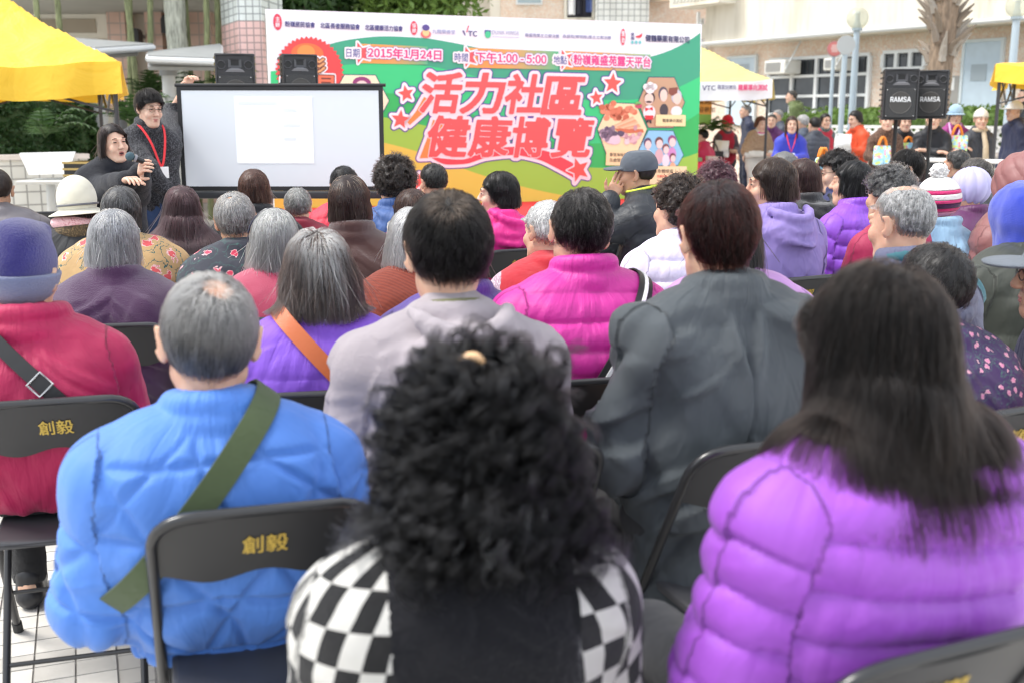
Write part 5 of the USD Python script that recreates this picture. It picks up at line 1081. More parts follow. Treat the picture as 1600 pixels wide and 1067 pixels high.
def ribbon(path, width, thick=.003, nrm=(0, -1, 0)):
    p = np.array(path); t = np.gradient(p, axis=0); t /= np.linalg.norm(t, axis=1, keepdims=True)
    nn = np.broadcast_to(np.array(nrm, float), p.shape); a = np.cross(t, nn); a /= np.linalg.norm(a, axis=1, keepdims=True) + 1e-9; z = np.cross(a, t)
    w = width / 2
    ring = np.stack([p - a * w - z * thick, p + a * w - z * thick, p + a * w + z * thick, p - a * w + z * thick], 1); k = len(p)
    f = []
    for i in range(k - 1):
        for j in range(4):
            j2 = (j + 1) % 4; f += [[i * 4 + j, i * 4 + j2, (i + 1) * 4 + j2], [i * 4 + j, (i + 1) * 4 + j2, (i + 1) * 4 + j]]
    f += [[0, 2, 1], [0, 3, 2], [(k - 1) * 4, (k - 1) * 4 + 1, (k - 1) * 4 + 2], [(k - 1) * 4, (k - 1) * 4 + 2, (k - 1) * 4 + 3]]
    return trimesh.Trimesh(ring.reshape(-1, 3), f, process=False)
def loop(I, p1, p2, off=.012, n=72, span=None):
    """A strap's run round the trunk, over the shoulder at p1 (x, z) and past the hip at p2, laid on the clothes."""
    J = I['J']; F = Field(J['pel'] - (.4, .35, .35), J['neck'] + (.4, .35, .2), .014)
    for c, w_, r in torso_bars(J, .03): F.cap(c - (w_, 0, 0), c + (w_, 0, 0), r, k=.04)
    for s in (-1, 1): F.cap(J['sho'] + (s * .07, 0, 0), J['neck'] + (s * .02, -.005, -.01), .075, .065, k=.05)
    m = F.mesh(); a, b = np.array([p1[0], 0, p1[1]]), np.array([p2[0], 0, p2[1]]); nn = np.cross(b - a, (0, 1., 0)); nn /= np.linalg.norm(nn)
    sec = m.section(plane_origin=a, plane_normal=nn); p = max(sec.discrete, key=len)[:-1]
    d = np.concatenate([[0], np.cumsum(np.linalg.norm(np.diff(np.vstack([p, p[:1]]), axis=0), axis=1))]); s_ = np.linspace(0, d[-1], n, endpoint=False); pc = np.vstack([p, p[:1]])
    q = np.stack([np.interp(s_, d, pc[:, i]) for i in range(3)], 1); t = np.roll(q, -1, 0) - np.roll(q, 1, 0); t /= np.linalg.norm(t, axis=1, keepdims=True); o = np.cross(t, nn); c = q.mean(0)
    if ((q - c) * o).sum() < 0: o = -o
    v = np.array(I['top'].vertices); tr = cKDTree(v); rise = np.zeros(n)
    for k in range(n):
        near = v[tr.query_ball_point(q[k], .05)]; near = near[np.abs(near[:, 0] - J['pel'][0]) < .185]
        if len(near): rise[k] = np.percentile((near - q[k]) @ o[k], 88)
    for _ in range(3): rise = np.maximum(rise, (np.roll(rise, 1) + rise + np.roll(rise, -1)) / 3); 
    rise = np.clip((np.roll(rise, 2) + np.roll(rise, 1) + rise + np.roll(rise, -1) + np.roll(rise, -2)) / 5, -.02, .05)
    return q + o * (rise + off)[:, None], o, nn
def strap(I, p1, p2, width, mat, name='bag_strap', off=.006, thick=.0025):
    q, o, nn = loop(I, p1, p2, off); n = len(q); w = width / 2
    ring = np.stack([q - nn * w - o * thick, q + nn * w - o * thick, q + nn * w + o * thick, q - nn * w + o * thick], 1).reshape(-1, 3); f = []
    for i in range(n):
        for j in range(4): a, b, c, d = i * 4 + j, i * 4 + (j + 1) % 4, ((i + 1) % n) * 4 + (j + 1) % 4, ((i + 1) % n) * 4 + j; f += [[a, b, c], [a, c, d]]
    return obj(name, trimesh.Trimesh(ring, f, process=False), mat, I['th'], smooth=40)
def glasses(I, col=(.02, .02, .02)):
    ms = []
    for s in (-1, 1):
        ms.append(tube([(s * .031 + .021 * math.cos(a), .101 - 4 * (abs(s * .031 + .021 * math.cos(a)) - .0) ** 2 * .6, .010 + .015 * math.sin(a)) for a in np.linspace(0, 2 * PI, 18, endpoint=False)], .0016, 5, closed=True))
        ms.append(tube([(s * .052, .093, .014), (s * .072, .06, .013), (s * .082, -.01, .012)], .0014, 5))
    ms.append(tube([(-.010, .102, .013), (0, .104, .015), (.010, .102, .013)], .0015, 5))
    I['headpart']('glasses', cat(*ms), plain('glasses_%d' % (col[0] * 100), col, .3))
# ------------------------------------------------------------------ the audience, nearest first
BLACK, DKBR, BROWN, RED = (.010, .009, .009), (.022, .014, .011), (.045, .022, .015), (.060, .014, .012)
GREYS, WHITE = (.30, .30, .31), (.62, .62, .62)
NEAR, MID = 'seats in the near rows', 'seats in the far rows'
def bald(p0=(0, -.4, .92), a=.88, keep=.25):
    p0 = np.array(p0) / np.linalg.norm(p0)
    return lambda d: np.clip(keep + (1 - keep) * (1 - d @ p0) / (1 - a) * .9, 0, 1)
# A: navy hat, crimson coat
I = person('seated person in crimson padded coat and navy knitted hat with grey band at left edge', (38, 434), 2.88, 18, hx=0, hy=.02, chair_dx=.08, fat=.015, sw=.19, res=.007, hyaw=-8, legs=((28, 28, 30), 'cotton'),
    top=dict(mat=cloth('crimson', (182, 26, 82), 'nylon'), kind='puffer', pitch=.24, amp=.006, grow=.022, hood=False, collar=.05, coll_r=.095, wr=.010))
hat = Field((-.14, -.16, -.10), (.14, .16, .20), .006); hat.ell(CRAN + (0, 0, .012), CR + .016, .02); hat.ell(CRAN + (0, -.01, .075), (.07, .075, .055), .03); hat.cap((-.02, -.06, .12), (.03, .05, .125), .022, k=.03); hat.cut(2, -.035, above=False)
I['headpart']('knitted_hat', hat.mesh(), cloth('navyhat', (44, 38, 118), 'fleece'))
bd = Field((-.15, -.17, -.11), (.15, .17, .08), .006); bd.ell(CRAN + (0, 0, .0), CR + .026, .02); bd.cut(2, .020); bd.cut(2, -.062, above=False)
I['headpart']('hat_band', bd.mesh(), cloth('hatband', (118, 126, 160), 'fleece'))
strap(I, (-.11, 1.02), (.22, .68), .040, plain('strap_black', (.012, .012, .013), .5))
q_, o_, nn_ = loop(I, (-.11, 1.02), (.22, .68), .014); k_ = np.argmin(np.abs(q_[:, 0] - .05) + 9 * (q_[:, 1] > q_[:, 1].mean())); t_ = np.cross(o_[k_], nn_)
obj('strap_buckle', tube([q_[k_] + nn_ * a * .024 + t_ * b * .022 for a, b in ((1, 1), (1, -1), (-1, -1), (-1, 1))], .0035, 6, closed=True), plain('steel', (.55, .55, .55), .25, 1.), I['th'])
# B: blue quilted jacket
I = person('grey haired man in bright blue quilted jacket with olive green bag strap', (327, 535), 2.15, 17, male=True, hy=-.01, chair_dx=.075, hs=1.10, fat=.02, sw=.190, hem=.42, res=.0055, hres=.004, skin='mid', legs=((30, 30, 33), 'cotton'), hroll=3,
    top=dict(mat=cloth('bluequilt', (84, 138, 226), 'nylon'), kind='quilt', pitch=.15, amp=.0095, grow=.020, collar=.04, wr=.004, cuff=.015, armr=1.14),
    hair_=dict(style='neat', n=9000, width=.0011, col=(.035, .034, .033), grey=(.30, .29, .28), gmix=.42, whorl=(.18, -.42, .9), thin=bald((.18, -.42, .9), .86, .2), mass_n=1200, mr=.004, mh=.005, crown=(.42, .40, .38), crown_r=.3, vol=.010))
strap(I, (.09, .98), (-.17, .66), .055, cloth('olive', (92, 108, 72), 'cotton'))
# C: purple padded jacket, white crown
I = person('woman with white crown and dark brown bob in purple padded jacket with tan strap', (497, 432), 2.98, 16, hy=.02, sw=.185, fat=.02, res=.007, hres=.005,
    top=dict(mat=cloth('purplepad', (136, 84, 214), 'nylon'), kind='puffer', pitch=.17, amp=.008, grow=.022, collar=.03, wr=.010),
    hair_=dict(style='bigbob', n=6000, width=.0014, col=(.022, .014, .012), crown=(.94, .94, .95), crown_r=.3, crown_x=.34, grey=(.085, .05, .035), gmix=.10, whorl=(.0, -.2, .97), collide=True, mass_n=1100, mr=.006, vol=.018))
strap(I, (-.08, .98), (.21, .66), .045, plain('tan_leather', lin(176, 88, 40), .45, bump=.001, bscale=300.))
# D: dark purple, hidden by the hooded man
person('person in dark purple down jacket mostly hidden behind the man in grey hoodie', (712, 402), 3.15, 18, hy=.07, fat=.02, top=dict(mat=cloth('dkpurple', (88, 62, 148), 'shiny'), kind='puffer', pitch=.075, amp=.010, grow=.022, collar=.05),
    hair_=dict(style='shortbob', n=900, width=.003, col=BLACK))
# E: curly woman, checkered sleeves
I = person('woman with big black curly hair in black knit vest over checkered sleeves', (742, 712), 1.64, 12, hs=.93, hy=.03, hx=.065, chair_dy=-.10, sw=.165, fat=.01, res=.006, hres=.005, legs=((58, 60, 66), 'cotton'),
    top=dict(mat=cloth('blackknit', (24, 24, 30), 'knit'), sleeve_mat=cloth('checks', (232, 230, 224), 'check', (22, 22, 24), 31.), grow=.018, collar=.0, wr=.006, armr=1.12, sleeve_x=.135),
    hair_=dict(style='curly', length=lambda d: .125 + .095 * np.clip(.3 - d[:, 2], 0, 1), n=560, kids=20, kid_r=.0058, flyaway=.12, width=.0013, col=(.008, .008, .009), mass_n=1300, mr=.006, mh=.006, collide=True, whorl=(0, -.1, 1), jit=.10))
I['headpart']('hair_clip', cat(tube([(.020 * x - .012, -.045 + .006 * x * x, .178 - .010 * x * x) for x in np.linspace(-1, 1, 9)], [.004, .007, .009, .010, .010, .010, .009, .007, .004], 8), tube([(.016 * x - .012, -.030, .172 - .010 * x * x) for x in np.linspace(-1, 1, 7)], .005, 6)), plain('clip_tan', lin(214, 172, 128), .35), smooth=True)
# F: long haired woman, violet down jacket
I = person('woman with long straight dark brown hair in violet down jacket at right front', (1362, 545), 1.66, 24, hy=-.02, chair_dx=-.06, sw=.195, hem=.43, fat=.02, res=.0055, hres=.004, skin='light', hyaw=4,
    top=dict(mat=cloth('violet', (164, 82, 206), 'shiny'), kind='puffer', pitch=.078, amp=.017, grow=.024, collar=.045, wr=.003, tilt=.16),
    hair_=dict(style='long', n=9000, width=.0012, col=(.007, .0055, .005), grey=(.05, .034, .028), gmix=.12, tips=(.012, .008, .007), mass_n=1400, mr=.007, collide=True, whorl=(.1, -.2, .97), lift=.12, vol=.020, bangs=-1.2, length=lambda d: .26 + .13 * np.clip(d[:, 2] + .3, 0, 1), taper=.62))
# hooded man, grey coat man
I = person('man with thick black hair in pale mauve grey hooded sweatshirt', (698, 398), 2.5, 16, male=True, hy=.04, chair_dx=.09, hs=1.08, sw=.192, fat=.005, res=.007, hres=.004, skin='mid',
    top=dict(mat=cloth('hoodie', (190, 180, 186), 'cotton'), hood=True, grow=.018, collar=.022, wr=.010),
    hair_=dict(style='short', jit=.13, clump=.2, flyaway=.14, n=8500, width=.0012, col=(.010, .009, .009), whorl=(-.12, -.52, .85), mass_n=1300, mr=.005, vol=.016, length=.06, crown=(.13, .085, .06), crown_r=.93))
obj('collar_lining', tube([I['J']['neck'] + np.array([.076 * math.cos(a), .073 * math.sin(a) - .004, .016 - .015 * math.sin(a)]) for a in np.linspace(0, 2 * PI, 22, endpoint=False)], .012, 8, closed=True), cloth('olivecollar', (128, 128, 84), 'cotton'), I['th'], smooth=True)
I = person('person with red brown dyed hair in long dark grey raincoat', (1118, 372), 2.56, 20, male=True, hy=.03, sw=.19, fat=.015, res=.007, hres=.004, hyaw=-6, legs=((45, 45, 50), 'cotton'), hem=.36,
    top=dict(mat=cloth('raincoat', (80, 87, 92), 'coat'), grow=.018, collar=.032, wr=.030, armr=1.05, seam=True),
    hair_=dict(style='neat', n=7500, width=.0012, col=(.050, .012, .010), grey=(.016, .010, .009), gmix=.38, whorl=(-.28, -.30, .92), mass_n=1300, mr=.005, vol=.016, length=.075, crown=(.02, .018, .02), crown_r=.9))
# p: magenta
I = person('person with dark combed hair in magenta down jacket with black and white strap', (905, 366), 3.12, 20, hy=.06, hroll=8, sw=.19, fat=.015, res=.007, hres=.005,
    top=dict(mat=cloth('magenta', (216, 46, 160), 'shiny'), kind='puffer', pitch=.075, amp=.017, grow=.022, collar=.055, wr=.002),
    hair_=dict(style='short', jit=.12, clump=.22, flyaway=.1, length=.05, n=4200, width=.0017, col=(.014, .013, .013), grey=(.15, .13, .12), gmix=.14, whorl=(-.35, -.2, .9), mass_n=900, mr=.005))
strap(I, (.12, 1.0), (-.10, .66), .048, plain('strap_black', (.012, .012, .013), .5)); strap(I, (.12, 1.0), (-.10, .66), .011, plain('strap_white', (.75, .75, .75), .6), name='strap_stripe', off=.0095)
# z: balding man, teal and slate
I = person('balding grey haired man in slate jacket with teal collar', (1406, 352), 3.32, 20, male=True, hy=.08, hyaw=2, res=.008, hres=.005, skin='mid', fat=.02,
    top=dict(mat=cloth('slate', (104, 108, 136), 'coat'), sleeve_mat=cloth('teal', (58, 116, 128), 'coat'), grow=.02, hood=True, collar=.05, wr=.014),
    hair_=dict(style='crop', n=3200, width=.0018, col=(.18, .18, .18), grey=(.42, .42, .42), gmix=.5, thin=bald((0, .1, 1), .62, .0), length=.03, mass_n=900, mr=.0035, whorl=(0, -.2, .97)))
obj('collar', tube([I['J']['neck'] + np.array([.086 * math.cos(a), .083 * math.sin(a) - .004, .022 - .02 * math.sin(a)]) for a in np.linspace(0, 2 * PI, 24, endpoint=False)], .021, 10, closed=True), cloth('teal', (58, 116, 128), 'coat'), I['th'], smooth=True)
# s2 and r: pale down jackets
person('person in lilac down jacket hidden behind the red brown haired person', (1128, 372), 3.1, 20, hy=.06, sw=.20, fat=.03, top=dict(mat=cloth('lilac', (206, 152, 222), 'shiny'), kind='puffer', pitch=.085, amp=.009, grow=.02, collar=.04), hair_=dict(style='bob', n=700, width=.003, col=BLACK))
I = person('person with curly dark hair in white lavender down jacket', (1058, 330), 4.3, 22, hy=.06, sw=.19, fat=.03, top=dict(mat=cloth('whitelav', (228, 218, 246), 'nylon'), kind='puffer', pitch=.075, amp=.015, grow=.02, collar=.04, wr=.002), hyaw=10,
    hair_=dict(style='perm', n=1500, width=.0026, col=DKBR))
# gg: purple flowered, hidden by F
I = person('person in purple flower print jacket behind the long haired woman', (1452, 455), 2.85, 28, hy=.08, fat=.02, top=dict(mat=cloth('purpleflower', (72, 46, 100), 'floral', (214, 130, 170), 34.), grow=.018, collar=.02), hair_=dict(style='short', n=900, width=.0025, col=BLACK))
# ff: capped person at the right edge
I = person('person in grey cap and glasses turned left at the right edge', (1652, 432), 2.9, 78, male=True, hy=.07, hres=.004, res=.009, skin='tan', face=True, legs=((66, 104, 152), 'cotton'), fat=.02, hands=.25, knees=(-.16, .10),
    top=dict(mat=cloth('redsleeve', (214, 36, 76), 'cotton'), grow=.012, collar=.03, vest=cloth('navyvest', (34, 36, 66), 'nylon')), arms={-1: ((-.20, .14, -.25), (-.12, .36, -.32)), 1: ((.22, .10, -.25), (.12, .34, -.34))},
    hair_=dict(style='crop', n=500, width=.003, col=(.1, .1, .1), thin=lambda d: 1. * (d[:, 2] < .1)))
capm = Field((-.14, -.16, -.06), (.14, .24, .18), .006); capm.ell(CRAN + (0, 0, .006), CR + .016, .02); capm.cut(2, .030, above=False); capm.ell((0, .115, .040), (.082, .085, .010), .012)
I['headpart']('cap', capm.mesh(), cloth('greycap', (116, 124, 134), 'cotton')); glasses(I)
# ee: blue hood
I = person('person in royal blue fleece hood and dark olive padded jacket', (1590, 348), 3.95, 28, hy=.06, fat=.06, sw=.21, top=dict(mat=cloth('dkolive', (62, 66, 58), 'nylon'), kind='puffer', pitch=.15, amp=.007, grow=.024, collar=.045, wr=.012))
hd = Field((-.18, -.2, -.22), (.18, .18, .22), .008); hd.ell(CRAN + (0, -.012, .01), CR + (.036, .036, .036), .03); hd.ell((0, -.03, -.09), (.10, .10, .10), .05); hd.ell((0, .12, -.02), (.062, .09, .095), .02, sub=True)
hm_ = hd.mesh(); hm_.vertices += vnormals(hm_) * ((meshkit.fbm(hm_.vertices * (14, 14, 6) + 3, 3) - .5) * .040)[:, None]
I['headpart']('hood', hm_, cloth('royalblue', (64, 84, 214), 'fleece'))
# d4: plum fleece, grey bob
I = person('old person with straight grey bob in dark plum fleece', (180, 382), 3.85, 17, hy=.09, hx=.0, fat=.03, hyaw=-8, top=dict(mat=cloth('plumfleece', (76, 36, 80), 'fleece'), grow=.018, collar=.04, wr=.008),
    hair_=dict(style='bob', n=3000, width=.0022, col=(.10, .10, .105), grey=(.36, .37, .39), gmix=.62, crown=(.5, .45, .42), crown_r=.9, mass_n=900, length=lambda d: .085 + .07 * np.clip(d[:, 2] + .3, 0, 1), whorl=(.05, -.2, .97)))
# f: rose fleece, grey bob with a hair band
I = person('person with grey bob and thin dark hair band in rose fleece', (427, 378), 3.95, 16, hy=.08, fat=.02, top=dict(mat=cloth('rose', (200, 72, 104), 'fleece'), grow=.016, collar=.0, wr=.006),
    hair_=dict(style='bob', n=3000, width=.0022, col=(.12, .12, .11), grey=(.46, .46, .45), gmix=.62, mass_n=900, whorl=(.0, .1, 1)))
a_ = np.linspace(-.25, PI + .25, 20); I['headpart']('hair_band', tube([(.097 * math.cos(a), -.005, .020 + .108 * math.sin(a)) for a in a_], .0035, 6), plain('band_dark', (.03, .03, .05), .5))
# m: rust knit
I = person('grey haired person in rust knitted vest over blue sleeves', (640, 376), 4, 16, hy=.08, fat=.02, top=dict(mat=cloth('rustknit', (156, 74, 54), 'knitdiamond', (120, 52, 40)), sleeve_mat=cloth('blueblouse', (134, 142, 206), 'tweed', (160, 165, 215)), grow=.018, collar=.0, wr=.005),
    hair_=dict(style='bob', n=1400, width=.003, col=(.22, .22, .22), grey=(.55, .55, .55), gmix=.55))
# o: red vest, tweed
I = person('white haired old person in red vest over pink tweed sleeves', (852, 365), 4.3, 20, hy=.06, hx=-.0, fat=.02, hyaw=14, top=dict(mat=cloth('redvest', (212, 44, 58), 'wool'), sleeve_mat=cloth('pinktweed', (208, 176, 190), 'tweed', (150, 120, 140), (232, 214, 220)), grow=.018, collar=.02, wr=.005),
    hair_=dict(style='short', n=2200, width=.0026, col=(.50, .50, .49), grey=(.64, .64, .62), gmix=.5, length=.05))
# i: brown fleece
I = person('person with short dark brown hair thin at crown in brown fleece', (548, 321), 4.45, 14, hy=.06, fat=.01, hyaw=-10, top=dict(mat=cloth('brownfleece', (82, 52, 48), 'fleece'), grow=.016, collar=.05, wr=.006),
    hair_=dict(style='shortbob', n=2200, width=.0024, col=(.024, .012, .010), whorl=(.02, -.35, .93), crown=(.30, .17, .11), crown_r=.85))
# e: flower print on grey
I = person('grey haired man in charcoal jacket with large pink flower pattern', (368, 347), 4.6, 17, male=True, hy=.06, fat=.03, skin='tan', top=dict(mat=cloth('ethnic', (74, 76, 86), 'floral', (212, 70, 96), 13.), grow=.018, collar=.03, wr=.004),
    hair_=dict(style='neat', n=2200, width=.0024, col=(.13, .125, .12), grey=(.40, .40, .40), gmix=.5, whorl=(-.2, -.45, .87), thin=bald((-.2, -.45, .87), .92, .2), crown=(.36, .28, .22), crown_r=.85))
obj('collar', tube([I['J']['neck'] + np.array([.075 * math.cos(a), .072 * math.sin(a), .006]) for a in np.linspace(0, 2 * PI, 20, endpoint=False)], .018, 8, closed=True), plain('collar_black', (.012, .012, .012), .8), I['th'], smooth=True)
# tan flowered jacket behind the plum fleece
I = person('dark haired person in tan jacket with red flower print and glasses', (190, 335), 4.7, 17, hy=.06, fat=.035, sw=.21, hyaw=-14, face=False, top=dict(mat=cloth('tanflower', (218, 180, 128), 'floral', (214, 88, 92), 11.), grow=.018, collar=.02, wr=.005),
    hair_=dict(style='shortbob', n=2000, width=.0026, col=(.020, .019, .019), grey=(.30, .30, .31), gmix=.22))
glasses(I)
# j: curly man blue jacket
I = person('man with bushy dark hair in steel blue jacket with red and white piping', (617, 290), 5.2, 18, male=True, hy=.05, sw=.2, fat=.01, hyaw=-12, top=dict(mat=cloth('steelblue', (66, 98, 158), 'nylon'), grow=.018, collar=.05, hood=True, wr=.010),
    hair_=dict(style='perm', n=1800, width=.0026, col=(.018, .013, .011), curl=.005))
pp = I['J']['sho'] + np.array([0, -.118, 0])
for nm, c, dz in (('red_piping', (200, 40, 56), 0.), ('white_piping', (225, 225, 228), -.016)):
    obj(nm, ribbon(back_path(I, [(-.22, pp[2] - .05 + dz), (-.12, pp[2] - .035 + dz), (0, pp[2] - .03 + dz)], off=.009), .012), plain(nm, lin(*c), .6), I['th'], smooth=40)
# l: pink woman in profile
I = person('woman with black bob in hot pink hooded jacket looking left', (778, 305), 5.6, 30, hy=.05, hyaw=58, face=True, hres=.004, res=.008, skin='light', top=dict(mat=cloth('hotpink', (238, 42, 146), 'nylon'), hood=True, grow=.016, collar=.03, wr=.009),
    hair_=dict(style='shortbob', n=2600, width=.0022, col=(.010, .009, .009), whorl=(.35, -.1, .93), length=lambda d: .075 + .07 * np.clip(d[:, 2] + .3, 0, 1), part=.5))
# u: lavender woman three quarter
I = person('woman with short brown hair in lavender hooded jacket looking left', (1204, 291), 4.75, 32, hy=.05, hyaw=52, face=True, hres=.004, res=.008, skin='mid', sw=.195, fat=.01, top=dict(mat=cloth('lavender', (158, 138, 208), 'coat'), hood=True, grow=.018, collar=.035, wr=.013),
    hair_=dict(style='shortbob', n=2600, width=.0024, col=(.030, .018, .014)))
# x: purple down, black bob
I = person('woman with straight black bob in purple down jacket with brown strap', (1330, 289), 5.5, 30, hy=.06, hyaw=22, fat=.02, res=.008, top=dict(mat=cloth('purpledown', (152, 84, 220), 'shiny'), kind='puffer', pitch=.08, amp=.016, grow=.02, collar=.045, wr=.002),
    hair_=dict(style='bob', n=2200, width=.0026, col=(.010, .010, .011), length=lambda d: .10 + .07 * np.clip(d[:, 2] + .3, 0, 1)))
strap(I, (.12, 1.0), (-.2, .66), .045, plain('brown_leather', lin(86, 50, 46), .5))
# q: man in a cap, hand on his cheek
I = person('man in grey flat topped cap and black down jacket resting cheek on hand', (992, 272), 5.8, 78, male=True, hy=.06, face=True, hres=.004, res=.008, skin='tan', fat=.03, hands=.2, legs=((40, 40, 46), 'cotton'), chair_yaw=25,
    top=dict(mat=cloth('blackdown', (44, 48, 54), 'shiny'), kind='puffer', pitch=.09, amp=.008, grow=.022, hood=True, collar=.03), arms={-1: ((-.20, .26, -.16), (-.105, .185, .04)), 1: ((.24, .10, -.24), (.10, .30, -.30))}, hand_rot={-1: (1, .3, 0)},
    hair_=dict(style='crop', n=500, width=.0035, col=(.02, .015, .013), thin=lambda d: 1. * (d[:, 2] < .1)))
capm = Field((-.14, -.16, -.06), (.14, .24, .18), .006); capm.ell(CRAN + (0, -.008, .010), CR + .016, .02); capm.cut(2, .128); capm.cut(2, .022, above=False); capm.ell((0, .110, .034), (.075, .075, .009), .012)
I['headpart']('cap', capm.mesh(), cloth('greycap2', (98, 106, 116), 'cotton'))
obj('collar_lining', tube([I['J']['neck'] + np.array([.095 * math.cos(a), .09 * math.sin(a), .034 - .02 * math.sin(a)]) for a in np.linspace(0, 2 * PI, 22, endpoint=False)], .008, 6, closed=True), plain('lime', lin(206, 222, 70), .7), I['th'], smooth=True)
# a: cream hat
I = person('person in cream cloche hat with straw scarf and black coat', (122, 325), 5.2, 17, hy=.06, fat=.02, top=dict(mat=cloth('blackcoat', (40, 42, 46), 'coat'), grow=.018, collar=.02), hair_=dict(style='shortbob', n=500, width=.003, col=DKBR, thin=lambda d: 1. * (d[:, 2] < -.2), vol=.006))
ht = Field((-.2, -.22, -.1), (.2, .22, .2), .006); ht.ell(CRAN + (0, -.004, .012), CR + (.024, .024, .034), .01); ht.cut(2, -.01, above=False)
m_ = ht.mesh(); rr = np.linspace(.088, .158, 5); an = np.linspace(0, 2 * PI, 41)[:-1]
bv = np.array([[r * math.cos(a) * .92, -.02 + r * 1.05 * math.sin(a), .0 - .42 * (r - .088)] for r in rr for a in an]); bv = np.vstack([bv, bv[::-1].reshape(5, 40, 3)[:, ::-1].reshape(-1, 3) - (0, 0, .006)])
bf = []
for L in range(9):
    if L == 4 or True:
        for k in range(40): a, b = L * 40 + k, L * 40 + (k + 1) % 40; bf += [[a, b, b + 40], [a, b + 40, a + 40]]
I['headpart']('cloche_hat', cat(m_, trimesh.Trimesh(bv, bf, process=False)), cloth('creamhat', (244, 240, 220), 'wool'))
I['headpart']('hat_ribbon', tube([(.099 * math.cos(a), -.022 + .119 * math.sin(a), .016) for a in np.linspace(0, 2 * PI, 40, endpoint=False)], .006, 6, closed=True), plain('ribbon_grey', (.10, .10, .11), .6))
for nm, c, dz, r in (('straw_scarf', cloth('straw', (196, 168, 118), 'tweed', (60, 50, 40)), .0, .042), ('pink_scarf', cloth('pinkscarf', (232, 140, 152), 'tweed', (240, 200, 205)), .045, .03)):
    obj(nm, tube([I['J']['neck'] + np.array([.085 * math.cos(a) - (.02 if dz else 0), .08 * math.sin(a), dz - .01 * math.sin(a)]) for a in np.linspace(0, 2 * PI, 22, endpoint=False)], r, 9, closed=True), c, I['th'], smooth=True)
# b: long mauve brown hair
I = person('woman with long straight mauve brown hair in black coat', (284, 329), 5.4, 17, hy=.05, fat=.01, top=dict(mat=cloth('blackcoat', (40, 42, 46), 'coat'), grow=.018, collar=.03),
    hair_=dict(style='long', n=3200, width=.0024, col=(.050, .024, .028), grey=(.12, .07, .075), gmix=.25, collide=True, tips=(.11, .062, .07), length=lambda d: .27 + .12 * np.clip(d[:, 2] + .3, 0, 1)))
# d, g, h
person('woman with chestnut bob in black coat below the screen', (398, 301), 5.7, 17, hy=.06, top=dict(mat=cloth('blackcoat', (40, 42, 46), 'coat'), grow=.02, collar=.05), hair_=dict(style='shortbob', n=2200, width=.0026, col=(.030, .014, .011), grey=(.16, .06, .035), gmix=.28))
person('small grey haired person in dark red jacket below the screen', (466, 325), 5.9, 16, male=True, hy=.07, hs=.88, top=dict(mat=cloth('dkred', (150, 40, 62), 'cotton'), grow=.016, collar=.03), hair_=dict(style='short', n=1500, width=.003, col=(.12, .12, .11), grey=(.36, .36, .35), gmix=.5, length=.05))
person('black haired person in coral red padded jacket', (538, 293), 6.4, 16, hy=.06, fat=.03, top=dict(mat=cloth('coralred', (222, 52, 78), 'nylon'), kind='puffer', pitch=.13, amp=.008, grow=.02, collar=.05), hair_=dict(style='short', n=1500, width=.003, col=BLACK, jit=.25))
# k, brown head before the hooded man
person('man with short black hair in charcoal suit jacket', (676, 287), 6.6, 18, male=True, hy=.04, hyaw=10, top=dict(mat=cloth('charsuit', (84, 90, 104), 'wool'), grow=.014, collar=.02), hair_=dict(style='short', n=1500, width=.003, col=(.014, .013, .013), grey=(.10, .10, .09), gmix=.15, length=.03))
person('person with smooth brown hair low in front of the black haired man in suit', (644, 337), 5, 16, hy=.06, top=dict(mat=cloth('greybrown', (104, 88, 92), 'wool'), grow=.014, collar=.02), hair_=dict(style='bob', n=1500, width=.003, col=(.040, .019, .014), length=lambda d: .09 + .06 * np.clip(d[:, 2] + .3, 0, 1)))
# t, v, v2, w, y, y2
person('person with maroon dyed permed hair beside the banner', (1116, 291), 6, 25, hy=.06, top=dict(mat=cloth('dkwine', (84, 40, 62), 'cotton'), grow=.016, collar=.03), hair_=dict(style='perm', n=1500, width=.003, col=(.045, .012, .020), grey=(.4, .3, .32), gmix=.08, curl=.004))
person('person with auburn hair in black fleece hood lying on shoulders', (1252, 283), 6, 30, hy=.05, hyaw=8, top=dict(mat=cloth('blackfleece', (34, 34, 38), 'fleece'), hood=True, grow=.022, collar=.04), hair_=dict(style='shortbob', n=1500, width=.003, col=(.034, .015, .013)))
person('greying man with cropped hair in navy blue jacket', (1222, 269), 6.5, 30, male=True, hy=.05, top=dict(mat=cloth('navyjkt', (52, 62, 104), 'nylon'), grow=.018, collar=.04), hair_=dict(style='crop', n=1000, width=.0035, col=(.05, .05, .05), grey=(.3, .3, .3), gmix=.4))
I = person('woman with wavy black hair and glasses looking left', (1306, 273), 6.3, 40, hy=.05, hyaw=46, face=True, hres=.005, skin='light', top=dict(mat=cloth('dkblue', (58, 62, 108), 'cotton'), grow=.016, collar=.05), hair_=dict(style='perm', n=1700, width=.003, col=BLACK, curl=.006)); glasses(I)
person('young man with swept black hair looking left under the loudspeakers', (1414, 267), 6.6, 40, male=True, hy=.05, hyaw=45, face=True, hres=.005, skin='mid', top=dict(mat=cloth('dknavy', (38, 46, 64), 'nylon'), grow=.018, collar=.03), hair_=dict(style='neat', n=1700, width=.003, col=BLACK, vol=.02, length=.06))
person('person with fluffy dark grey hair in raspberry jacket behind the balding man', (1386, 309), 4.9, 28, hy=.06, top=dict(mat=cloth('raspberry', (178, 38, 84), 'nylon'), grow=.016, collar=.03), hair_=dict(style='perm', n=1500, width=.0028, col=(.03, .029, .03), grey=(.24, .24, .24), gmix=.25, curl=.006))
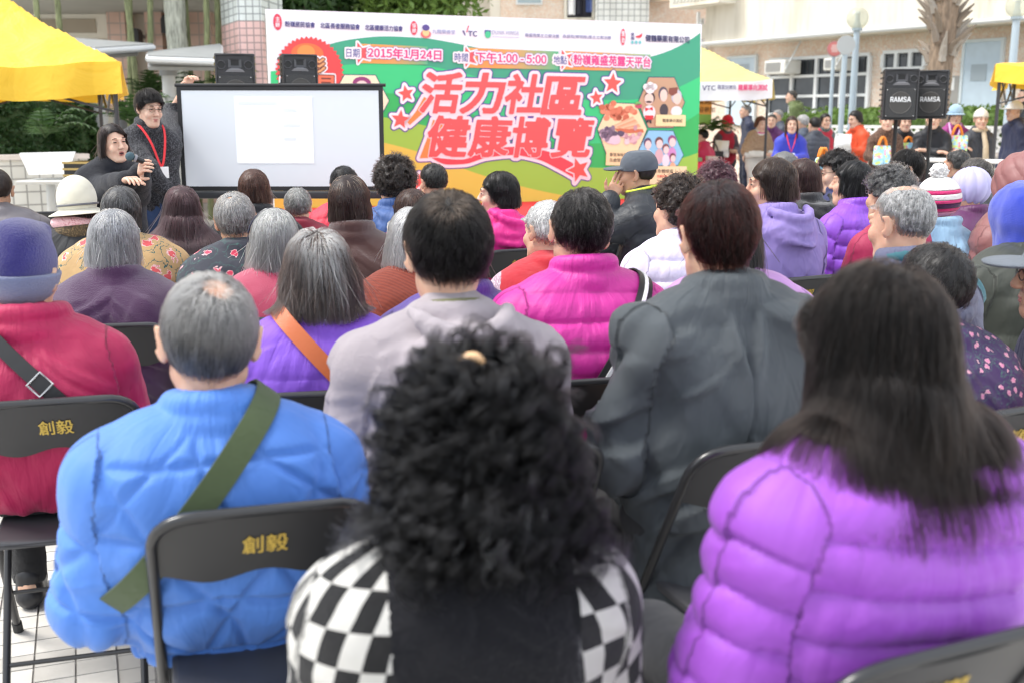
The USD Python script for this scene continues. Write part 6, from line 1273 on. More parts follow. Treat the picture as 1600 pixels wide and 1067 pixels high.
# aa: bobble hat
I = person('person in white and pink striped bobble hat and pale blue jacket', (1462, 320), 5, 28, hy=.06, hs=.95, fat=.0, sw=.16, top=dict(mat=cloth('paleblue', (172, 210, 240), 'coat'), grow=.014, collar=.05, wr=.007), hair_=dict(style='crop', n=300, width=.003, col=BLACK, thin=lambda d: 1. * (d[:, 2] < -.2)))
def hat_slice(z0, z1, grow=0.): 
    f = Field((-.15, -.17, -.1), (.15, .17, .2), .006); f.ell(CRAN + (0, 0, .006), CR + .022 + grow, .02); f.cut(2, z1); f.cut(2, z0, above=False); return f.mesh()
for z0, z1, c, nm, g in ((-.055, -.030, (232, 150, 180), 'hat_stripe', .002), (-.030, -.012, (210, 48, 110), 'hat_stripe', .004), (-.012, .012, (74, 30, 74), 'hat_stripe', .003), (.012, .030, (226, 66, 130), 'hat_stripe', .004), (.030, .058, (244, 240, 240), 'hat_stripe', .003), (.058, .078, (222, 60, 126), 'hat_stripe', .002), (.078, .2, (246, 244, 242), 'bobble_hat', .001)):
    I['headpart'](nm, hat_slice(z0, z1, g), cloth('hat_%d%d%d' % c, c, 'knit'))
pm = ball((.0, -.02, .165), .042, 4); pm.vertices += (pm.vertices - (0, -.02, .165)) * ((meshkit.noise(pm.vertices * 130) - .4) * .5)[:, None]; I['headpart']('pompom', pm, cloth('pom', (250, 248, 246), 'fleece'))
# bb: lavender cap, plum down
I = person('person in pale lavender quilted hood cap and plum down jacket', (1512, 303), 5.6, 28, hy=.06, fat=.03, top=dict(mat=cloth('plumdown', (96, 42, 90), 'shiny'), kind='puffer', pitch=.10, amp=.010, grow=.022, collar=.05))
lc = Field((-.15, -.17, -.12), (.15, .17, .18), .007); lc.ell(CRAN + (0, 0, .005), CR + .014, .02); lc.cut(2, -.065, above=False); m_ = lc.mesh(); m_.vertices += vnormals(m_) * (.010 * np.abs(np.sin(np.arctan2(m_.vertices[:, 0], m_.vertices[:, 1]) * 6)))[:, None]; I['headpart']('quilted_cap', m_, cloth('lavcap', (196, 192, 236), 'nylon'))
# cc: heads beyond
person('balding man at the far right rows', (1494, 259), 7.3, 30, male=True, hy=.05, skin='mid', top=dict(mat=cloth('dkgreyj', (70, 72, 78), 'wool'), grow=.016, collar=.03), hair_=dict(style='crop', n=700, width=.0035, col=(.05, .05, .05), thin=bald((0, .3, .95), .6, .05), mr=.003))
person('person with brushed grey brown hair beside the lavender cap', (1520, 279), 6.6, 30, male=True, hy=.05, hyaw=20, top=dict(mat=cloth('dkgreyj', (70, 72, 78), 'wool'), grow=.016, collar=.03), hair_=dict(style='neat', n=1200, width=.003, col=(.035, .03, .028), grey=(.2, .19, .18), gmix=.3))
# dd: brown pink hooded down coat
I = person('person in dusty pink brown down coat with hood up', (1592, 300), 5, 30, hy=.06, fat=.08, sw=.23, top=dict(mat=cloth('dustypink', (152, 100, 98), 'shiny'), kind='puffer', pitch=.085, amp=.012, grow=.03, collar=.05))
hd = Field((-.22, -.24, -.24), (.22, .2, .24), .008); hd.ell(CRAN + (0, -.012, .015), CR + (.055, .055, .055), .03); hd.ell((0, -.03, -.10), (.14, .13, .11), .06); hd.ell((0, .14, -.02), (.07, .09, .10), .02, sub=True)
m_ = hd.mesh(); ph = (m_.vertices[:, 2] * .8 - m_.vertices[:, 1] * .7) / .07; m_.vertices += vnormals(m_) * (.012 * np.sqrt(np.abs(np.sin(PI * ph))) + .012 * (meshkit.noise(m_.vertices * 22) - .5))[:, None]; I['headpart']('hood', m_, cloth('dustypink', (152, 100, 98), 'shiny'))
# left edge: grey down jacket, and a brown head behind the cream hat
person('person in silver grey down jacket at the left edge', (-4, 299), 5.9, 20, hy=.06, sw=.2, fat=.03, male=True, hyaw=5, skin='tan', top=dict(mat=cloth('silvergrey', (128, 122, 126), 'shiny'), kind='puffer', pitch=.065, amp=.009, grow=.02, collar=.02), hair_=dict(style='crop', n=900, width=.0035, col=DKBR))
person('person with wavy dark brown hair behind the cream hat', (150, 309), 6.1, 18, hy=.06, top=dict(mat=cloth('blackcoat', (40, 42, 46), 'coat'), grow=.016, collar=.03), hair_=dict(style='perm', n=1300, width=.003, col=(.026, .014, .012), curl=.005))
# ------------------------------------------------------------------ folding chairs, one per sitter
ch_frame = plain('chair_tube', (.014, .014, .015), .28, spec=.6); ch_pad = plain('chair_panel', (.018, .018, .019), .38, bump=.0006, bscale=500.); gold = plain('gold_print', lin(190, 160, 70), .5)
def rounded(pts, r, n=5):
    out = []
    P = [np.array(p, float) for p in pts]
    for i, p in enumerate(P):
        if i in (0, len(P) - 1): out.append(p); continue
        a, b = P[i - 1] - p, P[i + 1] - p; a /= np.linalg.norm(a); b /= np.linalg.norm(b)
        for t in np.linspace(0, 1, n): out.append(p + a * r * (1 - t) ** 2 + b * r * t ** 2)
    return np.array(out)
def make_chair(label, loc, rz):
    t = thing('folding_chair', label, 'chair', loc, rz, None)
    w = .205
    fy = lambda z: -.225 + (.83 - z) / .83 * .47
    hoop = rounded([(-w, fy(.02), .02), (-w, fy(.83), .83), (w, fy(.83), .83), (w, fy(.02), .02)], .085, 8)
    hoop[:, 1] -= .012 * np.clip((hoop[:, 2] - .55) / .25, 0, 1)
    obj('back_hoop', tube(hoop, .0115, 10), ch_frame, t, smooth=True)
    for s in (-1, 1): obj('foot_cap', cyl((s * w, fy(.045), .045), (s * w, fy(.0), .0), .0145, n=10), plain('rubber', (.02, .02, .02), .8), t)
    rear = rounded([(-w + .03, -.245, .015), (-w + .03, .06, .44), (w - .03, .06, .44), (w - .03, -.245, .015)], .05, 6)
    obj('rear_leg_frame', tube(rear, .0105, 9), ch_frame, t, smooth=True)
    for z, y in ((.17, None), (.10, None)):
        yy = fy(z) if z > .12 else -.245 + (.10 - .015) / .425 * .305; ww = w if z > .12 else w - .03
        obj('crossbar', cyl((-ww, yy, z), (ww, yy, z), .007, n=8), ch_frame, t, smooth=True)
    xs = np.linspace(-w + .004, w - .004, 25); top = [(x, .825 - .05 * max(0, (abs(x) - (w - .075)) / .075) ** 2.2) for x in xs]
    bot = [(x, .680 + .012 * math.cos(x / w * 2 * PI) - .0) for x in xs]
    poly = Polygon(top + bot[::-1])
    pm = prism(poly, .012); pm = pm.subdivide_to_size(.03)
    v = np.array(pm.vertices); c = -.018 * (1 - (v[:, 0] / w) ** 2)
    pm.vertices = np.stack([v[:, 0], fy(v[:, 1]) - .010 + v[:, 2] + c, v[:, 1]], 1)
    if pm.volume < 0: pm.invert()
    back = obj('backrest', pm, ch_pad, t, smooth=40)
    g = glyphs('創毅', .044, 1); g = affinity.scale(g, .95, 1, origin=(0, 0)); g = affinity.translate(g, -g.bounds[2] / 2, .735)
    gm = prism(g, .0012).subdivide_to_size(.02); v = np.array(gm.vertices)
    gm.vertices = np.stack([v[:, 0], fy(v[:, 1]) - .0118 - v[:, 2] - .018 * (1 - (v[:, 0] / w) ** 2), v[:, 1]], 1); gm.invert() if gm.volume < 0 else None
    obj('lettering', gm, gold, back, smooth=False)
    for s in (-1, 1): obj('rivet', ball((s * .135, fy(.775) - .022 + .008, .775), (.006, .003, .006), 1), plain('rivet_dark', (.06, .05, .045), .35, .6), back, smooth=True)
    seat_ = bbox((-.185, -.19, .425), (.185, .20, .455), .012); seat_ = seat_.subdivide_to_size(.06); v = seat_.vertices; v[:, 2] -= .012 * (1 - (v[:, 0] / .19) ** 2) * (v[:, 2] > .44)
    obj('seat', seat_, plain('seat_grey', (.05, .05, .055), .5, bump=.0008, bscale=260.), t, smooth=30)
    return t
first = None
CH = {}
for loc, rz, lab in CHAIRS:
    l = 'black folding chair under the ' + lab.replace('seated person', 'person')
    l = ' '.join(l.split()[:16])
    if first is None: first = make_chair(l, loc, rz); CH[lab] = first
    else: CH[lab] = copy_of(first, 'folding_chair', l, loc, rz)
    if 'cream' in l: pass
# ------------------------------------------------------------------ screen, loudspeakers, presenters
YS = 7.9
tl, trr, bl = W(271, 135, YS), W(598, 135, YS), W(283, 303, YS); x0, x1, z1, z0 = tl[0] + .02, trr[0], tl[2], bl[2]
scr = thing('projection_screen', 'white projection screen with black border on a tripod in front of the banner', 'screen', ((x0 + x1) / 2, YS, 0)); hw_ = (x1 - x0) / 2
fab = plain('screen_white', (.70, .74, .77), .8)
obj('fabric', box((-hw_ + .03, -.002, z0 + .05), (hw_ - .03, .002, z1 - .03)), fab, scr, smooth=False)
bk = plain('screen_black', (.012, .012, .013), .5)
obj('border', cat(box((-hw_, -.004, z0 + .02), (-hw_ + .03, .004, z1)), box((hw_ - .03, -.004, z0 + .02), (hw_, .004, z1)), box((-hw_ + .03, -.004, z1 - .03), (hw_ - .03, .004, z1 + .0)), box((-hw_ + .03, -.004, z0 + .02), (hw_ - .03, .004, z0 + .05))), bk, scr, smooth=False)
obj('top_bar', cyl((-hw_ - .01, 0, z1 + .006), (hw_ + .02, 0, z1 + .006), .012, n=10), bk, scr, smooth=30); obj('bottom_case', bbox((-hw_ - .02, -.035, z0 - .035), (hw_ + .02, .035, z0 + .018), .012), plain('case_grey', (.03, .032, .035), .4), scr, smooth=30)
obj('pole', cyl((0, .06, .25), (0, .06, z1 + .05), .014, n=10), bk, scr); obj('hook', tube([(0, .06, z1 + .05), (0, .02, z1 + .065), (0, 0, z1 + .02)], .006, 6), plain('steel', (.55, .55, .55), .25, 1.), scr)
for k in range(3): a = 2 * PI * k / 3 + .5; obj('leg', cyl((0, .06, .55), (.5 * math.cos(a), .06 + .5 * math.sin(a), .02), .011, n=8), bk, scr)
pa, pb = W(366, 152, YS), W(491, 256, YS); xo = (x0 + x1) / 2
proj_mat = graph('projected_light', {'p': ('principled_bsdf', {'base_color': (.71, .74, .77), 'roughness': .8, 'emission_color': (1., 1., .98), 'emission_strength': .08})}, [], 'p.BSDF')
pi_ = obj('projected_slide', box((pa[0] - xo, -.0042, pb[2]), (pb[0] - xo, -.0025, pa[2])), proj_mat, scr, smooth=False)
for k, (y_, w0, w1) in enumerate(((.88, .05, .55), (.78, .62, .80), (.55, .62, .84), (.35, .62, .78))): obj('faint_line', box((pa[0] - xo + (pb[0] - pa[0]) * w0, -.0056, pb[2] + (pa[2] - pb[2]) * y_), (pa[0] - xo + (pb[0] - pa[0]) * w1, -.0044, pb[2] + (pa[2] - pb[2]) * y_ + .022)), plain('faint_print', (.72, .76, .78), .8), pi_, smooth=False)
def loudspeaker(label, px, py, Y, yaw, side, size=1., brand=True):
    c = W(px, py, Y); t = thing('loudspeaker', label, 'loudspeaker', c, yaw, None)       # front towards -y, origin at the top centre
    w_, h_, d_ = .15 * size, .44 * size, .30 * size; blk = plain('cabinet_black', (.022, .022, .024), .55, bump=.0012, bscale=260.); dk = plain('recess_black', (.006, .006, .006), .6); gr = plain('horn_grey', (.05, .05, .055), .4)
    body = trimesh.convex.convex_hull(np.vstack([bbox((-w_, 0, -h_), (w_, .02, 0), .008).vertices, bbox((-w_ * .78, d_ - .02, -h_), (w_ * .78, d_, 0), .008).vertices])); obj('cabinet', body, blk, t, smooth=30)
    for s in (-1, 1):
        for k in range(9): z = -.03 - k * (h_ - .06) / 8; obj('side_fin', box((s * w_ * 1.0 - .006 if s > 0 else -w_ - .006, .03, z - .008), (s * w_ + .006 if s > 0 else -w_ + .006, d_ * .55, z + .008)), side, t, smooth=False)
    obj('rim', tube([(-w_ + .01, -.004, -.012), (w_ - .01, -.004, -.012), (w_ - .01, -.004, -h_ + .012), (-w_ + .01, -.004, -h_ + .012)], .008, 6, closed=True), blk, t, smooth=30)
    hz = -.085 * size
    for s in (-1, 1): obj('port', cyl((s * w_ * .68, -.003, hz), (s * w_ * .68, -.0005, hz), .030 * size, n=24), dk, t, smooth=30); obj('port_ring', tube([(s * w_ * .68 + .031 * size * math.cos(a), -.004, hz + .031 * size * math.sin(a)) for a in np.linspace(0, 2 * PI, 24, endpoint=False)], .004, 6, closed=True), gr, t, smooth=True)
    hv = np.array([(-.05, -.012, -.035), (.05, -.012, -.035), (.05, -.012, .03), (-.05, -.012, .03), (-.03, -.001, -.018), (.03, -.001, -.018), (.03, -.001, .022), (-.03, -.001, .022)]) * size + (0, 0, hz + .012)
    hf = [[0, 1, 5], [0, 5, 4], [1, 2, 6], [1, 6, 5], [2, 3, 7], [2, 7, 6], [3, 0, 4], [3, 4, 7]]
    obj('horn', trimesh.Trimesh(hv, hf, process=False), gr, t, smooth=False); obj('horn_throat', trimesh.Trimesh(hv[4:], [[0, 1, 2], [0, 2, 3]], process=False), dk, t, smooth=False)
    obj('horn_lip', trimesh.convex.convex_hull(np.array([(-.055, -.014, -.04), (.055, -.014, -.04), (.075, -.004, -.06), (-.075, -.004, -.06), (0, -.003, -.02)]) * size + (0, 0, hz + .005)), plain('horn_light', (.16, .16, .17), .35), t, smooth=False)
    g_ = obj('grille', bbox((-w_ + .02, -.012, -h_ + .022), (w_ - .02, -.002, -.165 * size), .004), graph('grille_mesh', {'tc': ('texture_coordinate', {}), 'c': ('checker_texture', {'scale': 220., 'color1': (.008, .008, .008), 'color2': (.045, .045, .045)}), 'p': ('principled_bsdf', {'roughness': .6})}, [('tc.object', 'c.vector'), ('c.color', 'p.base_color')], 'p.BSDF'), t, smooth=30)
    cz = -h_ * .66; obj('woofer', tube([(.092 * size * math.cos(a), -.0125, cz + .092 * size * math.sin(a)) for a in np.linspace(0, 2 * PI, 36, endpoint=False)], .003, 5, closed=True), plain('woofer_edge', (.09, .085, .08), .5), t, smooth=True)
    obj('cone', cyl((0, -.0135, cz), (0, -.0121, cz), .089 * size, n=36), plain('woofer_cone', (.045, .042, .038), .6), t, smooth=30)
    for sx in (-1, 1):
        for z in (-.18 * size, -h_ + .035): obj('screw', ball((sx * (w_ - .034), -.013, z), .005, 1), plain('steel', (.55, .55, .55), .25, 1.), t)
    if brand:
        gg = glyphs('RAMSA', .046 * size, 2, 'Inter'); gg = affinity.affine_transform(gg, [.86, .0, 0, 1, 0, 0]); gg = affinity.translate(gg, -gg.bounds[2] / 2, 0)
        obj('brand_lettering', prism(gg, .002, frame((0, -.0138, cz + .005 * size), (1, 0, 0), (0, 0, 1))), plain('brand_white', (.72, .72, .72), .4), t, smooth=False)
    zb = c[2] - h_
    obj('stand_pole', cyl((0, d_ * .5, -h_ - .0), (0, d_ * .5, -c[2] + .25), .018, n=12), dk, t, smooth=30)
    for k in range(3): a = 2 * PI * k / 3 + .4; obj('stand_leg', cyl((0, d_ * .5, -c[2] + .75), (.48 * math.cos(a), d_ * .5 + .48 * math.sin(a), -c[2] + .02), .012, n=8), dk, t)
    return t
brass, dkfin = plain('fin_lit_yellow', (.30, .24, .09), .5), plain('fin_dark', (.05, .042, .036), .5)  # first fin colour carries the yellowish light on the left side
loudspeaker('left black loudspeaker above the screen with side fins coloured yellowish as lit', 366, 84, 8.7, math.radians(14), brass, .99, False)
loudspeaker('black loudspeaker above the screen at the banner edge', 468, 85, 8.9, math.radians(22), dkfin, .93, False)
loudspeaker('left one of the two lettered black loudspeakers at right', 1410, 108, 10.0, math.radians(-9), dkfin, 1.0)
loudspeaker('right one of the two lettered black loudspeakers at right', 1457, 110, 10.2, math.radians(-26), dkfin, .97)
# the young man holding the screen, the woman with the microphone
dkj = cloth('blackprint', (30, 31, 35), 'tweed', (34, 35, 40), (96, 96, 100))
I = person('young man with glasses and red lanyard in black jacket holding the screen', (234, 171), 7.55, -138, pose='stand', hs=.94, male=True, face=True, hres=.0035, res=.008, skin='light', hy=.05, hpitch=-10, hyaw=2, sw=.145, legs=((58, 84, 128), 'cotton'), hands=.9, chair=False,
    top=dict(mat=dkj, grow=.012, collar=.05, coll_r=.066, wr=.010), hair_=dict(style='short', n=3000, width=.0024, col=BLACK, length=.065, vol=.018, lift=.16, whorl=(.1, -.6, .80), bangs=.3, jit=.1),
    arms_w={-1: (W(268, 180, 8.15), W(288, 140, 8.06)), 1: (W(232, 268, 7.35), W(262, 300, 7.42))})
glasses(I)
bp = [I['J']['neck'] + np.array(q) for q in ((-.075, -.03, .02), (-.075, .06, -.02), (-.04, .135, -.14), (0, .155, -.26), (.04, .135, -.14), (.075, .06, -.02), (.075, -.03, .02))]
from scipy.interpolate import CubicSpline
cs = CubicSpline(np.arange(7), np.array(bp)); obj('lanyard', ribbon(cs(np.linspace(0, 6, 40)) + (0, .012, 0), .014, .002, (0, 1, 0)), plain('lanyard_red', lin(214, 40, 48), .6), I['th'], smooth=30)
bd = I['J']['neck'] + np.array([.0, .172, -.30]); obj('name_badge', bbox(bd + (-.045, -.004, -.04), bd + (.045, .004, .035), .003), plain('badge_white', (.78, .78, .76), .4), I['th'], smooth=30)
I = person('woman in black wool coat speaking into a microphone beside the screen', (178, 225), 6.85, -138, pose='stand', hs=.92, face=True, jaw=1., hres=.0035, res=.008, skin='light', hy=.07, hroll=6, hyaw=2, sw=.145, fat=.0, legs=((40, 40, 48), 'cotton'), hands={-1: 1.0, 1: .55}, chair=False,
    top=dict(mat=cloth('blackwool', (28, 30, 40), 'cotton'), grow=.016, collar=.025, coll_r=.072, wr=.008, cuff=.006), hair_=dict(style='bob', n=3200, width=.0022, col=(.020, .014, .013), length=lambda d: .12 + .07 * np.clip(d[:, 2] + .3, 0, 1), part=.25, vol=.010),
    arms_w={1: (W(158, 298, 6.72), W(196, 284, 6.42)), -1: (W(212, 306, 6.75), W(219, 272, 6.48))}, hand_rot={1: (0, -.3, 1), -1: (1, -.4, .2)})
for s in (1, -1):
    d = I['W'][s] - I['E'][s]; d /= np.linalg.norm(d); obj('cuff', cyl(I['W'][s] - d * .03, I['W'][s] + d * .012, .041, .039, 16), plain('cuff_white', (.75, .74, .78), .7), I['th'], smooth=30)
nk = I['J']['neck']; obj('shirt_collar', tube([nk + np.array([.06 * math.cos(a), .062 * math.sin(a) + .012, .02 - .045 * max(0, math.sin(a))]) for a in np.linspace(0, 2 * PI, 22, endpoint=False)], .011, 7, closed=True), plain('cuff_white', (.75, .74, .78), .7), I['th'], smooth=True)
a, b = W(203, 245, 6.36), W(243, 260, 6.44); u = (b - a) / np.linalg.norm(b - a)
mic = thing('microphone', 'black hand microphone with blue foam top held by the speaking woman', 'microphone', a)
obj('handle', cyl(u * .03, b - a, .017, .013, 16), plain('mic_black', (.012, .012, .013), .35), mic, smooth=30); obj('foam', ball((0, 0, 0), .0255, 3), plain('foam_blue', (.05, .09, .11), .9, bump=.003, bscale=240.), mic, smooth=True); obj('ring', cyl(u * .022, u * .036, .022, n=16), plain('mic_ring', (.2, .2, .22), .3), mic, smooth=30)
# ------------------------------------------------------------------ canopies
def canopy(label, corner, Y, half, apex_z, side, mat, rz=0., valance=.28, white=None, seed=0, below=None):
    """A square pop-up tent; corner = pixel of the near corner's eave, side = +1 if it is the right one."""
    c = W(*corner, Y); rng = np.random.default_rng(seed); ez = c[2]; ctr = c + rotz(rz) @ np.array([-side * half, half, 0])
    t = thing('canopy_tent', label, 'tent', (ctr[0], ctr[1], 0), rz); n = 24
    g = np.linspace(-1, 1, 2 * n + 1); X, Y_ = np.meshgrid(g, g, indexing='ij'); r = np.maximum(np.abs(X), np.abs(Y_)); hp = np.minimum(np.abs(X), np.abs(Y_)) / np.maximum(r, 1e-6)
    Z = ez + (apex_z - ez) * ((1 - r) ** 1.25 * .35 + (1 - r) * .65) - .10 * (1 - hp ** 2) * r * (1 - r) * 2.2 - .04 * (1 - hp ** 4) * r ** 3
    Z += (meshkit.noise(np.stack([X * 5, Y_ * 5, X * 0], -1), seed) - .5) * .07
    v = np.stack([X * half, Y_ * half, Z], -1).reshape(-1, 3); m_ = 2 * n + 1; i, j = np.meshgrid(np.arange(m_ - 1), np.arange(m_ - 1), indexing='ij'); q = np.stack([i * m_ + j, (i + 1) * m_ + j, (i + 1) * m_ + j + 1, i * m_ + j + 1], -1).reshape(-1, 4)
    obj('roof', (v, q), mat, t, smooth=50)
    for k in range(4):
        s = np.linspace(-1, 1, 2 * n + 1); ex = [np.stack([s, -1 + 0 * s], 1), np.stack([1 + 0 * s, s], 1), np.stack([-s, 1 + 0 * s], 1), np.stack([-1 + 0 * s, -s], 1)][k]
        zt = Z[np.clip(np.round((ex[:, 0] + 1) * n).astype(int), 0, 2 * n), np.clip(np.round((ex[:, 1] + 1) * n).astype(int), 0, 2 * n)]
        nr = np.array([(0, -1), (1, 0), (0, 1), (-1, 0)][k], float); w_ = .035 * np.sin(s * 13 + k) + .05 * (meshkit.noise(np.stack([s * 5, s * 0 + k, s * 0], 1), seed) - .5)
        top = np.column_stack([ex * half, zt]); top[:, :2] += nr * .012; rows = [top]
        for f in (.35, .7, 1.): e = top.copy(); e[:, 2] = zt - valance * f * (1 + .06 * (meshkit.noise(np.stack([s * 3, s * 0, s * 0 + 3], 1), seed + k) - .5)); e[:, :2] += nr * (.03 * f + w_[:, None] * f); rows.append(e)
        v = np.vstack(rows); L = len(s); i, j = np.meshgrid(np.arange(3), np.arange(L - 1), indexing='ij'); q = np.stack([i * L + j, (i + 1) * L + j, (i + 1) * L + j + 1, i * L + j + 1], -1).reshape(-1, 4)
        obj('valance', (v, q), white if (white is not None and k == 0) else mat, t, smooth=60)
    fr = plain('tent_frame', (.03, .03, .032), .4)
    for sx in (-1, 1):
        for sy in (-1, 1):
            obj('leg', cyl((sx * (half - .05), sy * (half - .05), 0), (sx * (half - .05), sy * (half - .05), ez - .03), .020, n=8), fr, t); obj('foot_plate', box((sx * (half - .05) - .06, sy * (half - .05) - .06, .0), (sx * (half - .05) + .06, sy * (half - .05) + .06, .008)), fr, t, smooth=False)
    for k in range(4):
        a = [np.array([-1, -1]), np.array([1, -1]), np.array([1, 1]), np.array([-1, 1])]; p, q_ = a[k] * (half - .05), a[(k + 1) % 4] * (half - .05)
        for f0, f1, za, zb in ((0, .5, -.05, -.42), (0, .5, -.42, -.05), (.5, 1, -.05, -.42), (.5, 1, -.42, -.05)):
            A_, B_ = p + (q_ - p) * f0, p + (q_ - p) * f1; obj('truss_bar', cyl((*A_, ez + za), (*B_, ez + zb), .012, n=6), fr, t)
    obj('centre_pole', cyl((0, 0, ez - .2), (0, 0, apex_z - .02), .018, n=8), fr, t)
    return t, c, ez
def tentmat(name, c): 
    return graph(name, {'tc': ('texture_coordinate', {}), 'n': ('noise_texture', {'scale': 3.5, 'detail': 4., 'distortion': .8}), 'b': ('bump', {'strength': 1., 'distance': .03}), 'p': ('principled_bsdf', {'base_color': c, 'roughness': .6, 'sheen_weight': .1}), 't': ('translucent_bsdf', {'color': c}), 'm': ('mix_closure', {'fac': .12})}, [('tc.object', 'n.vector'), ('n.fac', 'b.height'), ('b.normal', 'p.normal'), ('p.BSDF', 'm.closure1'), ('t.BSDF', 'm.closure2')], 'm.closure')
yel, pyel, tw = tentmat('tent_yellow', (.80, .50, .03)), tentmat('tent_pale_yellow', (.80, .66, .22)), tentmat('tent_white', (.78, .78, .80))
canopy('large yellow canopy tent at upper left with black folding frame', (187, 96), 9.6, 1.35, 2.95, 1, yel, A21 + .03, seed=1, valance=.27)
t, c, ez = canopy('yellow canopy tent with white lettered valance right of the banner', (1207, 122), 17.0, 1.5, 3.02, 1, pyel, white=tw, seed=2, valance=.28)
def tenttext(s, px0, px1, py, h, col, bold=2, font='Noto Sans CJK'):
    a, b = W(px0, py, 16.9), W(px1, py, 16.9); g = glyphs(s, 1., bold, font); bd = g.bounds; g = affinity.scale(g, (b[0] - a[0]) / bd[2], h / FPX * 17 / bd[3], origin=(0, 0)); m_ = prism(g, .004, frame((a[0] - t_o[0], 16.9 - t_o[1], a[2]), (1, 0, 0), (0, 0, 1))); obj('lettering', m_, plain('letter_%d' % (col[0] * 999), col, .5), t, smooth=False)
t_o = np.array(t.GetAttribute('xformOp:translate').Get())
tenttext('VTC', 1097, 1118, 142, 7.5, (.07, .06, .14)); tenttext('職業訓練局', 1121, 1150, 140.5, 7, (.10, .09, .18), 1); tenttext('職業導向測試', 1153, 1199, 142.5, 9.5, (.62, .06, .16), 3)
canopy('yellow canopy tent at the right edge with dark leg', (1556, 104), 13.2, 1.5, 2.62, -1, yel, math.radians(-27), seed=3, valance=.20)
# ------------------------------------------------------------------ standing people beyond
def stander(label, px, py, Y, yaw, top, hair_, legs=((48, 46, 52), 'cotton'), **k):
    kw = dict(pose='stand', res=.013, hres=.0065, chair=False, hands=.6, face=True, skin='light', hy=.05, sw=.140, fat=-.008, ws=.88); kw.update(k)
    return person(label, (px, py), Y, yaw, top=dict(dict(grow=.010, collar=.03, wr=.008, armr=.86), **top), hair_=dict(dict(mass_only=True, mr=.0055, mh=.0065, mass_n=900, n=10, vol=.010), **hair_) if hair_ else None, legs=legs, group=None, **kw)
FOLD = {-1: ((-.20, .08, -.24), (.06, .20, -.20)), 1: ((.20, .08, -.24), (-.06, .22, -.22))}
HOLD = {-1: ((-.20, .04, -.26), (-.06, .26, -.26)), 1: ((.20, .04, -.26), (.06, .26, -.26))}
I = stander('woman in red bucket hat and dark red waistcoat beside the banner', 1137, 194, 19.5, 195, dict(mat=cloth('greysleeve', (92, 80, 88), 'wool'), vest=cloth('redwaist', (178, 40, 62), 'wool')), dict(style='shortbob', col=DKBR), arms=HOLD, hpitch=-14)
def buckethat(I, c, nm, name='bucket_hat', brim=.135):
    f = Field((-.2, -.22, -.05), (.2, .22, .2), .009); f.ell(CRAN + (0, 0, .014), CR + .022, .02); f.cut(2, .035, above=False); r = np.linspace(.09, brim, 4); an = np.linspace(0, 2 * PI, 25)[:-1]
    v = np.array([[a_ * math.cos(t_) * .92, -.015 + a_ * 1.05 * math.sin(t_), .045 - .55 * (a_ - .09)] for a_ in r for t_ in an]); v = np.vstack([v, v - (0, 0, .008)]); q = []
    for L in range(3):
        for k in range(24): q += [[L * 24 + k, L * 24 + (k + 1) % 24, (L + 1) * 24 + (k + 1) % 24], [L * 24 + k, (L + 1) * 24 + (k + 1) % 24, (L + 1) * 24 + k], [96 + L * 24 + k, 96 + (L + 1) * 24 + (k + 1) % 24, 96 + L * 24 + (k + 1) % 24], [96 + L * 24 + k, 96 + (L + 1) * 24 + k, 96 + (L + 1) * 24 + (k + 1) % 24]]
    I['headpart'](name, cat(f.mesh(), trimesh.Trimesh(v, q, process=False)), cloth('hatc_' + nm, c, 'wool'))
buckethat(I, (222, 38, 70), 'red')
stander('grey haired man in dark navy jacket facing left behind the red hat', 1164, 175, 21.0, 95, dict(mat=cloth('bgnavy', (46, 54, 82), 'coat')), dict(style='short', col=(.16, .16, .16)), male=True, legs=((38, 44, 66), 'cotton'), sw=.16)
I = stander('auburn haired woman in brown fur shawl over long white coat', 1189, 195, 17.6, 200, dict(mat=cloth('bgwhite', (240, 236, 228), 'wool')), dict(style='shortbob', col=(.085, .030, .02)), arms=HOLD, hem=None, hpitch=-8, legs=((238, 234, 226), 'wool'))
f = Field(I['J']['sho'] + (-.32, -.25, -.32), I['J']['sho'] + (.32, .3, .16), .013)
for k in range(6): z = .01 - .045 * k; w_ = .07 + .016 * k; f.cap(I['J']['sho'] + (-w_ - .02, 0, z), I['J']['sho'] + (w_ + .02, 0, z), .088 + .004 * k, k=.04)
m_ = f.mesh(); m_.vertices += vnormals(m_) * ((meshkit.fbm(m_.vertices * 30, 3) - .4) * .045)[:, None]; obj('fur_shawl', m_, cloth('furshawl', (172, 142, 112), 'tweed', (140, 110, 84), (200, 174, 146)), I['th'], smooth=True)
obj('pink_scarf', tube([I['J']['neck'] + np.array([.07 * math.cos(a), .07 * math.sin(a), -.01]) for a in np.linspace(0, 2 * PI, 18, endpoint=False)], .03, 8, closed=True), cloth('bgpink', (228, 80, 150), 'wool'), I['th'], smooth=True)
stander('person in plum coat standing behind the fur shawl', 1206, 190, 20.5, 160, dict(mat=cloth('bgplum', (110, 56, 118), 'coat')), dict(style='short', col=(.05, .045, .04)), male=True); stander('grey suited man behind the woman in blue', 1214, 183, 21.5, 100, dict(mat=cloth('bggrey', (84, 92, 108), 'coat')), dict(style='crop', col=(.25, .25, .25)), male=True)
I = stander('smiling long haired woman in bright blue jacket with lanyard and badge', 1237, 196, 16.0, 172, dict(mat=cloth('bgblue', (66, 78, 206), 'nylon')), dict(style='long', col=(.035, .017, .013), length=lambda d: .24 + .1 * np.clip(d[:, 2] + .3, 0, 1)), arms=HOLD, hres=.005, legs=((44, 46, 60), 'cotton'))
